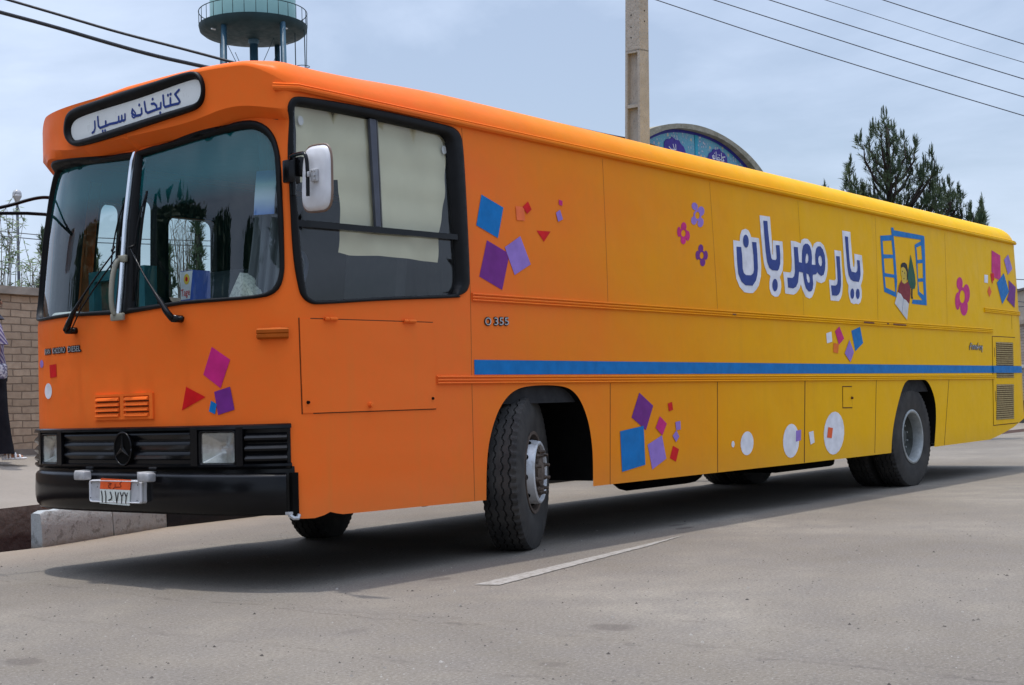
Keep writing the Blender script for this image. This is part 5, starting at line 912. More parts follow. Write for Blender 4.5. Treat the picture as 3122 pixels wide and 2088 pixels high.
# ------------------------------------------------------------------ wheels
TYRE = M_('tyre rubber', (.030, .029, .028), .8, 0, .3); TYRE.col(TYRE.ramp(TYRE.noise(7, 5), [(.3, (.020, .019, .019)), (.7, (.050, .046, .042))])); TYRE = TYRE.m
HUBM = simple('dusty grey steel', (.30, .32, .32), .5, .4, .5, .2, 14); RUST = simple('rusty steel', (.10, .075, .06), .75, .2, .3, .4, 20)
DISH = simple('dusty dark dish', (.085, .092, .085), .7, .1, .3, .4, 9)
SILW = M_('silver wheel enamel', (.50, .51, .52), .42, .3); SILW.col(SILW.ramp(SILW.noise(12, 6, .6), [(.3, (.28, .26, .24)), (.45, (.50, .51, .53)), (.8, (.60, .62, .64))])); SILW = SILW.m
def wheel(loc, yaw, outer, rim_out, label=None, tread=True):
    """wheel about local Y, outside faces -Y; returns the disc object"""
    Mx = Matrix.Translation(loc) @ Matrix.Rotation(yaw, 4, 'Z')
    if outer < 0: Mx = Mx @ Matrix.Rotation(PI, 4, 'Z')
    ro = .545; hw = .118; bm = bmesh.new(); n = 252
    prof = [(.262, -.105), (.275, -.118), (.33, -.130), (.39, -.137), (.44, -.135), (.485, -.126), (.525, -.119)]
    kinds = [0]*6+[3]
    for g_ in range(4):
        c = (-.075, -.026, .026, .075)[g_]
        for dy, dr, kd in ((-.0065, 0, 1), (-.004, -.016, 2), (.004, -.016, 2), (.0065, 0, 1)): prof.append((ro-.004*abs(c)/.075*.9+dr, c+dy)); kinds.append(1)
    prof += [(.525, .119), (.485, .126), (.44, .135), (.39, .137), (.33, .130), (.275, .118), (.262, .105)]; kinds += [3]+[0]*6
    # shoulders
    i0 = 7; prof.insert(i0, (ro-.010, -.108)); kinds.insert(i0, 4); prof.insert(len(prof)-7, (ro-.010, .108)); kinds.insert(len(kinds)-7, 4)
    def fn(a, i, j, r, y):
        k = kinds[j]
        if k == 1: y += .0065*(1 if (i//3) % 2 else -1)*(1 if i % 3 else .6)
        if k == 4 and i % 4 < 2: r -= .012; 
        if k == 3 and i % 4 < 2: r -= .004; y *= .965
        if abs(r-.44) < .001 and i % 4 < 2 and 0: r -= .0
        # flat spot on the ground
        zz = r*math.sin(a)
        if zz < -.522: r = r*(.522/(-zz))
        return r, y
    lathe(bm, prof, n, Mx, fn=fn); bmesh.ops.recalc_face_normals(bm, faces=bm.faces)
    s1 = -1
    # disc
    bmd = bmesh.new()
    if rim_out:   # front: disc bulges outwards
        pd = [(.262, -.105), (.285, -.118), (.284, -.128), (.262, -.126), (.255, -.10), (.250, -.02), (.238, -.02)]; pe = [(.240, -.03), (.232, -.045), (.214, -.165), (.204, -.172), (.190, -.170), (.182, -.150)]; pg = [(.183, -.152), (.112, -.150), (.105, -.13), (.095, -.13), (.095, -.17), (.06, -.185), (0, -.187)]
    else:         # rear: deep dish
        pd = [(.262, -.105), (.287, -.118), (.289, -.128), (.272, -.134), (.258, -.128), (.246, -.10), (.240, -.03), (.236, .02), (.225, .045), (.19, .06), (.15, .062), (.115, .05), (.105, .0), (.08, -.02), (0, -.024)]
    lathe(bmd, pd, 48, Mx); bmesh.ops.recalc_face_normals(bmd, faces=bmd.faces)
    w_ = part('wheel', bmd, [RUST if rim_out else HUBM, DISH], smooth=True, ang=35)
    if not rim_out:
        for f_ in w_.data.polygons:
            if all(math.hypot((w_.data.vertices[i].co.x-loc[0]), (w_.data.vertices[i].co.z-loc[2])) < .241 for i in f_.vertices): f_.material_index = 1
    if rim_out:
        for nm_, pf, mt in (('wheel_disc', pe, SILW), ('hub', pg, RUST)):
            b_ = bmesh.new(); lathe(b_, pf, 48, Mx); bmesh.ops.recalc_face_normals(b_, faces=b_.faces); part(nm_, b_, mt, w_, smooth=True, ang=35)
    if label: w_['label'] = label
    part('tyre', bm, TYRE, w_, smooth=True, ang=28)
    for k in range(10):
        a = 2*PI*(k+.5)/10; r = .14 if rim_out else .14; b_ = bmesh.new(); y0 = -.150 if rim_out else .04
        Mn = Mx @ Matrix.Translation((r*math.cos(a), y0, r*math.sin(a)))
        lathe(b_, [(.019, .005), (.019, -.022), (.013, -.026), (.0115, -.055), (.0, -.057)], 6, Mn); part('wheel_nut', b_, RUST if rim_out else HUBM, w_)
    nh = 10 if rim_out else 0
    for k in range(nh):
        a = 2*PI*k/nh+.1; r = .2245; Mn = Mx @ Matrix.Translation((r*math.cos(a), -.105, r*math.sin(a))) @ Matrix.Rotation(-a+PI/2, 4, 'Y') 
        Mn = Mn @ Matrix.Rotation(math.radians(-81), 4, 'X')
        b_ = bmesh.new(); lathe(b_, [(0, -.0035), (.0225, -.0035), (.024, .0)], 16, Mn); part('hand_hole', b_, DARK, w_)
    return w_
TH = math.radians(25)
wheel((2.165, .20, .525), TH, 1, True, 'driver side front wheel turned outwards')
wheel((2.27, 2.24, .525), TH, -1, True)
wheel((8.83, .175, .525), 0, 1, False); wheel((8.83, .48, .525), 0, 1, False); wheel((8.83, 2.325, .525), 0, -1, False); wheel((8.83, 2.02, .525), 0, -1, False)
# ------------------------------------------------------------------ arch liners, underbody
for Aa in (AF, AR):
    for far in (0, 1):
        bm = bmesh.new(); P = Aa
        A0 = [(p, max(z, .43)) for p, z in P]; ya, yb = (.001, .62) if not far else (2.499, 1.88)
        R = [[bm.verts.new((p, y, z)) for p, z in A0] for y in (ya, yb)]
        for i in range(len(A0)-1): bm.faces.new((R[0][i], R[0][i+1], R[1][i+1], R[1][i]))
        part('wheel_arch', bm, DARK, smooth=True)
bm = bmesh.new()
box(bm, (.1, .35, .93), (12.2, 2.15, .97)); box(bm, (.0, .62, .45), (11.2, .68, .93)); box(bm, (.0, 1.82, .45), (11.2, 1.88, .93)); box(bm, (3.0, .68, .62), (8.0, 1.82, .66))
for x in (.3, 1.3, 3.2, 5, 7, 10.2, 11.2): box(bm, (x, .1, .55), (x+.08, 2.4, .93))
for x0, x1 in ((.12, 1.55), (2.85, 8.1), (9.4, 11.3)): box(bm, (x0, .03, .60), (x1, .62, .93)); box(bm, (x0, 1.88, .60), (x1, 2.47, .93))
part('chassis', bm, DARK)
bm = bmesh.new(); tube(bm, [(2.165, .35, .50), (2.165, 2.15, .50)], .06, 10); part('axle', bm, DARK); bm = bmesh.new(); tube(bm, [(8.83, .36, .52), (8.83, 2.14, .52)], .09, 12); part('axle', bm, DARK)
bm = bmesh.new(); tube(bm, [(4.35, .75, .44), (5.35, .75, .44)], .20, 16); box(bm, (6.6, .5, .26), (7.9, 1.2, .6), bev=.05); box(bm, (1.0, .45, .36), (1.35, .75, .6), bev=.04); tube(bm, [(1.40, .4, .372), (1.45, .4, .372)], .03, 8); tube(bm, [(3, 1.2, .5), (8.6, 1.2, .5)], .05, 8); box(bm, (9.6, .5, .35), (11.2, 2.0, .6))
part('underfloor_tank', bm, DARK, smooth=True, ang=40)
bm = bmesh.new(); box(bm, (9.42, .02, .42), (9.46, .12, .60)); part('standin_white_strip', bm, simple('white strip', (.5, .5, .48), .6))  # white strip put in place of bright ground showing behind the rear wheel
# ------------------------------------------------------------------ interior
bm = bmesh.new(); box(bm, (.06, .12, 1.0), (10.5, 2.38, 1.04)); box(bm, (.12, .08, 2.76), (11, 2.42, 2.78)); box(bm, (2.6, .06, 1.0), (2.64, 1.75, 2.75)); box(bm, (5.0, 1.75, 1.0), (5.04, 2.42, 2.75)); part('cabin_shell', bm, INT)
bm = bmesh.new()
for i in range(24):
    y0 = .10+2.3*i/24; y1 = .10+2.3*(i+1)/24; x0 = nose_x((y0+y1)/2)+.06
    box(bm, (x0, y0, 1.50), (.12, y1+.001, 1.592))
part('dashboard', bm, simple('grey dashboard', (.075, .078, .085), .65)) 
bm = bmesh.new(); box(bm, (.10, .15, 1.30), (.40, 1.0, 1.62), bev=.04); part('instrument_binnacle', bm, simple('dark dash plastic', (.03, .032, .036), .55), smooth=True, ang=40)
bm = bmesh.new(); Mw = Matrix.Translation((.36, .62, 1.78)) @ Matrix.Rotation(math.radians(-62), 4, 'Y'); tube(bm, [Mw @ Vector((.25*math.cos(a*PI/20), .25*math.sin(a*PI/20), 0)) for a in range(41)], .014, 8, False)
for a in (.3, 2.5, 4.4): tube(bm, [Mw @ Vector((0, 0, -.03)), Mw @ Vector((.25*math.cos(a), .25*math.sin(a), 0))], .012, 6)
tube(bm, [Mw @ Vector((0, 0, -.03)), (.15, .62, 1.45)], .03, 8); part('steering_wheel', bm, simple('blue black wheel', (.03, .045, .08), .4), smooth=True)
SEATM = simple('grey seat cloth', (.07, .075, .085), .9)
bm = bmesh.new(); box(bm, (.75, .38, 1.40), (1.25, .90, 1.54), bev=.05); Ms = Matrix.Translation((1.22, .64, 1.5)) @ Matrix.Rotation(.12, 4, 'Y'); box(bm, (-.06, -.25, 0), (.06, .25, .62), Ms, .05); box(bm, (.8, .5, 1.04), (1.2, .8, 1.4)); part('driver_seat', bm, SEATM, smooth=True, ang=40)
bm = bmesh.new(); Ms = Matrix.Translation((.55, 1.28, 1.60)); box(bm, (-.16, -.24, -.25), (.22, .24, .30), Ms @ Matrix.Rotation(-.5, 4, 'Y'), .10); part('engine_cowl', bm, SEATM, smooth=True, ang=60)
CURT = simple('grey curtain cloth', (.15, .15, .165), .9, 0, .1, .12, 4)
bm = bmesh.new(); R = []
for i in range(60):
    t = i/59; p = -.36+.42*t; wv = .020*math.sin(t*46)+.008*math.sin(t*97)
    R.append([bm.verts.new(SO(p*(1 if z > 2.0 else 1)-(.10*max(0, (2.2-z))*(1-t)), z, -.13+wv)) for z in (1.60, 1.9, 2.2, 2.45, 2.70)])
for a, b in zip(R, R[1:]):
    for j in range(4): bm.faces.new((a[j], b[j], b[j+1], a[j+1]))
part('curtain', bm, CURT, smooth=True)
bm = bmesh.new(); R = []
for i in range(40):
    t = i/39; y = .25+.75*t; R.append([bm.verts.new((1.75+.03*math.sin(t*40), y, z)) for z in (1.04, 1.8, 2.7)])
for a, b in zip(R, R[1:]):
    for j in range(2): bm.faces.new((a[j], b[j], b[j+1], a[j+1]))
part('curtain', bm, CURT, smooth=True, label='grey curtain behind the driver seat')
# bare patches where the paint has come off the upper moulding
CH = simple('chipped bare metal', (.16, .07, .05), .8, 0, .2, .3, 30)
for a, b, z in ((7.55, 7.80, 1.706), (8.12, 8.17, 1.708), (8.28, 8.62, 1.706), (4.9, 4.96, 1.70)):
    sweep('chipped_patch', a, b, [(z-.007, .0155), (z, .0186), (z+.007, .0155)], CH, ends=False)
for z0_, z1_ in ((1.40, 1.50), (.86, .98)):
    bm = bmesh.new(); patch(bm, stroke([(11.33-.04*(z0_ < 1), z0_), (11.335-.04*(z0_ < 1), z1_)], .012), [], .0095, None, .02); part('scratch', bm, CH)
# small white suckers holding the blind
for q_ in ((.075, 2.66), (1.325, 2.65)):
    bm = bmesh.new(); patch(bm, [[(q_[0]+.022*math.cos(k*PI/8), q_[1]+.028*math.sin(k*PI/8)) for k in range(16)]], [], -.034, None, .05); part('blind_sucker', bm, DC['page'], sw)
def at(px, py, d):
    """world point seen at photo position (2344-wide) at depth d: used only to look up where far things stand"""
    return CP+CF*d+CR*((px-1172)/3140.5*d)+CU*((784-py)/3140.5*d)
# ------------------------------------------------------------------ ground materials
def road_mat():
    m = M_('dusty asphalt', (.27, .25, .23), .9, 0, .25)
    big = m.noise(.35, 5, .6, dist=.6); mid = m.noise(2.6, 6, .62); fine = m.noise(70, 4, .7); grit = m.noise(210, 3, .7)
    c = m.ramp(big, [(.28, (.126, .109, .088)), (.5, (.190, .167, .136)), (.68, (.255, .228, .188))])
    c = m.mixc(m.ramp(mid, [(.38, (0, 0, 0)), (.68, (.75, .75, .75))]), c, (.165, .148, .130))
    c = m.mixc(m.ramp(fine, [(.34, (.75,)*3), (.47, (0, 0, 0)), (.55, (0, 0, 0)), (.70, (.65,)*3)]), c, m.ramp(fine, [(.48, (.10, .088, .078)), (.52, (.38, .35, .31))]))
    c = m.mixc(m.ramp(grit, [(.34, (.65,)*3), (.45, (0, 0, 0))]), c, (.10, .088, .08)); sp2 = m.noise(34, 5, .8); c = m.mixc(m.ramp(sp2, [(.33, (.55,)*3), (.47, (0, 0, 0)), (.57, (0, 0, 0)), (.72, (.45,)*3)]), c, m.ramp(sp2, [(.45, (.10, .086, .075)), (.55, (.33, .305, .27))]))
    vo = m.n('ShaderNodeTexVoronoi', Scale=9.0, Randomness=1.0); m.l(m.co(), vo.inputs['Vector'])
    c = m.mixc(m.ramp(vo.outputs['Distance'], [(.035, (.8,)*3), (.06, (0, 0, 0))]), c, (.07, .06, .055))
    v2 = m.n('ShaderNodeTexVoronoi', Scale=.55, Randomness=1.0); nn = m.noise(5, 3); va = m.n('ShaderNodeVectorMath'); va.operation = 'ADD'; m.l(m.co(), va.inputs[0])
    sc = m.n('ShaderNodeVectorMath'); sc.operation = 'SCALE'; sc.inputs['Scale'].default_value = .35; cmb = m.n('ShaderNodeCombineXYZ'); m.l(nn, cmb.inputs[0]); m.l(m.noise(4.2, 3), cmb.inputs[1]); m.l(cmb.outputs[0], sc.inputs[0]); m.l(sc.outputs[0], va.inputs[1]); m.l(va.outputs[0], v2.inputs['Vector'])
    c = m.mixc(m.ramp(v2.outputs['Distance'], [(.05, (.55,)*3), (.09, (0, 0, 0))]), c, (.13, .11, .10))      # small oil stains
    # a long meandering crack / tar join across the foreground
    X = m.xyz(); dk = m.math('ADD', m.math('SUBTRACT', X[1], m.math('MULTIPLY', X[0], .22)), m.math('MULTIPLY', mid, .9)); c = m.mixc(m.math('MULTIPLY', m.ramp(m.math('MULTIPLY', dk, .2), [(.66, (0, 0, 0)), (.84, (.75,)*3)]), m.ramp(m.math('MULTIPLY', X[0], .1), [(.35, (1, 1, 1)), (.6, (0, 0, 0))])), c, (.26, .21, .155))
    wob = m.math('MULTIPLY', m.math('SUBTRACT', m.noise(1.3, 6, .62), .5), .55)
    for x0, wd_, st_, sc_ in ((.58, .008, .75, 1.1), (.46, .012, .35, 1.7), (1.36, .010, .45, 1.4), (-1.9, .008, .35, .8)):
        cr = m.math('ADD', m.math('ABSOLUTE', m.math('ADD', m.math('ADD', X[0], x0), m.math('MULTIPLY', wob, sc_*.8))), m.math('MULTIPLY', m.math('SUBTRACT', m.noise(16, 4), .5), .03))
        f_ = m.math('MULTIPLY', m.ramp(cr, [(wd_*.5, (st_*.8,)*3), (wd_*3.0, (0, 0, 0))]), m.ramp(m.noise(3.1+sc_, 5, .7), [(.44, (.05,)*3), (.60, (1, 1, 1))]))
        c = m.mixc(f_, c, (.095, .080, .07))
    for sx, sy, rx, ry, st_ in ((-.27, -2.22, .10, .13, .5), (.66, -.385, .10, .07, .45), (-1.09, -2.5, .05, .08, .35), (.03, -2.44, .04, .10, .25), (3.86, -.10, .13, .06, .7), (4.05, .08, .13, .05, .7), (-2.12, -.55, .09, .12, .5), (6.3, .1, .2, .06, .5), (-.9, -1.25, .12, .05, .25)):
        d = m.math('SQRT', m.math('ADD', m.math('POWER', m.math('MULTIPLY', m.math('SUBTRACT', X[0], sx), 1/rx), 2), m.math('POWER', m.math('MULTIPLY', m.math('SUBTRACT', X[1], sy), 1/ry), 2)))
        d = m.math('ADD', d, m.math('MULTIPLY', m.math('SUBTRACT', m.noise(14, 4), .5), 1.1)); c = m.mixc(m.ramp(m.math('MULTIPLY', d, .5), [(.30, (st_,)*3), (.52, (0, 0, 0))]), c, (.085, .070, .062))
    m.col(c); h = m.math('ADD', m.math('MULTIPLY', fine, .5), m.math('ADD', m.math('MULTIPLY', grit, .6), m.math('MULTIPLY', mid, .5)))
    m.bump(h, .55, .012); return m.m
ROAD = road_mat()
def pave_mat():
    m = M_('dusty pavement', (.3, .28, .25), .92, 0, .2); a = m.noise(.8, 5); f = m.noise(40, 4, .7)
    c = m.ramp(a, [(.3, (.20, .175, .148)), (.7, (.25, .222, .19))]); c = m.mixc(m.ramp(f, [(.35, (.4,)*3), (.5, (0, 0, 0))]), c, (.16, .145, .13)); m.col(c); m.bump(f, .4, .01); return m.m
PAVE = pave_mat()
KL = [(-60, 3.6), (-4, 3.70), (.78, 3.80), (1.185, 3.93), (2.334, 4.32), (3.64, 4.42), (9, 4.58), (40, 4.9), (320, 8)]
bm = bmesh.new()
def quadgrid(xs, ylo, yhi, z, ny):
    G = [[bm.verts.new((x, ylo(x)+(yhi(x)-ylo(x))*j/ny, z(x, ylo(x)+(yhi(x)-ylo(x))*j/ny))) for j in range(ny+1)] for x in xs]
    for a, b in zip(G, G[1:]):
        for j in range(ny): bm.faces.new((a[j], b[j], b[j+1], a[j+1]))
kf = lambda x: tab(KL, x)
XS = [-300, -60, -20, -8, -4, -2, 0, .4, .78, 1.185, 1.7, 2.334, 3, 3.64, 5, 7, 9, 10, 11, 12, 13, 14, 15, 16, 17, 20, 30, 40, 80, 160, 320]
quadgrid(XS, lambda x: -300, lambda x: -10, lambda x, y: 0, 3); quadgrid(XS, lambda x: -10, kf, lambda x, y: 0, 6)
bmesh.ops.remove_doubles(bm, verts=bm.verts, dist=1e-4); bmesh.ops.recalc_face_normals(bm, faces=bm.faces)
o = mobj('road', bm, ROAD); tag(o, kind='structure')
# drain channel behind the kerb
bm = bmesh.new(); kd = lambda x: kf(x)+1.0-.25*sst(-2, 3, x)
R = []
hx = lambda x: 1-sst(9, 13, x)
for x in XS: R.append([bm.verts.new(q) for q in ((x, kf(x), 0), (x, kf(x)+.01, -.32*hx(x)-.003), (x, kd(x)-.03, -.34*hx(x)-.003), (x, kd(x), .262*hx(x)))])
for a, b in zip(R, R[1:]):
    for j in range(3): bm.faces.new((a[j], b[j], b[j+1], a[j+1]))
m = M_('mud brown channel wall', (.11, .085, .07), .95, 0, .1); X = m.xyz(); c = m.ramp(m.math('ADD', X[2], m.math('MULTIPLY', m.noise(3, 4), .10)), [(.05, (.060, .035, .03)), (.10, (.12, .09, .075)), (.30, (.19, .16, .135))]); m.col(m.mixc(m.ramp(m.noise(12, 5), [(.4, (0, 0, 0)), (.7, (.5,)*3)]), c, (.09, .07, .06))); m.bump(m.noise(14, 5), .7, .03)  # ramp by height paints the wall's lit top and shaded foot
tag(mobj('drain_channel', bm, m.m), kind='structure')
def pz(x, y): 
    b = kd(x); return (.262+(.60-.262)*sst(0, 1, (y-b)/3.2)-.018*max(0, min(x-3.5, 30))*sst(4.5, 9, y))*hx(x)
bm = bmesh.new(); quadgrid(XS, kd, lambda x: 12, pz, 12); quadgrid(XS, lambda x: 12, lambda x: 320, pz, 3); bmesh.ops.remove_doubles(bm, verts=bm.verts, dist=1e-4)
bmesh.ops.recalc_face_normals(bm, faces=bm.faces); tag(mobj('pavement', bm, PAVE), kind='structure')
# painted line, worn
m = M_('worn white road paint', (.32, .31, .29), .85, 0, .2); c = m.ramp(m.noise(26, 6, .75), [(.38, (.20, .18, .155)), (.50, (.29, .275, .25)), (.64, (.34, .325, .30))]); m.col(c)
bm = bmesh.new(); import_pts = LINEPTS
random.seed(5); n = 60; R = []
for i in range(n+1):
    t = i/n; a = Vector(import_pts[0]).lerp(Vector(import_pts[1]), t); b = Vector(import_pts[2]).lerp(Vector(import_pts[3]), t); j = random.uniform(-.004, .004); k = random.uniform(-.004, .004)
    if t > .86: b = b.lerp(a, (t-.86)*5)
    R.append([bm.verts.new((a.x, a.y+j, .004)), bm.verts.new((b.x, b.y+k, .004))])
for a, b in zip(R, R[1:]): bm.faces.new((a[0], b[0], b[1], a[1]))
bmesh.ops.recalc_face_normals(bm, faces=bm.faces); tag(mobj('road_marking', bm, m.m), kind='structure')
# loose grit on the road: nobody could count it
bm = bmesh.new(); random.seed(3)
for i in range(3800):
    d = random.random()**1.6*11+.8; a = random.uniform(-.75, .75); v = (CF.xy.normalized()*d+Vector((CR.x, CR.y)).normalized()*(d*a*.62)); x, y = CP.x+v.x, CP.y+v.y
    if y > kf(x)-.02: continue
    s = random.choice((.003, .004, .004, .005, .006, .010 if random.random() < .3 else .004)); rz = random.random()*6.28; h = s*.8; q = []
    for k in range(5):
        an = rz+k*1.2566; rr = s*random.uniform(.7, 1.3); q.append(bm.verts.new((x+rr*math.cos(an), y+rr*math.sin(an), 0)))
    t = bm.verts.new((x, y, h)); f = [bm.faces.new((q[k], q[(k+1) % 5], t)) for k in range(5)]
m = M_('pebbles', (.15, .13, .12), .9); m.col(m.ramp(m.noise(3.1, 2), [(.4, (.055, .045, .04)), (.5, (.12, .105, .09)), (.62, (.30, .28, .25))])); tag(mobj('gravel', bm, m.m), 'loose grit and pebbles scattered over the dusty asphalt', 'gravel', kind='stuff')
# ------------------------------------------------------------------ kerb stones
def kerb_mat(name, base, chip, lo):
    m = M_(name, base, .85, 0, .25); n = m.noise(10, 7, .75); n2 = m.noise(31, 5, .75); X = m.xyz()
    c = m.ramp(n2, [(.35, tuple(v*.85 for v in base)), (.7, base)]); c = m.mixc(m.ramp(n, [(.52, (0, 0, 0)), (.60, (1, 1, 1))]), c, chip)
    c = m.mixc(m.ramp(m.math('ADD', X[2], m.math('MULTIPLY', n, .16)), [(.06, (1, 1, 1)), (.13, (0, 0, 0))]), c, lo); m.col(c); m.bump(m.math('ADD', n2, n), .6, .015); return m.m
KW = kerb_mat('worn white kerb paint', (.37, .40, .405), (.20, .21, .205), (.19, .17, .14)); KB = kerb_mat('black kerb paint', (.010, .011, .014), (.016, .016, .018), (.025, .022, .02))
def kerb(x0, x1, mat, label, h=.272):
    bm = bmesh.new(); n = max(2, int((x1-x0)/.06)); R = []; random.seed(int(x0*10)+40)
    for i in range(n+1):
        x = x0+(x1-x0)*i/n; y = kf(x); j = lambda s: random.uniform(-s, s); e = .012 if i in (0, n) else 0
        R.append([bm.verts.new(q) for q in ((x+j(.006), y-.012, -.05), (x+j(.004), y-.008+j(.004)+e, h*.5), (x+j(.004), y+.004+j(.004)+e, h-.02-e), (x, y+.022+j(.004)+e, h+j(.003)-e), (x, y+.13, h+j(.004)-e), (x, y+.15, h-.02), (x, y+.15, -.05))])
    for a, b in zip(R, R[1:]):
        for k in range(6): bm.faces.new((a[k], b[k], b[k+1], a[k+1]))
    bm.faces.new(R[0]); bm.faces.new(R[-1]); bmesh.ops.recalc_face_normals(bm, faces=bm.faces); bm.transform(Matrix.Translation((-x0, -kf(x0), 0)))
    o = mobj('kerb_stone', bm, mat, smooth=True, ang=40); o.location = (x0, kf(x0), 0); return tag(o, label, 'kerb', 'painted kerb stones along the drain')
kerb(.78, 1.62, KW, 'end kerb stone with chipped white paint, where the drain opens'); kerb(1.635, 2.36, KW, 'chipped white kerb stone under the bumper, beside the black one')
kerb(2.375, 3.5, KB, 'black painted kerb stone behind the bus bumper, next to the white ones'); kerb(3.515, 4.7, KB, 'black kerb stone seen between the bus wheels')
for i in range(4):
    a = 4.715+i*1.21; kerb(a, a+1.19, KW if i % 4 in (0, 1) else KB, ['white', 'white', 'black', 'black'][i % 4]+' kerb stone behind the bus, %s from the front wheel' % ['first', 'second', 'third', 'fourth', 'fifth', 'sixth', 'seventh', 'eighth', 'ninth'][i])
# ------------------------------------------------------------------ brick wall
def brick_mat(name='tan brick wall', s=1.0, cols=((.37, .285, .205), (.46, .36, .265)), mort=(.20, .155, .115)):
    m = M_(name, cols[0], .9, 0, .2); b = m.n('ShaderNodeTexBrick', Scale=1.0, Mortar__Size=.0085); b.inputs['Mortar Size'].default_value = .0075*s; b.inputs['Brick Width'].default_value = .235*s; b.inputs['Row Height'].default_value = .083*s; b.inputs['Mortar Smooth'].default_value = .35; b.offset = .5
    b.inputs['Color1'].default_value = (*cols[0], 1); b.inputs['Color2'].default_value = (*cols[1], 1); b.inputs['Mortar'].default_value = (*mort, 1); b.inputs['Bias'].default_value = 0
    X = m.xyz(); cb = m.n('ShaderNodeCombineXYZ'); m.l(m.math('ADD', m.math('ADD', X[0], X[1]), m.math('MULTIPLY', m.noise(2.3, 4), .09)), cb.inputs[0]); m.l(m.math('ADD', X[2], m.math('MULTIPLY', m.noise(2.6, 4), .045)), cb.inputs[1]); m.l(cb.outputs[0], b.inputs['Vector'])
    n = m.noise(11, 5, .65); c = m.mixc(m.ramp(n, [(.35, (.35,)*3), (.65, (0, 0, 0))]), b.outputs['Color'], (.15, .10, .07)); c = m.mixc(m.ramp(m.noise(4, 6, .7), [(.62, (0, 0, 0)), (.72, (.6,)*3)]), c, (.36, .31, .26)); m.col(c)
    m.bump(m.math('SUBTRACT', m.math('MULTIPLY', n, .4), b.outputs['Fac']), .7, .012); return m.m
BRK = brick_mat(); CONC = simple('weathered concrete', (.30, .265, .225), .85, 0, .2, .18, 8); PLIN = simple('grey plinth', (.20, .175, .155), .9, 0, .2, .2, 9)
def wall(name, x0, x1, y, zb, zt, label, cat='wall', t=.22, cap=.085, slope=-.045, mat=None):
    o = empty(name, (x0, y, 0)); tag(o, label, cat); L = x1-x0
    def sl(nm, ylo, yhi, z0, z1, mt):
        bm = bmesh.new(); n = int(L/2)+1; R = []
        for i in range(n+1):
            x = L*i/n; d = slope*x*.35; R.append([bm.verts.new((x, ylo, z0+d)), bm.verts.new((x, ylo, z1+d)), bm.verts.new((x, yhi, z1+d)), bm.verts.new((x, yhi, z0+d))])
        for a, b in zip(R, R[1:]):
            for k in range(4): bm.faces.new((a[k], b[k], b[(k+1) % 4], a[(k+1) % 4]))
        bm.faces.new(R[0]); bm.faces.new(R[-1]); bmesh.ops.recalc_face_normals(bm, faces=bm.faces); return mobj(nm, bm, mt, o)
    sl('brickwork', 0, t, zb+.20, zt-cap, mat or BRK); sl('plinth', -.03, t, zb-.6, zb+.205, PLIN); sl('coping', -.05, t+.05, zt-cap-.002, zt, CONC); return o
wall('brick_wall', -6, 13, 8.154, .60, 2.625, 'low tan brick wall with concrete coping behind the walking person', slope=-.045)
# pipe stub on the wall
a = Vector((3.02, 8.26, 2.60)); bm = bmesh.new(); R = tube(bm, [a+Vector((-.04, 0, -.1)), a+Vector((.055, -.0, .135))], .048, 14, False); tube(bm, [a+Vector((-.035, 0, -.1)), a+Vector((.052, -.0, .13))], .040, 14, True)
bm.transform(Matrix.Translation(-a)); o = mobj('pipe_stub', bm, simple('pale teal pipe', (.22, .38, .38), .5), smooth=True, ang=50); o.location = a; tag(o, 'short tilted pale teal pipe sticking out of the wall coping', 'pipe')
# ------------------------------------------------------------------ floodlight post
lp = empty('lamp_post', (9.28, 17.62, .3)); tag(lp, 'thin dark post with a glass floodlight on top, behind the brick wall', 'lamp post')
bm = bmesh.new(); tube(bm, [(0, 0, 0), (-.01, 0, 2.8), (-.04, -.02, 4.83)], [.030, .028, .026], 8); mobj('post', bm, simple('dark post paint', (.04, .045, .06), .5), lp, smooth=True)
bm = bmesh.new(); lathe(bm, [(0, -.02), (.04, 0), (.05, .04), (.085, .10), (.09, .13), (0, .13)], 16, Matrix.Translation((-.04, -.02, 4.80)) @ Matrix.Rotation(PI/2, 4, 'X')); mobj('lamp_head', bm, SILV, lp, smooth=True)
bm = bmesh.new(); lathe(bm, [(.085, .12), (.085, .17), (.065, .21), (.035, .235), (0, .24)], 16, Matrix.Translation((-.04, -.02, 4.80)) @ Matrix.Rotation(PI/2, 4, 'X')); mobj('lamp_glass', bm, simple('frosted glass', (.34, .35, .37), .2), lp, smooth=True)
# ------------------------------------------------------------------ foliage
def leafmat(name, a, b, rough=.6):
    m = M_(name, a, rough, 0, .2); m.col(m.ramp(m.noise(3.5, 3), [(.3, a), (.7, b)])); m.b.inputs['Subsurface Weight'].default_value = 0; return m.m
PINE = leafmat('pine needles', (.028, .055, .032), (.10, .135, .065)); PINE2 = leafmat('pale needles', (.05, .075, .05), (.10, .13, .085)); LEAF = leafmat('grey green leaves', (.09, .13, .06), (.17, .22, .12)); BARK = simple('bark', (.032, .026, .023), .9, 0, .1, .3, 8); BARK2 = simple('pale twigs', (.16, .14, .12), .9, 0, .1, .3, 8)
def needles(bm, p, d, L, n, w=.006, spread=.9):
    """a brush of needles round direction d at p"""
    d = d.normalized(); u = d.orthogonal().normalized(); v = d.cross(u)
    for i in range(n):
        a = random.random()*6.283; t = random.uniform(-.2, .75); s = spread*random.uniform(.5, 1.1); k = (d+(u*math.cos(a)+v*math.sin(a))*s).normalized(); l = L*random.uniform(.6, 1.15); b = p+d*(t*L*.9); q = k.cross(Vector((random.uniform(-1, 1), random.uniform(-1, 1), random.uniform(-1, 1)))).normalized()*w
        bm.faces.new((bm.verts.new(b-q), bm.verts.new(b+q), bm.verts.new(b+k*l)))
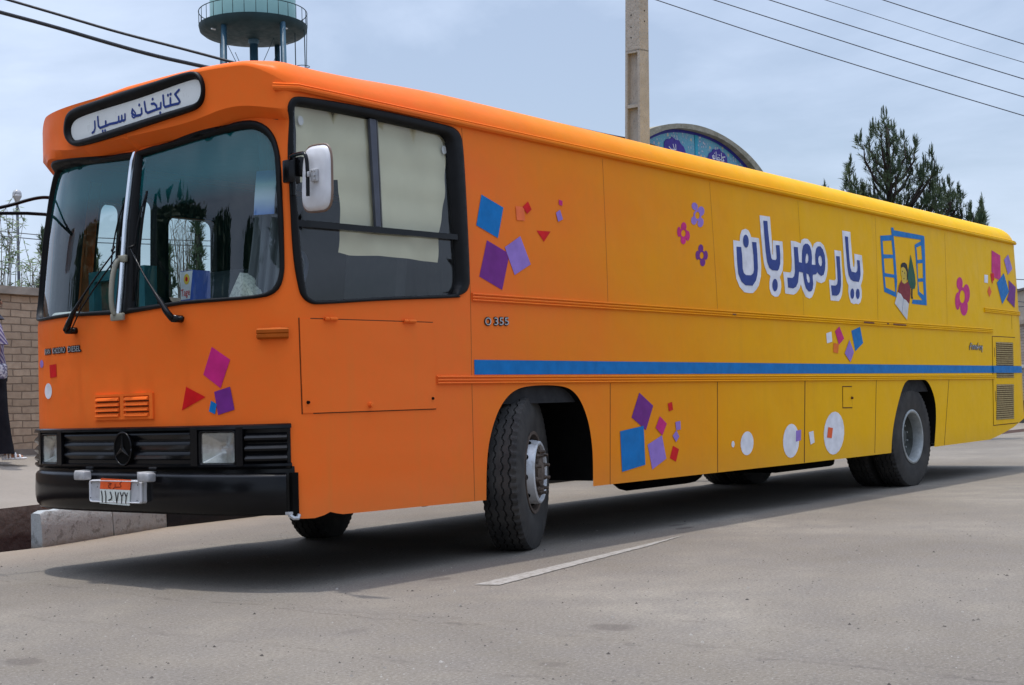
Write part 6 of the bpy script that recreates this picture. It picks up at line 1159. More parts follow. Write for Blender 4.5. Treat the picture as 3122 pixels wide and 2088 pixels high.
def pine(root, tips, trunk, label, seed=1, group=None, mat=None, dens=1., nl=.13, name='pine_tree', nw=.006):
    """conifer: trunk poly-line, upward sweeping limbs to each tip plume (pos, radius, height)"""
    random.seed(seed); root = Vector(root); o = empty(name, root); tag(o, label, 'tree', group); T = [Vector(t)-root for t in trunk]
    bt = bmesh.new(); n = len(T); tube(bt, T, [.11*(1-i/(n))+.012 for i in range(n)], 8)
    bc = bmesh.new()
    def onT(z):
        for a, b in zip(T, T[1:]):
            if z <= b.z: return a.lerp(b, max(0, (z-a.z)/(b.z-a.z+1e-9)))
        return T[-1]
    for (p, r, h) in tips:
        p = Vector(p)-root; base = onT(p.z-h*.5-(Vector((p.x, p.y, 0))-Vector((T[-1].x, T[-1].y, 0))).length*.9); q = p-Vector((0, 0, h*.4))
        mid = base.lerp(q, .55)+Vector((0, 0, -.12*(q-base).length)); tube(bt, [base, mid, q, p+Vector((0, 0, h*.25))], [.045, .03, .02, .006], 6)
        m_ = int(dens*(14+160*r*h)); tx, ty = random.uniform(-.38, .38), random.uniform(-.38, .38)
        for i in range(m_):
            t = random.random(); z = -h*.5+h*t; rr = r*(1-.75*max(0, t-.35)/.65)*math.sqrt(random.random()); a = random.random()*6.283
            c = p+Vector((rr*math.cos(a)+tx*z, rr*math.sin(a)+ty*z, z)); d = Vector((math.cos(a)*.9*rr/r+tx+random.uniform(-.4, .4), math.sin(a)*.9*rr/r+ty, 1.0)); needles(bc, c, d, nl, 9, nw)
            if i % 4 == 0: tube(bt, [p+Vector((0, 0, z-.15)), c], .006, 3, False)
        for i in range(5):
            a = random.random()*6.283; c = p+Vector((r*.35*math.cos(a)+tx*h*.5, r*.35*math.sin(a)+ty*h*.5, h*.5+random.uniform(-.1, .05))); needles(bc, c, Vector((0, 0, 1)), nl*.9, 12, nw, .35); needles(bc, c+Vector((0, 0, nl*.8)), Vector((0, 0, 1)), nl*.6, 8, nw, .25)
    mobj('trunk', bt, BARK, o, smooth=True); mobj('crown', bc, mat or PINE, o); return o
def ptip(px, py, r, h, d, jit=.5):
    q = at(px, py+20, d+random.uniform(-jit, jit)); s = d/3140.5; return (q, r*s, h*s)
random.seed(11); D_ = 28
clumps = [(2028, 275, 16, 55), (2018, 300, 20, 60), (2045, 300, 22, 60), (2035, 330, 26, 60), (1990, 305, 14, 50), (1978, 325, 16, 50), (2005, 345, 20, 55), (2072, 320, 13, 50), (2060, 350, 22, 55), (2025, 370, 34, 70), (1998, 375, 24, 60), (2050, 385, 30, 60), (2092, 330, 12, 45), (2085, 355, 16, 45), (2112, 375, 13, 48), (2105, 400, 20, 50), (2128, 410, 20, 55), (2080, 410, 30, 60), (2000, 420, 30, 70), (2030, 430, 36, 80), (2070, 445, 34, 70), (2015, 465, 34, 70), (1975, 455, 22, 55), (2050, 480, 40, 70), (2095, 480, 34, 60),
  (1944, 375, 9, 45), (1945, 395, 12, 45), (1942, 425, 11, 45), (1957, 415, 10, 35), (1975, 430, 9, 35), (1950, 455, 17, 45), (1965, 475, 18, 40), (2139, 355, 10, 46), (2135, 385, 15, 46), (2150, 410, 14, 50), (2155, 440, 18, 50), (2172, 425, 11, 48), (2165, 460, 20, 50), (2190, 440, 8, 40), (2200, 455, 10, 45), (2185, 475, 18, 45), (2143, 480, 24, 50), (2120, 450, 18, 45), (2228, 475, 9, 42), (2245, 470, 8, 45), (2220, 495, 16, 38), (2240, 500, 12, 40), (2254, 485, 7, 34), (2200, 500, 20, 40)]
fill = [(x+random.uniform(-14, 14), y+random.uniform(0, 26), random.uniform(12, 20), random.uniform(24, 36)) for x, y, r_, h_ in clumps if y > 330 and random.random() < .3]
low = [(1950+random.uniform(0, 290), 515+random.uniform(0, 260), 38, 80) for i in range(26)]
pb_ = at(2060, 930, D_); pb_.z = .2; tp = at(2030, 290, D_)
pine(pb_, [ptip(*c, D_, .45) for c in clumps+fill+low], [pb_, pb_.lerp(tp, .35)+Vector((.05, .03, 0)), pb_.lerp(tp, .7), tp], 'tall dark pine with ragged upright shoots behind the rear of the bus', 3, dens=1.0, nw=.0075)
q = at(1890, 425, 30); g0 = Vector((q.x, q.y, .2)); pine(g0, [ptip(1890, 428, 5, 30, 30, .05), ptip(1897, 445, 8, 40, 30, .05), ptip(1885, 470, 14, 50, 30, .1), ptip(1900, 500, 20, 60, 30, .1)], [g0, q-Vector((0, 0, .15))], 'small pine whose tip just peeps over the bus roof', 5)
# pines and bare trees beyond the brick wall, seen beside and through the bus
def conifer(px, top, half, d, zb=.3, seed=1, label='', mat=None, n=26):
    random.seed(seed); t = at(px, top, d); g = Vector((t.x, t.y, zb)); s = d/3140.5; H = t.z-zb; tips = []
    for i in range(n):
        f = (i+.5)/n; z = t.z-H*.9*f; r = half*s*(.12+1.0*f**.8); a = i*2.4; k = random.uniform(.45, 1)
        tips.append((Vector((t.x+r*k*math.cos(a), t.y+r*k*math.sin(a), z)), max(.06, half*s*.22), max(.25, half*s*.7)))
    tips.append((t-Vector((0, 0, .12)), .05, .3)); pine(g, tips, [g, g.lerp(t, .5), t-Vector((0, 0, .1))], label, seed, 'pines beyond the brick wall', mat, dens=.8, nl=.15, nw=.009)
conifer(101, 552, 26, 27, .3, 21, 'slim pine at the left edge of the bus, above the wall'); conifer(452, 505, 34, 30, .3, 22, 'pine with a tall leader seen through the second side pane', n=30)
conifer(385, 575, 22, 33, .3, 23, 'short pine seen low through the pane above the detergent box'); conifer(215, 590, 50, 34, .3, 24, 'broad pine seen low through the door glass', LEAF and PINE); conifer(290, 515, 20, 30, .3, 25, 'thin pine seen between the wiper and the pillar')
def baretree(px, top, half, d, zb, seed, label, leaf=0, nb=26):
    random.seed(seed); t = at(px, top, d); g = Vector((t.x, t.y, zb)); o = empty('bare_tree', g); tag(o, label, 'tree', 'thinly leaved trees beyond the brick wall'); s = d/3140.5; H = t.z-zb
    bt = bmesh.new(); bl_ = bmesh.new(); tube(bt, [(0, 0, 0), (.05, .02, H*.3), (.0, .0, H*.55)], [.09, .07, .05], 8)
    for i in range(nb):
        z0 = H*(.18+.4*random.random()); a = random.random()*6.28; R = half*s*random.uniform(.25, 1); p = [Vector((0, 0, z0)), Vector((R*.5*math.cos(a), R*.5*math.sin(a), z0+(H-z0)*.35)), Vector((R*.85*math.cos(a), R*.85*math.sin(a), z0+(H-z0)*.7)), Vector((R*math.cos(a), R*math.sin(a), z0+(H-z0)*random.uniform(.85, 1)))]
        p = [q+Vector((random.uniform(-.05, .05), random.uniform(-.05, .05), 0)) for q in p]; tube(bt, p, [.014, .009, .006, .003], 4, False)
        for k in range(5):
            f = random.random(); j = min(2, int(f*3)); b0 = p[j].lerp(p[j+1], f*3-j); e = b0+Vector((random.uniform(-.35, .35), random.uniform(-.35, .35), random.uniform(.1, .5))); tube(bt, [b0, e], [.008, .003], 3, False)
            for l_ in range(leaf):
                c = b0.lerp(e, random.random()); dv = Vector((random.uniform(-1, 1), random.uniform(-1, 1), random.uniform(-1, .3))).normalized(); w_ = dv.orthogonal().normalized()*.012; bl_.faces.new((bl_.verts.new(c-w_), bl_.verts.new(c+dv*.05-w_*1.2), bl_.verts.new(c+dv*.12), bl_.verts.new(c+dv*.05+w_*1.2)))
    mobj('trunk', bt, BARK2, o)
    if leaf: mobj('leaves', bl_, LEAF, o)
    else: bl_.free()
    return o
baretree(8, 475, 50, 24, .3, 31, 'thin twiggy tree with narrow leaves at the far left above the wall', 16, 10); baretree(415, 488, 34, 38, .3, 32, 'leafless poplar seen through the pane behind the windscreen', 0, 34); baretree(85, 600, 40, 22, .3, 33, 'low leafy sprigs just above the wall beside the bus', 12, 12)
# ------------------------------------------------------------------ water tower
tw = at(580, 65, 90); TZ = tw.z; o = empty('water_tower', (tw.x, tw.y, .0)); tag(o, 'pale teal water tank on slender blue legs with a railed round deck', 'water tower')
TEAL = simple('pale teal tank paint', (.24, .43, .42), .5, 0, .4, .08, .6); DT = simple('dark green steel', (.012, .032, .038), .6, 0, .3, .2, .8); LB_ = simple('blue leg paint', (.03, .085, .13), .5, 0, .4, .15, 1)
fh = Vector((CF.x, CF.y)).normalized(); rh = Vector((CR.x, CR.y)).normalized()
def TP(a, b, z): v = rh*a+fh*b; return Vector((v.x, v.y, z))
RZ = Matrix.Rotation(PI/2, 4, 'X')
Rd = 3.5; bm = bmesh.new(); lathe(bm, [(Rd, TZ), (Rd+.02, TZ+.09), (Rd-.03, TZ+.09), (2.7, TZ+.08)], 64, RZ, fn=None); lathe(bm, [(Rd, TZ), (Rd*.985, TZ-.24), (Rd*.92, TZ-.42), (Rd*.66, TZ-.58), (Rd*.33, TZ-.72), (0, TZ-.78)], 64, RZ)
bmesh.ops.recalc_face_normals(bm, faces=bm.faces); dk = mobj('deck', bm, DT, o, smooth=True, ang=40)
bm = bmesh.new(); lathe(bm, [(2.78, TZ+.08), (2.78, TZ+5.2), (2.6, TZ+5.6), (1.5, TZ+6.3), (0, TZ+6.6)], 64, RZ); bmesh.ops.recalc_face_normals(bm, faces=bm.faces); mobj('tank', bm, TEAL, o, smooth=True, ang=40)
bm = bmesh.new(); ng = 30
tube(bm, [(Rd*math.cos(2*PI*k/72), Rd*math.sin(2*PI*k/72), TZ+1.0) for k in range(73)], .03, 6, False)
for k in range(ng): a = 2*PI*(k+.3)/ng; tube(bm, [(Rd*math.cos(a), Rd*math.sin(a), TZ+.05), (Rd*math.cos(a), Rd*math.sin(a), TZ+1.0)], .022, 5)
mobj('railing', bm, DT, o, smooth=True)
for a, b in ((-1.40, -2.6), (2.3, -2.3), (-2.5, 2.2), (1.15, 2.3)):
    bm = bmesh.new(); tube(bm, [TP(a*1.10, b*1.10, 0), TP(a, b, TZ-.3)], [.20, .18], 12); mobj('leg', bm, LB_, o, smooth=True)
bm = bmesh.new(); tube(bm, [TP(0, 0, 0), TP(0, 0, TZ-.7)], .27, 16); lathe(bm, [(.27, TZ-1.05), (.36, TZ-.95), (.36, TZ-.75)], 16, RZ); mobj('riser_pipe', bm, LB_, o, smooth=True)
bm = bmesh.new()
for (a0, b0), (a1, b1) in (((-1.95, -1.6), (2.0, -1.6)), ((2.0, -1.6), (-1.95, -1.6)), ((-1.95, 1.7), (1.62, 1.7)), ((1.62, 1.7), (-1.95, 1.7))): tube(bm, [TP(a0*.8, b0, TZ-1.1), TP(a1*1.05, b1, TZ-9)], .02, 4)
for k in range(1, 4): z = TZ-9*k; tube(bm, [TP(-2.1, -1.7, z), TP(2.1, -1.7, z), TP(1.75, 1.8, z), TP(-2.1, 1.8, z), TP(-2.1, -1.7, z)], .05, 6)
mobj('bracing', bm, DT, o)
bm = bmesh.new(); lx_, lb_ = 2.75, -.2
for s_ in (-.0, .62): tube(bm, [TP(lx_+s_, lb_, 1), TP(lx_+s_, lb_, TZ+.2)], .035, 5)
for z in range(2, int(TZ), 2): 
    if z > TZ-8: tube(bm, [TP(lx_+.45+.45*math.cos(k*PI/8), lb_+.45*math.sin(k*PI/8), TZ-1.4-(TZ-z)*.9+.6) for k in range(17)], .025, 5, False)
tube(bm, [TP(lx_+.8, lb_-.1, TZ-.2), TP(lx_+.72, lb_, TZ-2.0), TP(lx_+.72, lb_, 1)], .025, 5); tube(bm, [TP(lx_+.60, lb_+.2, TZ-.2), TP(lx_+.62, lb_+.1, 1)], .025, 5); mobj('ladder', bm, DT, o)
bm = bmesh.new()
LWH = simple('lamp casing white', (.6, .6, .6), .4)
for a, b in ((-2.15, -2.2), (2.4, -1.9), (-2.3, 1.5), (1.8, 1.9)):
    bm = bmesh.new(); box(bm, (-.16, -.05, -.62), (.16, .05, -.55), Matrix.Translation(TP(a, b, TZ))); mobj('deck_lamp', bm, LWH, o)
# ------------------------------------------------------------------ concrete utility pole (ladder-type)
PM = M_('pole concrete', (.33, .30, .25), .88, 0, .25); c_ = PM.ramp(PM.noise(5, 6, .65), [(.3, (.30, .285, .25)), (.7, (.40, .38, .34))]); PM.col(PM.mixc(PM.ramp(PM.noise(60, 3), [(.36, (.5,)*3), (.45, (0, 0, 0))]), c_, (.16, .15, .13))); PM.bump(PM.noise(30, 4), .5, .01); PM = PM.m
pb2 = at(1459, 316, 17); pt2 = at(1457.5, 0, 17); dirp = (pt2-pb2).normalized(); p0 = pb2-dirp*((pb2.z-.3)/dirp.z)
o = empty('utility_pole', p0); tag(o, 'tall concrete utility pole with sunken panels behind the bus', 'pole'); o.rotation_mode = 'QUATERNION'
ax = (CR-dirp*CR.dot(dirp)).normalized(); fw = dirp.cross(ax); 
th = math.radians(43); fx = (ax*math.cos(th)-fw*math.sin(th)) ; fx = fx.normalized(); fy = dirp.cross(fx)
o.rotation_quaternion = Matrix((fx, fy, dirp)).transposed().to_quaternion()
bm = bmesh.new(); Hh = 9.0; zq = (pb2-p0).length
def wd(z): return (.118-.0056*(z-zq), .096-.004*(z-zq))
def fr_(z0, z1, rec):
    for a, b in ((z0, z1),):
        w0, d0 = wd(a); w1, d1 = wd(b)
        if not rec:
            v = [bm.verts.new(q) for q in ((-w0, -d0, a), (w0, -d0, a), (w0, d0, a), (-w0, d0, a), (-w1, -d1, b), (w1, -d1, b), (w1, d1, b), (-w1, d1, b))]
            for q in ((0, 1, 5, 4), (1, 2, 6, 5), (2, 3, 7, 6), (3, 0, 4, 7), (0, 3, 2, 1), (4, 5, 6, 7)): bm.faces.new([v[i] for i in q])
        else:
            f = .035
            for s in (-1, 1):
                xa0, xb0 = (-w0, -w0+f) if s < 0 else (w0-f*1.0, w0); xa1, xb1 = (-w1, -w1+f) if s < 0 else (w1-f*1.0, w1)
                v = [bm.verts.new(q) for q in ((xa0, -d0, a), (xb0, -d0, a), (xb0, d0, a), (xa0, d0, a), (xa1, -d1, b), (xb1, -d1, b), (xb1, d1, b), (xa1, d1, b))]
                for q in ((0, 1, 5, 4), (1, 2, 6, 5), (2, 3, 7, 6), (3, 0, 4, 7)): bm.faces.new([v[i] for i in q])
            e = .055
            v = [bm.verts.new(q) for q in ((-w0+f, -d0+e, a), (w0-f, -d0+e, a), (w1-f, -d1+e, b), (-w1+f, -d1+e, b), (-w0+f, d0-e, a), (w0-f, d0-e, a), (w1-f, d1-e, b), (-w1+f, d1-e, b))]
            bm.faces.new(v[:4]); bm.faces.new(v[4:])
top_solid = at(1458, 122, 17).z
zz = 0; k = 0; z_a = (at(1459, 245, 17)-p0).length; z_b = (at(1459, 120, 17)-p0).length; per = z_b-z_a
edges_ = [0]; q = z_a
while q > per: q -= per
fr_(0, q, False); 
while q < z_b-.01: fr_(q+.02, q+per-.02, True); fr_(q+per-.02, q+per+.02, False); q += per
fr_(q, Hh, False); bmesh.ops.recalc_face_normals(bm, faces=bm.faces)
mobj('shaft', bm, PM, o)
bm = bmesh.new()
for z in (.05, .18, .33, .62, .80, 1.0, 1.3): 
    z_ = z_b+z+.12; w_, d_ = wd(z_); lathe(bm, [(0, -.003), (.009, -.002), (.010, 0)], 10, Matrix.Translation((-.02, -d_, z_)))
    lathe(bm, [(0, -.003), (.009, -.002), (.010, 0)], 10, Matrix.Translation((w_, .01, z_+.2)) @ Matrix.Rotation(PI/2, 4, 'Z'))
mobj('bolt_holes', bm, DARK, o)
# ------------------------------------------------------------------ cables and wires
CAB = simple('black cable', (.012, .012, .015), .6); WIR = simple('grey wire', (.05, .055, .07), .5)
def wire(name, pts, r, label, mat, cat, group=None, over=1.2):
    P = [Vector(p) for p in pts]; a, b = P[0], P[-1]; d0 = (P[1]-P[0]); d1 = (P[-1]-P[-2])
    P = [a-d0*2.2-Vector((0, 0, -.0)), a-d0]+P+[b+d1, b+d1*2.2]; P = chaikin([tuple(p) for p in P], 2, False); m = Vector(P[0]); bm = bmesh.new(); tube(bm, [Vector(p)-m for p in P], r, 6)
    o = mobj(name, bm, mat, smooth=True); o.location = m; return tag(o, label, cat, group)
wire('cable', [at(20, 0, 22), at(150, 38, 22), at(270, 74, 22), at(400, 107, 22), at(505, 135, 22)], .022, 'upper of the two thick black cables at top left, ending behind the bus roof', CAB, 'cable', 'thick black cables')
wire('cable', [at(0, 28, 22), at(120, 60, 22), at(240, 96, 22), at(350, 127, 22), at(455, 150, 22)], .031, 'lower and thicker of the two black cables at top left, spliced near its middle', CAB, 'cable', 'thick black cables')
for i, (pts, nm_) in enumerate([([(1503, 0), (1780, 93), (2060, 180), (2344, 265)], 'lowest of the thin wires at top right'), ([(1635, 0), (1860, 72), (2100, 149), (2344, 222)], 'second lowest of the thin wires at top right'), ([(1762, 0), (1950, 60), (2150, 122), (2344, 181)], 'middle one of the five thin wires at top right'), ([(1890, 0), (2040, 48), (2190, 97), (2344, 143)], 'second highest and faintest of the thin wires at top right'), ([(2022, 0), (2130, 35), (2240, 69), (2344, 101)], 'highest of the thin wires at top right')]):
    wire('wire', [at(*p, 24) for p in pts], .0085 if i != 3 else .006, nm_, WIR, 'wire', 'thin overhead wires')
wire('cable', [at(1330, 295, 20), at(1400, 311, 20), at(1470, 322, 20), at(1525, 345, 20), at(1580, 385, 20)], .016, 'black cable sagging behind the pole and across the tiled gable', CAB, 'cable')
wire('wire', [at(-30, 527, 60), at(150, 543, 60), at(430, 550, 60), at(640, 556, 60)], .02, 'upper faint wire beyond the brick wall, seen through the bus windows', WIR, 'wire', 'distant wires')
wire('wire', [at(-30, 537, 60), at(150, 554, 60), at(430, 561, 60), at(640, 570, 60)], .02, 'lower faint wire beyond the brick wall, seen through the bus windows', WIR, 'wire', 'distant wires')
for k, (y0, y1) in enumerate([(640, 640), (662, 664), (690, 693), (703, 700)]): wire('wire', [at(2290, y0-4, 40), at(2330, y0, 40), at(2360, y1, 40)], .012, ['highest', 'second highest', 'third', 'lowest'][k]+' of the wires just right of the bus tail', WIR, 'wire', 'wires right of the bus tail')
# ------------------------------------------------------------------ library gable with tile panel
GY = 14.0; GX = 28.35; lib = empty('library_building', (GX, GY, 0)); tag(lib, 'building with an arched gable of blue floral tiles edged in stone', 'building')
outR = [(0, 8.685), (.70, 8.655), (1.54, 8.545), (2.40, 8.337), (2.98, 8.13), (3.46, 7.895), (3.9, 7.60), (4.3, 7.2), (4.6, 6.7)]; inR = [(0, 8.535), (.97, 8.497), (1.81, 8.349), (2.53, 8.104), (3.055, 7.871), (3.6, 7.5), (4.05, 7.0), (4.3, 6.7)]
def sym(P): return [(-x, z) for x, z in reversed(P[1:])]+P
OUTA = chaikin(sym(outR), 1, False); INA = chaikin(sym(inR), 1, False); fl_ = lambda p, z, o: (p, -o, z)
bm = bmesh.new(); patch(bm, [OUTA], [INA[:1]+INA[1:]], .25, None, .25, .5, fn=fl_); m = M_('rough stone edging', (.3, .27, .2), .9, 0, .2); m.col(m.ramp(m.noise(4, 6, .7), [(.3, (.18, .165, .12)), (.7, (.36, .335, .27))])); m.bump(m.noise(6, 5), .8, .05); mobj('stone_arch', bm, m.m, lib)
m = M_('floral tile', (.1, .3, .4), .3, 0, .5); vo = m.n('ShaderNodeTexVoronoi', Scale=8.5, Randomness=.9); m.l(m.co(), vo.inputs['Vector']); v3 = m.n('ShaderNodeTexVoronoi', Scale=17, Randomness=1); m.l(m.co(), v3.inputs['Vector'])
X = m.xyz(); c = m.ramp(vo.outputs['Distance'], [(.12, (.02, .08, .12)), (.20, (.66, .68, .66)), (.30, (.30, .22, .34)), (.36, (.02, .12, .27)), (.62, (.05, .27, .38))]); c2 = m.ramp(v3.outputs['Distance'], [(.10, (.015, .03, .09)), (.18, (.34, .36, .40)), (.30, (.04, .26, .36))])
c = m.mixc(m.ramp(m.noise(1.9, 3), [(.42, (0, 0, 0)), (.58, (1, 1, 1))]), c, c2); v4 = m.n('ShaderNodeTexVoronoi', Scale=3.4); m.l(m.co(), v4.inputs['Vector']); c = m.mixc(m.ramp(v4.outputs['Distance'], [(.13, (.8,)*3), (.18, (0, 0, 0))]), c, (.50, .36, .20)); m.col(c)
bm = bmesh.new(); patch(bm, [INA], [], .05, None, .25, .2, fn=fl_); tlp = mobj('tile_panel', bm, m.m, lib)
bm = bmesh.new(); pi_ = [(x*.965, 8.455+(z-8.535)*1.0 if 1 else z) for x, z in INA]; patch(bm, [INA], [pi_], .062, None, .25, .01, fn=fl_); mobj('cobalt_border', bm, decal('cobalt tile', (.035, .035, .26)), tlp)
bm = bmesh.new(); patch(bm, [[(-.08, 6.7), (.08, 6.7), (.08, 8.45), (-.08, 8.45)]], [], .064, None, .5, .01, fn=fl_); mobj('turquoise_strip', bm, decal('turquoise tile', (.03, .30, .42)), tlp)
mr = [(28.97, 7.911), (29.062, 8.036), (29.205, 8.09), (29.295, 8.18), (29.464, 8.173), (29.667, 8.235), (29.747, 8.166), (29.945, 8.133), (30.082, 8.035), (30.10, 7.75), (29.9, 7.6), (29.2, 7.6), (28.97, 7.75)]
mr = [(x-GX, z) for x, z in mr]; ml = [(-x, z) for x, z in mr]; VT = decal('violet tile', (.055, .035, .25))
for q_ in (mr, ml): bm = bmesh.new(); patch(bm, [q_], [], .066, None, .5, .01, fn=fl_); mobj('medallion', bm, VT, tlp)
st2 = [[(29.952, 8.026), (29.792, 7.999), (29.88, 7.90)], [(29.743, 8.108), (29.743, 7.90)], [(29.70, 7.92), (29.60, 7.89), (29.505, 7.89), (29.505, 7.96)], [(29.431, 8.111), (29.431, 7.90), (29.60, 7.89)], [(29.55, 7.96), (29.62, 7.95)], [(29.35, 7.99), (29.36, 7.90), (29.25, 7.89), (29.209, 7.955), (29.283, 8.0), (29.27, 7.90)], [(29.88, 7.90), (29.74, 7.88)]]
d2 = [[(29.539, 8.039)], [(29.652, 8.039)], [(29.62, 8.039)], [(29.34, 8.06)], [(29.56, 7.83)]]
st3 = [[(27.065, 8.023), (27.13, 7.89)], [(27.202, 8.035), (27.207, 7.89)], [(26.85, 7.93), (26.95, 7.87), (27.10, 7.88), (27.2, 7.89)]]
bm = bmesh.new(); patch(bm, [[(x-GX, z) for x, z in q] for s_ in st2+st3 for q in stroke(s_, .030)]+[[(x-GX, z) for x, z in q] for s_ in d2 for q in stroke(s_, .035)], [], .072, None, .1, fn=fl_); mobj('tile_inscription', bm, DC['white'], tlp)
bm = bmesh.new(); box(bm, (-5.2, .3, 0), (5.2, 9, 6.6)); box(bm, (-4.3, -.04, 0), (-2.2, .3, 6.7)); box(bm, (2.2, -.04, 0), (4.3, .3, 6.7)); box(bm, (-2.2, .1, 0), (2.2, .3, 6.75)); mobj('facade', bm, brick_mat('library brick', 1.0), lib)
# ------------------------------------------------------------------ far right: end wall, low house and dark gate
a = at(2336, 966, 40); b = at(2420, 966, 37)
o = empty('end_wall', (a.x, a.y, 0)); tag(o, 'pale brick wall end just visible past the bus tail', 'wall'); dx = (b-a); dx.z = 0; L = 14; ang = math.atan2(dx.y, dx.x); o.rotation_euler = (0, 0, ang)
bm = bmesh.new(); box(bm, (-4, 0, .66), (L, .25, 2.85)); box(bm, (-4, .02, -.1), (-.5, .25, .66)); box(bm, (2.5, .02, -.1), (L, .25, .66)); mobj('brickwork', bm, brick_mat('pale brick', 1.0, ((.34, .30, .26), (.40, .36, .32)), (.18, .16, .14)), o)
bm = bmesh.new(); box(bm, (-4, -.05, 2.852), (L, .3, 2.97)); mobj('coping', bm, CONC, o); bm = bmesh.new(); box(bm, (-4, -.03, 1.60), (L, .28, 1.68)); mobj('string_course', bm, simple('pale string course', (.5, .5, .48), .8), o)
bm = bmesh.new(); box(bm, (-.49, .05, -.02), (2.49, .2, .655)); mobj('dark_panel', bm, simple('black gate panel', (.02, .018, .02), .6), o)
a2 = at(2330, 720, 50); o = empty('flat_roofed_house', (a2.x, a2.y, 0)); tag(o, 'beige flat roofed house showing a sliver beyond the bus tail', 'house'); o.rotation_euler = (0, 0, ang)
zt_ = at(2341, 668, 50).z; bm = bmesh.new(); box(bm, (-5, 0, 0), (14, 6, zt_)); mobj('walls', bm, simple('beige render', (.33, .29, .24), .9), o); bm = bmesh.new(); box(bm, (-5.1, -.1, zt_+.002), (14.1, 6.1, zt_+.08)); mobj('roof_edge', bm, simple('dark roof edge', (.1, .09, .09), .8), o)
random.seed(9); g = at(2344, 700, 38); conif = at(2360, 690, 45); pine(Vector((conif.x, conif.y, .2)), [(Vector((conif.x+random.uniform(-1, 1), conif.y+random.uniform(-1, 1), random.uniform(1.6, 3.0))), .3, .5) for i in range(14)], [Vector((conif.x, conif.y, .2)), Vector((conif.x, conif.y, 2.9))], 'dark bush behind the pale end wall at the right edge', 9, name='bush')
# ------------------------------------------------------------------ things inside the cab
def thing_box(name, M, dims, faces_, label, cat): pass
P_ = SO(-.965, 1.60, -.14)
o = empty('detergent_box', (P_[0]+.02, .845, 1.593)); tag(o, 'blue and red detergent box standing on the dashboard behind the windscreen', 'box'); o.rotation_euler = (0, 0, math.radians(-4))
HBX = .255; bm = bmesh.new(); box(bm, (0, -.065, 0), (.12, .065, HBX)); bb = mobj('carton', bm, simple('blue carton', (.04, .10, .45), .4, 0, .5, .1, 20), o)
fb = lambda p, z, q: (-q, -p, z)      # front face, p to the right of the viewer as y decreases
bm = bmesh.new(); patch(bm, [[(-.064, .085), (.03, .085), (.062, .252), (-.064, .252)]], [], .001, None, .05, fn=fb); mobj('white_panel', bm, DC['white'], bb)
bm = bmesh.new(); patch(bm, [[(.0+.030*math.cos(k*PI/8), .205+.032*math.sin(k*PI/8)) for k in range(16)]], [], .002, None, .05, fn=fb); mobj('yellow_disc', bm, decal('yellow print', (.75, .5, .08)), bb)
bm = bmesh.new(); patch(bm, [[(.0+.012*math.cos(k*PI/8), .205+.014*math.sin(k*PI/8)) for k in range(16)]], [], .003, None, .05, fn=fb); mobj('red_dot', bm, DC['red'], bb)
T = textpolys('Tage', .060, .80); bm = bmesh.new()
for t in T: bm.faces.new([bm.verts.new(fb(x-.060, y+.105+x*.05, .003)) for x, y in t])
mobj('box_lettering', bm, DC['red'], bb)
bm = bmesh.new(); box(bm, (-.004, -.07, .01), (-.001, -.0, .06)); mobj('print_patch', bm, simple('pale blue print', (.25, .35, .6), .5), bb)
m = M_('newsprint', (.45, .46, .42), .8, 0, .2); m.col(m.mixc(m.ramp(m.noise(60, 4, .7), [(.45, (0, 0, 0)), (.6, (.6,)*3)]), (.60, .60, .54), (.22, .23, .22))); NEWS = m.m
q = SO(-.385, 1.60, -.075); bm = bmesh.new(); random.seed(2)
for k in range(6):
    d = .006*k; a_ = .02*k; pk = Vector((d, .02-.01*k, .20-.02*k)); w1, w2 = .17-.012*k, .14-.012*k
    w1 *= .9; w2 *= .85
    v = [bm.verts.new(p) for p in ((-.02+d, w1, .004+.003*k), (-.035+d, -w2, .008+.003*k), (.09+d, -w2+.02, .02), (.10+d, w1-.02, .01))]; t = bm.verts.new(pk+Vector((-.01, 0, 0))); t2 = bm.verts.new(pk+Vector((.08, 0, 0)))
    bm.faces.new((v[0], t, t2, v[3])); bm.faces.new((v[1], v[2], t2, t)); bm.faces.new((v[0], v[1], t))
o = mobj('newspaper', bm, NEWS); o.location = (q[0], q[1], 1.594); tag(o, 'folded newspapers leaning in the lower corner of the windscreen', 'newspaper')
q = SO(2*P0+.72, 1.60, -.10); bm = bmesh.new(); tube(bm, [(0, .30, .038), (.01, .12, .038), (.02, -.08, .030), (.03, -.30, .022)], [.040, .038, .024, .012], 14); o = mobj('paper_roll', bm, simple('white paper', (.6, .6, .58), .8), smooth=True); o.location = (q[0], q[1]-.05, 1.60); tag(o, 'rolled white paper lying on the dashboard at the door side', 'paper roll')
m = M_('sky picture card', (.3, .4, .6), .4); X = m.xyz(); m.col(m.ramp(m.math('ADD', X[2], m.math('MULTIPLY', m.noise(8, 3), .05)), [(.03, (.10, .19, .50)), (.12, (.45, .52, .62)), (.20, (.52, .56, .56)), (.27, (.13, .20, .50))]))
CA, CB_ = inv_card; bm = bmesh.new(); patch(bm, [[(CA[0], CA[1]), (CB_[0], CA[1]), (CB_[0], CB_[1]), (CA[0], CB_[1])]], [], -.035, None, .05, .002); z0 = min(CA[1], CB_[1]); q = SO(CA[0], z0, -.035); bm.transform(Matrix.Translation((-q[0], -q[1], -q[2]))); o = mobj('hanging_card', bm, m.m); o.location = q; tag(o, 'blue and white card stuck inside the windscreen near the corner', 'card')
bm = bmesh.new(); M = Matrix.Identity(4); box(bm, (0, 0, 0), (.04, .66, .44)); 
cab_ = empty('standin_rack', (.28, 1.80, 1.57)); tag(cab_, 'made-up turquoise framed rack behind the dashboard, for a teal frame showing in the windscreen', 'rack'); bm.free()  # made-up rack, in place of a teal frame showing in the windscreen
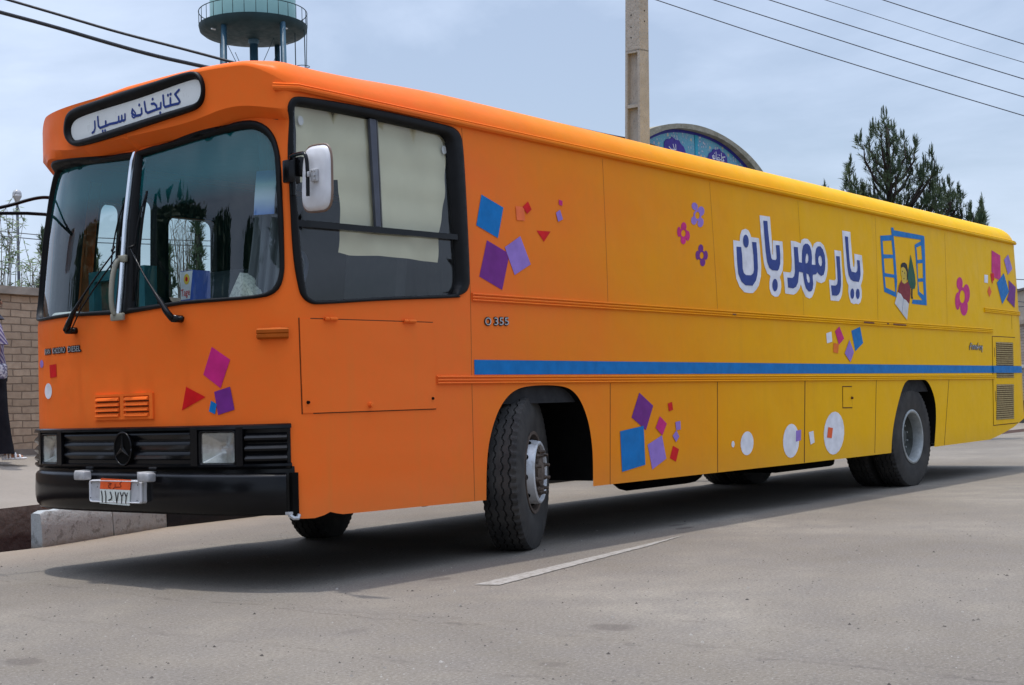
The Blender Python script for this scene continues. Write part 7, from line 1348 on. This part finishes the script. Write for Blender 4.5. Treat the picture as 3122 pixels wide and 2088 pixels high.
RK = simple('turquoise rack paint', (.07, .28, .33), .5); bm = bmesh.new()
for y0, y1, z0, z1 in ((0, .62, .35, .42), (0, .62, .0, .06), (0, .06, .06, .35), (.56, .62, .06, .35), (.29, .34, .06, .35)): box(bm, (0, y0, z0), (.10, y1, z1))
mobj('rack_frame', bm, RK, cab_); bm = bmesh.new(); box(bm, (.06, .05, .04), (.09, .58, .37)); mm = M_('rack contents', (.1, .1, .1), .8); mm.col(mm.ramp(mm.noise(9, 4), [(.4, (.05, .06, .05)), (.55, (.20, .14, .10)), (.65, (.08, .14, .10))])); mobj('rack_back', bm, mm.m, cab_)
# ------------------------------------------------------------------ trees across the road, seen mirrored in the windscreen
def broadtree(x, y, H, R, seed, label):
    random.seed(seed); o = empty('roadside_tree', (x, y, 0)); tag(o, label, 'tree', 'roadside trees ahead of the bus'); bt = bmesh.new(); bc = bmesh.new()
    tube(bt, [(0, 0, 0), (.1, 0, H*.35), (0, .1, H*.7)], [.22, .16, .08], 8)
    for i in range(60):
        a = random.random()*6.28; z = H*random.uniform(.12, .95); r = R*random.uniform(.3, 1)*math.sqrt(max(.05, 1-((z-H*.5)/(H*.5))**2)); c = Vector((r*math.cos(a), r*math.sin(a), z)); tube(bt, [(0, 0, z*.6), c], [.05, .015], 5, False)
        for k in range(150):
            q = c+Vector((random.gauss(0, .5), random.gauss(0, .5), random.gauss(0, .4))); d = Vector((random.uniform(-1, 1), random.uniform(-1, 1), random.uniform(-1, 1))).normalized(); w_ = d.orthogonal().normalized()*.22; bc.faces.new((bc.verts.new(q-w_), bc.verts.new(q+w_), bc.verts.new(q+d*.6)))
    mobj('trunk', bt, BARK, o); mobj('crown', bc, PINE, o)
broadtree(-15.5, 17.5, 10.0, 4.0, 51, 'dark leafy tree ahead of the bus, mirrored in the windscreen'); broadtree(-18, 26.5, 9.5, 4.2, 52, 'second dark tree ahead of the bus, farther from it'); broadtree(-13, 22, 9, 3.4, 53, 'smaller dark tree ahead of the bus beside the wall')
broadtree(-20, 12, 9, 3.8, 54, 'dark tree ahead of the bus, close to the road edge'); broadtree(-23, 3, 9, 4, 55, 'dark tree straight ahead of the bus, leftmost of its row')
# ------------------------------------------------------------------ the walker at the left edge
def skin_body(name, J, E, mat, parent=None, sub=2):
    me = bpy.data.meshes.new(name); me.from_pydata([j[:3] for j in J], E, []); o = bpy.data.objects.new(name, me); C.objects.link(o)
    md_ = o.modifiers.new('skin', 'SKIN'); md_.use_smooth_shade = True; sv = me.skin_vertices[0].data
    for i, j in enumerate(J): sv[i].radius = (j[3], j[4] if len(j) > 4 else j[3])
    sv[0].use_root = True; s2 = o.modifiers.new('sub', 'SUBSURF'); s2.levels = sub; s2.render_levels = sub
    me.materials.append(mat)
    if parent: o.parent = parent
    return o
SKINM = simple('skin', (.32, .16, .10), .6, 0, .3, .06, 8)
# local frame: +x = direction of walking (to the right along the wall), y = away from the camera, z up
W0 = WALK; sc_ = 1.02
J = [(0, 0, .92, .13, .10), (0.0, 0, 1.10, .115, .09), (-.01, 0, 1.28, .13, .10), (-.01, 0, 1.40, .10, .09), (0, 0, 1.49, .048), (.02, 0, 1.55, .055), (.035, 0, 1.62, .080), (.03, 0, 1.70, .075),
     (.02, -.09, .86, .085), (.08, -.10, .50, .058), (.13, -.10, .12, .036), (.14, -.10, .05, .034), (.225, -.10, .03, .030), (.30, -.10, .022, .022),
     (-.02, .09, .86, .085), (.03, .10, .48, .058), (-.20, .10, .16, .036), (-.24, .10, .09, .034), (-.16, .10, .04, .030), (-.09, .10, .02, .022),
     (-.01, -.18, 1.39, .050), (.03, -.215, 1.15, .042), (.02, -.21, .97, .030), (.02, -.20, .91, .024), (-.01, .18, 1.39, .050), (-.03, .21, 1.13, .042), (-.02, .20, .96, .030), (-.01, .19, .90, .024)]
E_ = [(0, 1), (1, 2), (2, 3), (3, 4), (4, 5), (5, 6), (6, 7), (0, 8), (8, 9), (9, 10), (10, 11), (11, 12), (12, 13), (0, 14), (14, 15), (15, 16), (16, 17), (17, 18), (18, 19), (3, 20), (20, 21), (21, 22), (22, 23), (3, 24), (24, 25), (25, 26), (26, 27)]
for hand, s in ((23, -1), (27, 1)):     # fingers and thumb grown from the palm
    x, y, z = J[hand][:3]
    for k in range(5):
        b = len(J); dy = (k-2)*.013
        if k == 4: J += [(x+.005, y-s*.018, z-.010, .009), (x+.03, y-s*.035, z-.03, .008)]
        else: J += [(x+.035, y+dy*.8, z-.025, .0085), (x+.06+.004*(k == 1), y+dy, z-.055-.006*(k in (1, 2)), .0075)]
        E_ += [(hand, b), (b, b+1)]
pr = skin_body('person', J, E_, SKINM); pr.location = W0; pr.rotation_euler = (0, 0, WROT); pr.scale = (sc_,)*3
tag(pr, 'person in striped blouse, black wide trousers and white sandals walking along the wall', 'person')
TRM = simple('black trouser cloth', (.010, .010, .014), .85, 0, .15, .3, 5)
bm = bmesh.new()
def loft(bm, secs, n=20):
    R = []
    for (x, y, z, rx, ry) in secs: R.append([bm.verts.new((x+rx*math.cos(2*PI*k/n), y+ry*math.sin(2*PI*k/n)*(1+.05*math.sin(k*2.5)), z)) for k in range(n)])
    for a, b in zip(R, R[1:]):
        for k in range(n): bm.faces.new((a[k], a[(k+1) % n], b[(k+1) % n], b[k]))
    return R
loft(bm, [(0, 0, 1.04, .135, .125), (0, 0, .96, .165, .15), (.0, 0, .88, .175, .155), (.01, -.01, .80, .16, .15)])
loft(bm, [(.02, -.06, .86, .13, .11), (.045, -.085, .70, .105, .10), (.07, -.10, .50, .085, .085), (.095, -.10, .28, .085, .085), (.115, -.10, .12, .09, .085), (.12, -.10, .065, .095, .09)])
loft(bm, [(-.01, .06, .86, .13, .11), (.02, .085, .68, .115, .10), (-.01, .10, .48, .085, .085), (-.12, .10, .28, .085, .085), (-.19, .10, .14, .09, .085), (-.21, .10, .10, .095, .09)])
bmesh.ops.recalc_face_normals(bm, faces=bm.faces); mobj('trousers', bm, TRM, pr, smooth=True)
m = M_('striped blouse', (.3, .25, .35), .8); X = m.xyz(); wv = m.n('ShaderNodeTexWave', Scale=9, Distortion=1.2); wv.bands_direction = 'DIAGONAL'; m.l(m.co(), wv.inputs['Vector']); m.col(m.ramp(wv.outputs['Fac'], [(.25, (.06, .04, .13)), (.4, (.24, .18, .26)), (.6, (.08, .08, .18)), (.8, (.30, .26, .30))])); BL = m.m
bm = bmesh.new(); loft(bm, [(-.01, 0, .98, .17, .155), (-.01, 0, 1.1, .15, .14), (-.02, 0, 1.27, .165, .155), (-.02, 0, 1.38, .14, .17), (-.01, 0, 1.44, .10, .13), (0, 0, 1.48, .06, .065)])
for s in (-1, 1): loft(bm, [(-.01, s*.13, 1.43, .05, .05), (.005, s*.19, 1.36, .078, .066), (.03, s*.215, 1.25, .082, .068), (.05, s*.225, 1.17, .092, .072)], 14)
bmesh.ops.recalc_face_normals(bm, faces=bm.faces); mobj('blouse', bm, BL, pr, smooth=True)
bm = bmesh.new(); loft(bm, [(.02, 0, 1.44, .13, .15), (.0, 0, 1.50, .10, .11), (.0, 0, 1.58, .105, .10), (.0, 0, 1.66, .112, .105), (.005, 0, 1.74, .098, .092), (.01, 0, 1.79, .055, .05), (.01, 0, 1.802, .005, .005)]); bmesh.ops.recalc_face_normals(bm, faces=bm.faces); mobj('headscarf', bm, simple('dark headscarf', (.03, .03, .05), .8), pr, smooth=True)
for s in (-1, 1):
    bm = bmesh.new(); lathe(bm, [(0, -.004), (.010, -.003), (.011, 0)], 10, Matrix.Translation((.108, s*.032, 1.635)) @ Matrix.Rotation(PI/2, 4, 'Z')); mobj('eye', bm, DARK, pr)
bm = bmesh.new(); tube(bm, [(.105, 0, 1.635), (.128, 0, 1.605), (.108, 0, 1.597)], [.008, .013, .008], 8); mobj('nose', bm, SKINM, pr, smooth=True)
bm = bmesh.new(); tube(bm, [(.112, -.024, 1.572), (.119, 0, 1.572), (.112, .024, 1.572)], .006, 6); mobj('mouth', bm, SKINM, pr, smooth=True)
bm = bmesh.new(); box(bm, (-.06, -.28, .82), (.12, -.235, .98), bev=.03); m = M_('patterned bag', (.4, .4, .45), .8); m.col(m.ramp(m.noise(40, 3), [(.45, (.12, .12, .2)), (.55, (.5, .5, .55))])); 
bg_ = mobj('handbag', bm, m.m, smooth=True, ang=40); bg_.location = W0; bg_.rotation_euler = (0, 0, WROT); bg_.scale = (sc_,)*3; tag(bg_, 'small grey patterned handbag held by the person at the left edge', 'bag')
WS = simple('white sandal leather', (.6, .6, .6), .5)
for (x, y, z) in ((.13, -.10, 0), (-.24, .10, .03)):
    bm = bmesh.new(); box(bm, (x-.03, y-.04, z), (x+.20, y+.04, z+.022), bev=.008); box(bm, (x-.04, y-.03, z), (x+.02, y+.03, z+.045), bev=.008)
    for dx, zz_, r_ in ((.13, .028, .038), (.085, .045, .042), (.03, .075, .043), (.0, .10, .042)): tube(bm, [(x+dx, y+r_*1.05*math.cos(a), z+.01+zz_*1.25*math.sin(a)) for a in [PI*k/10 for k in range(11)]], .011, 6)
    mobj('sandal', bm, WS, pr, smooth=True, ang=50)
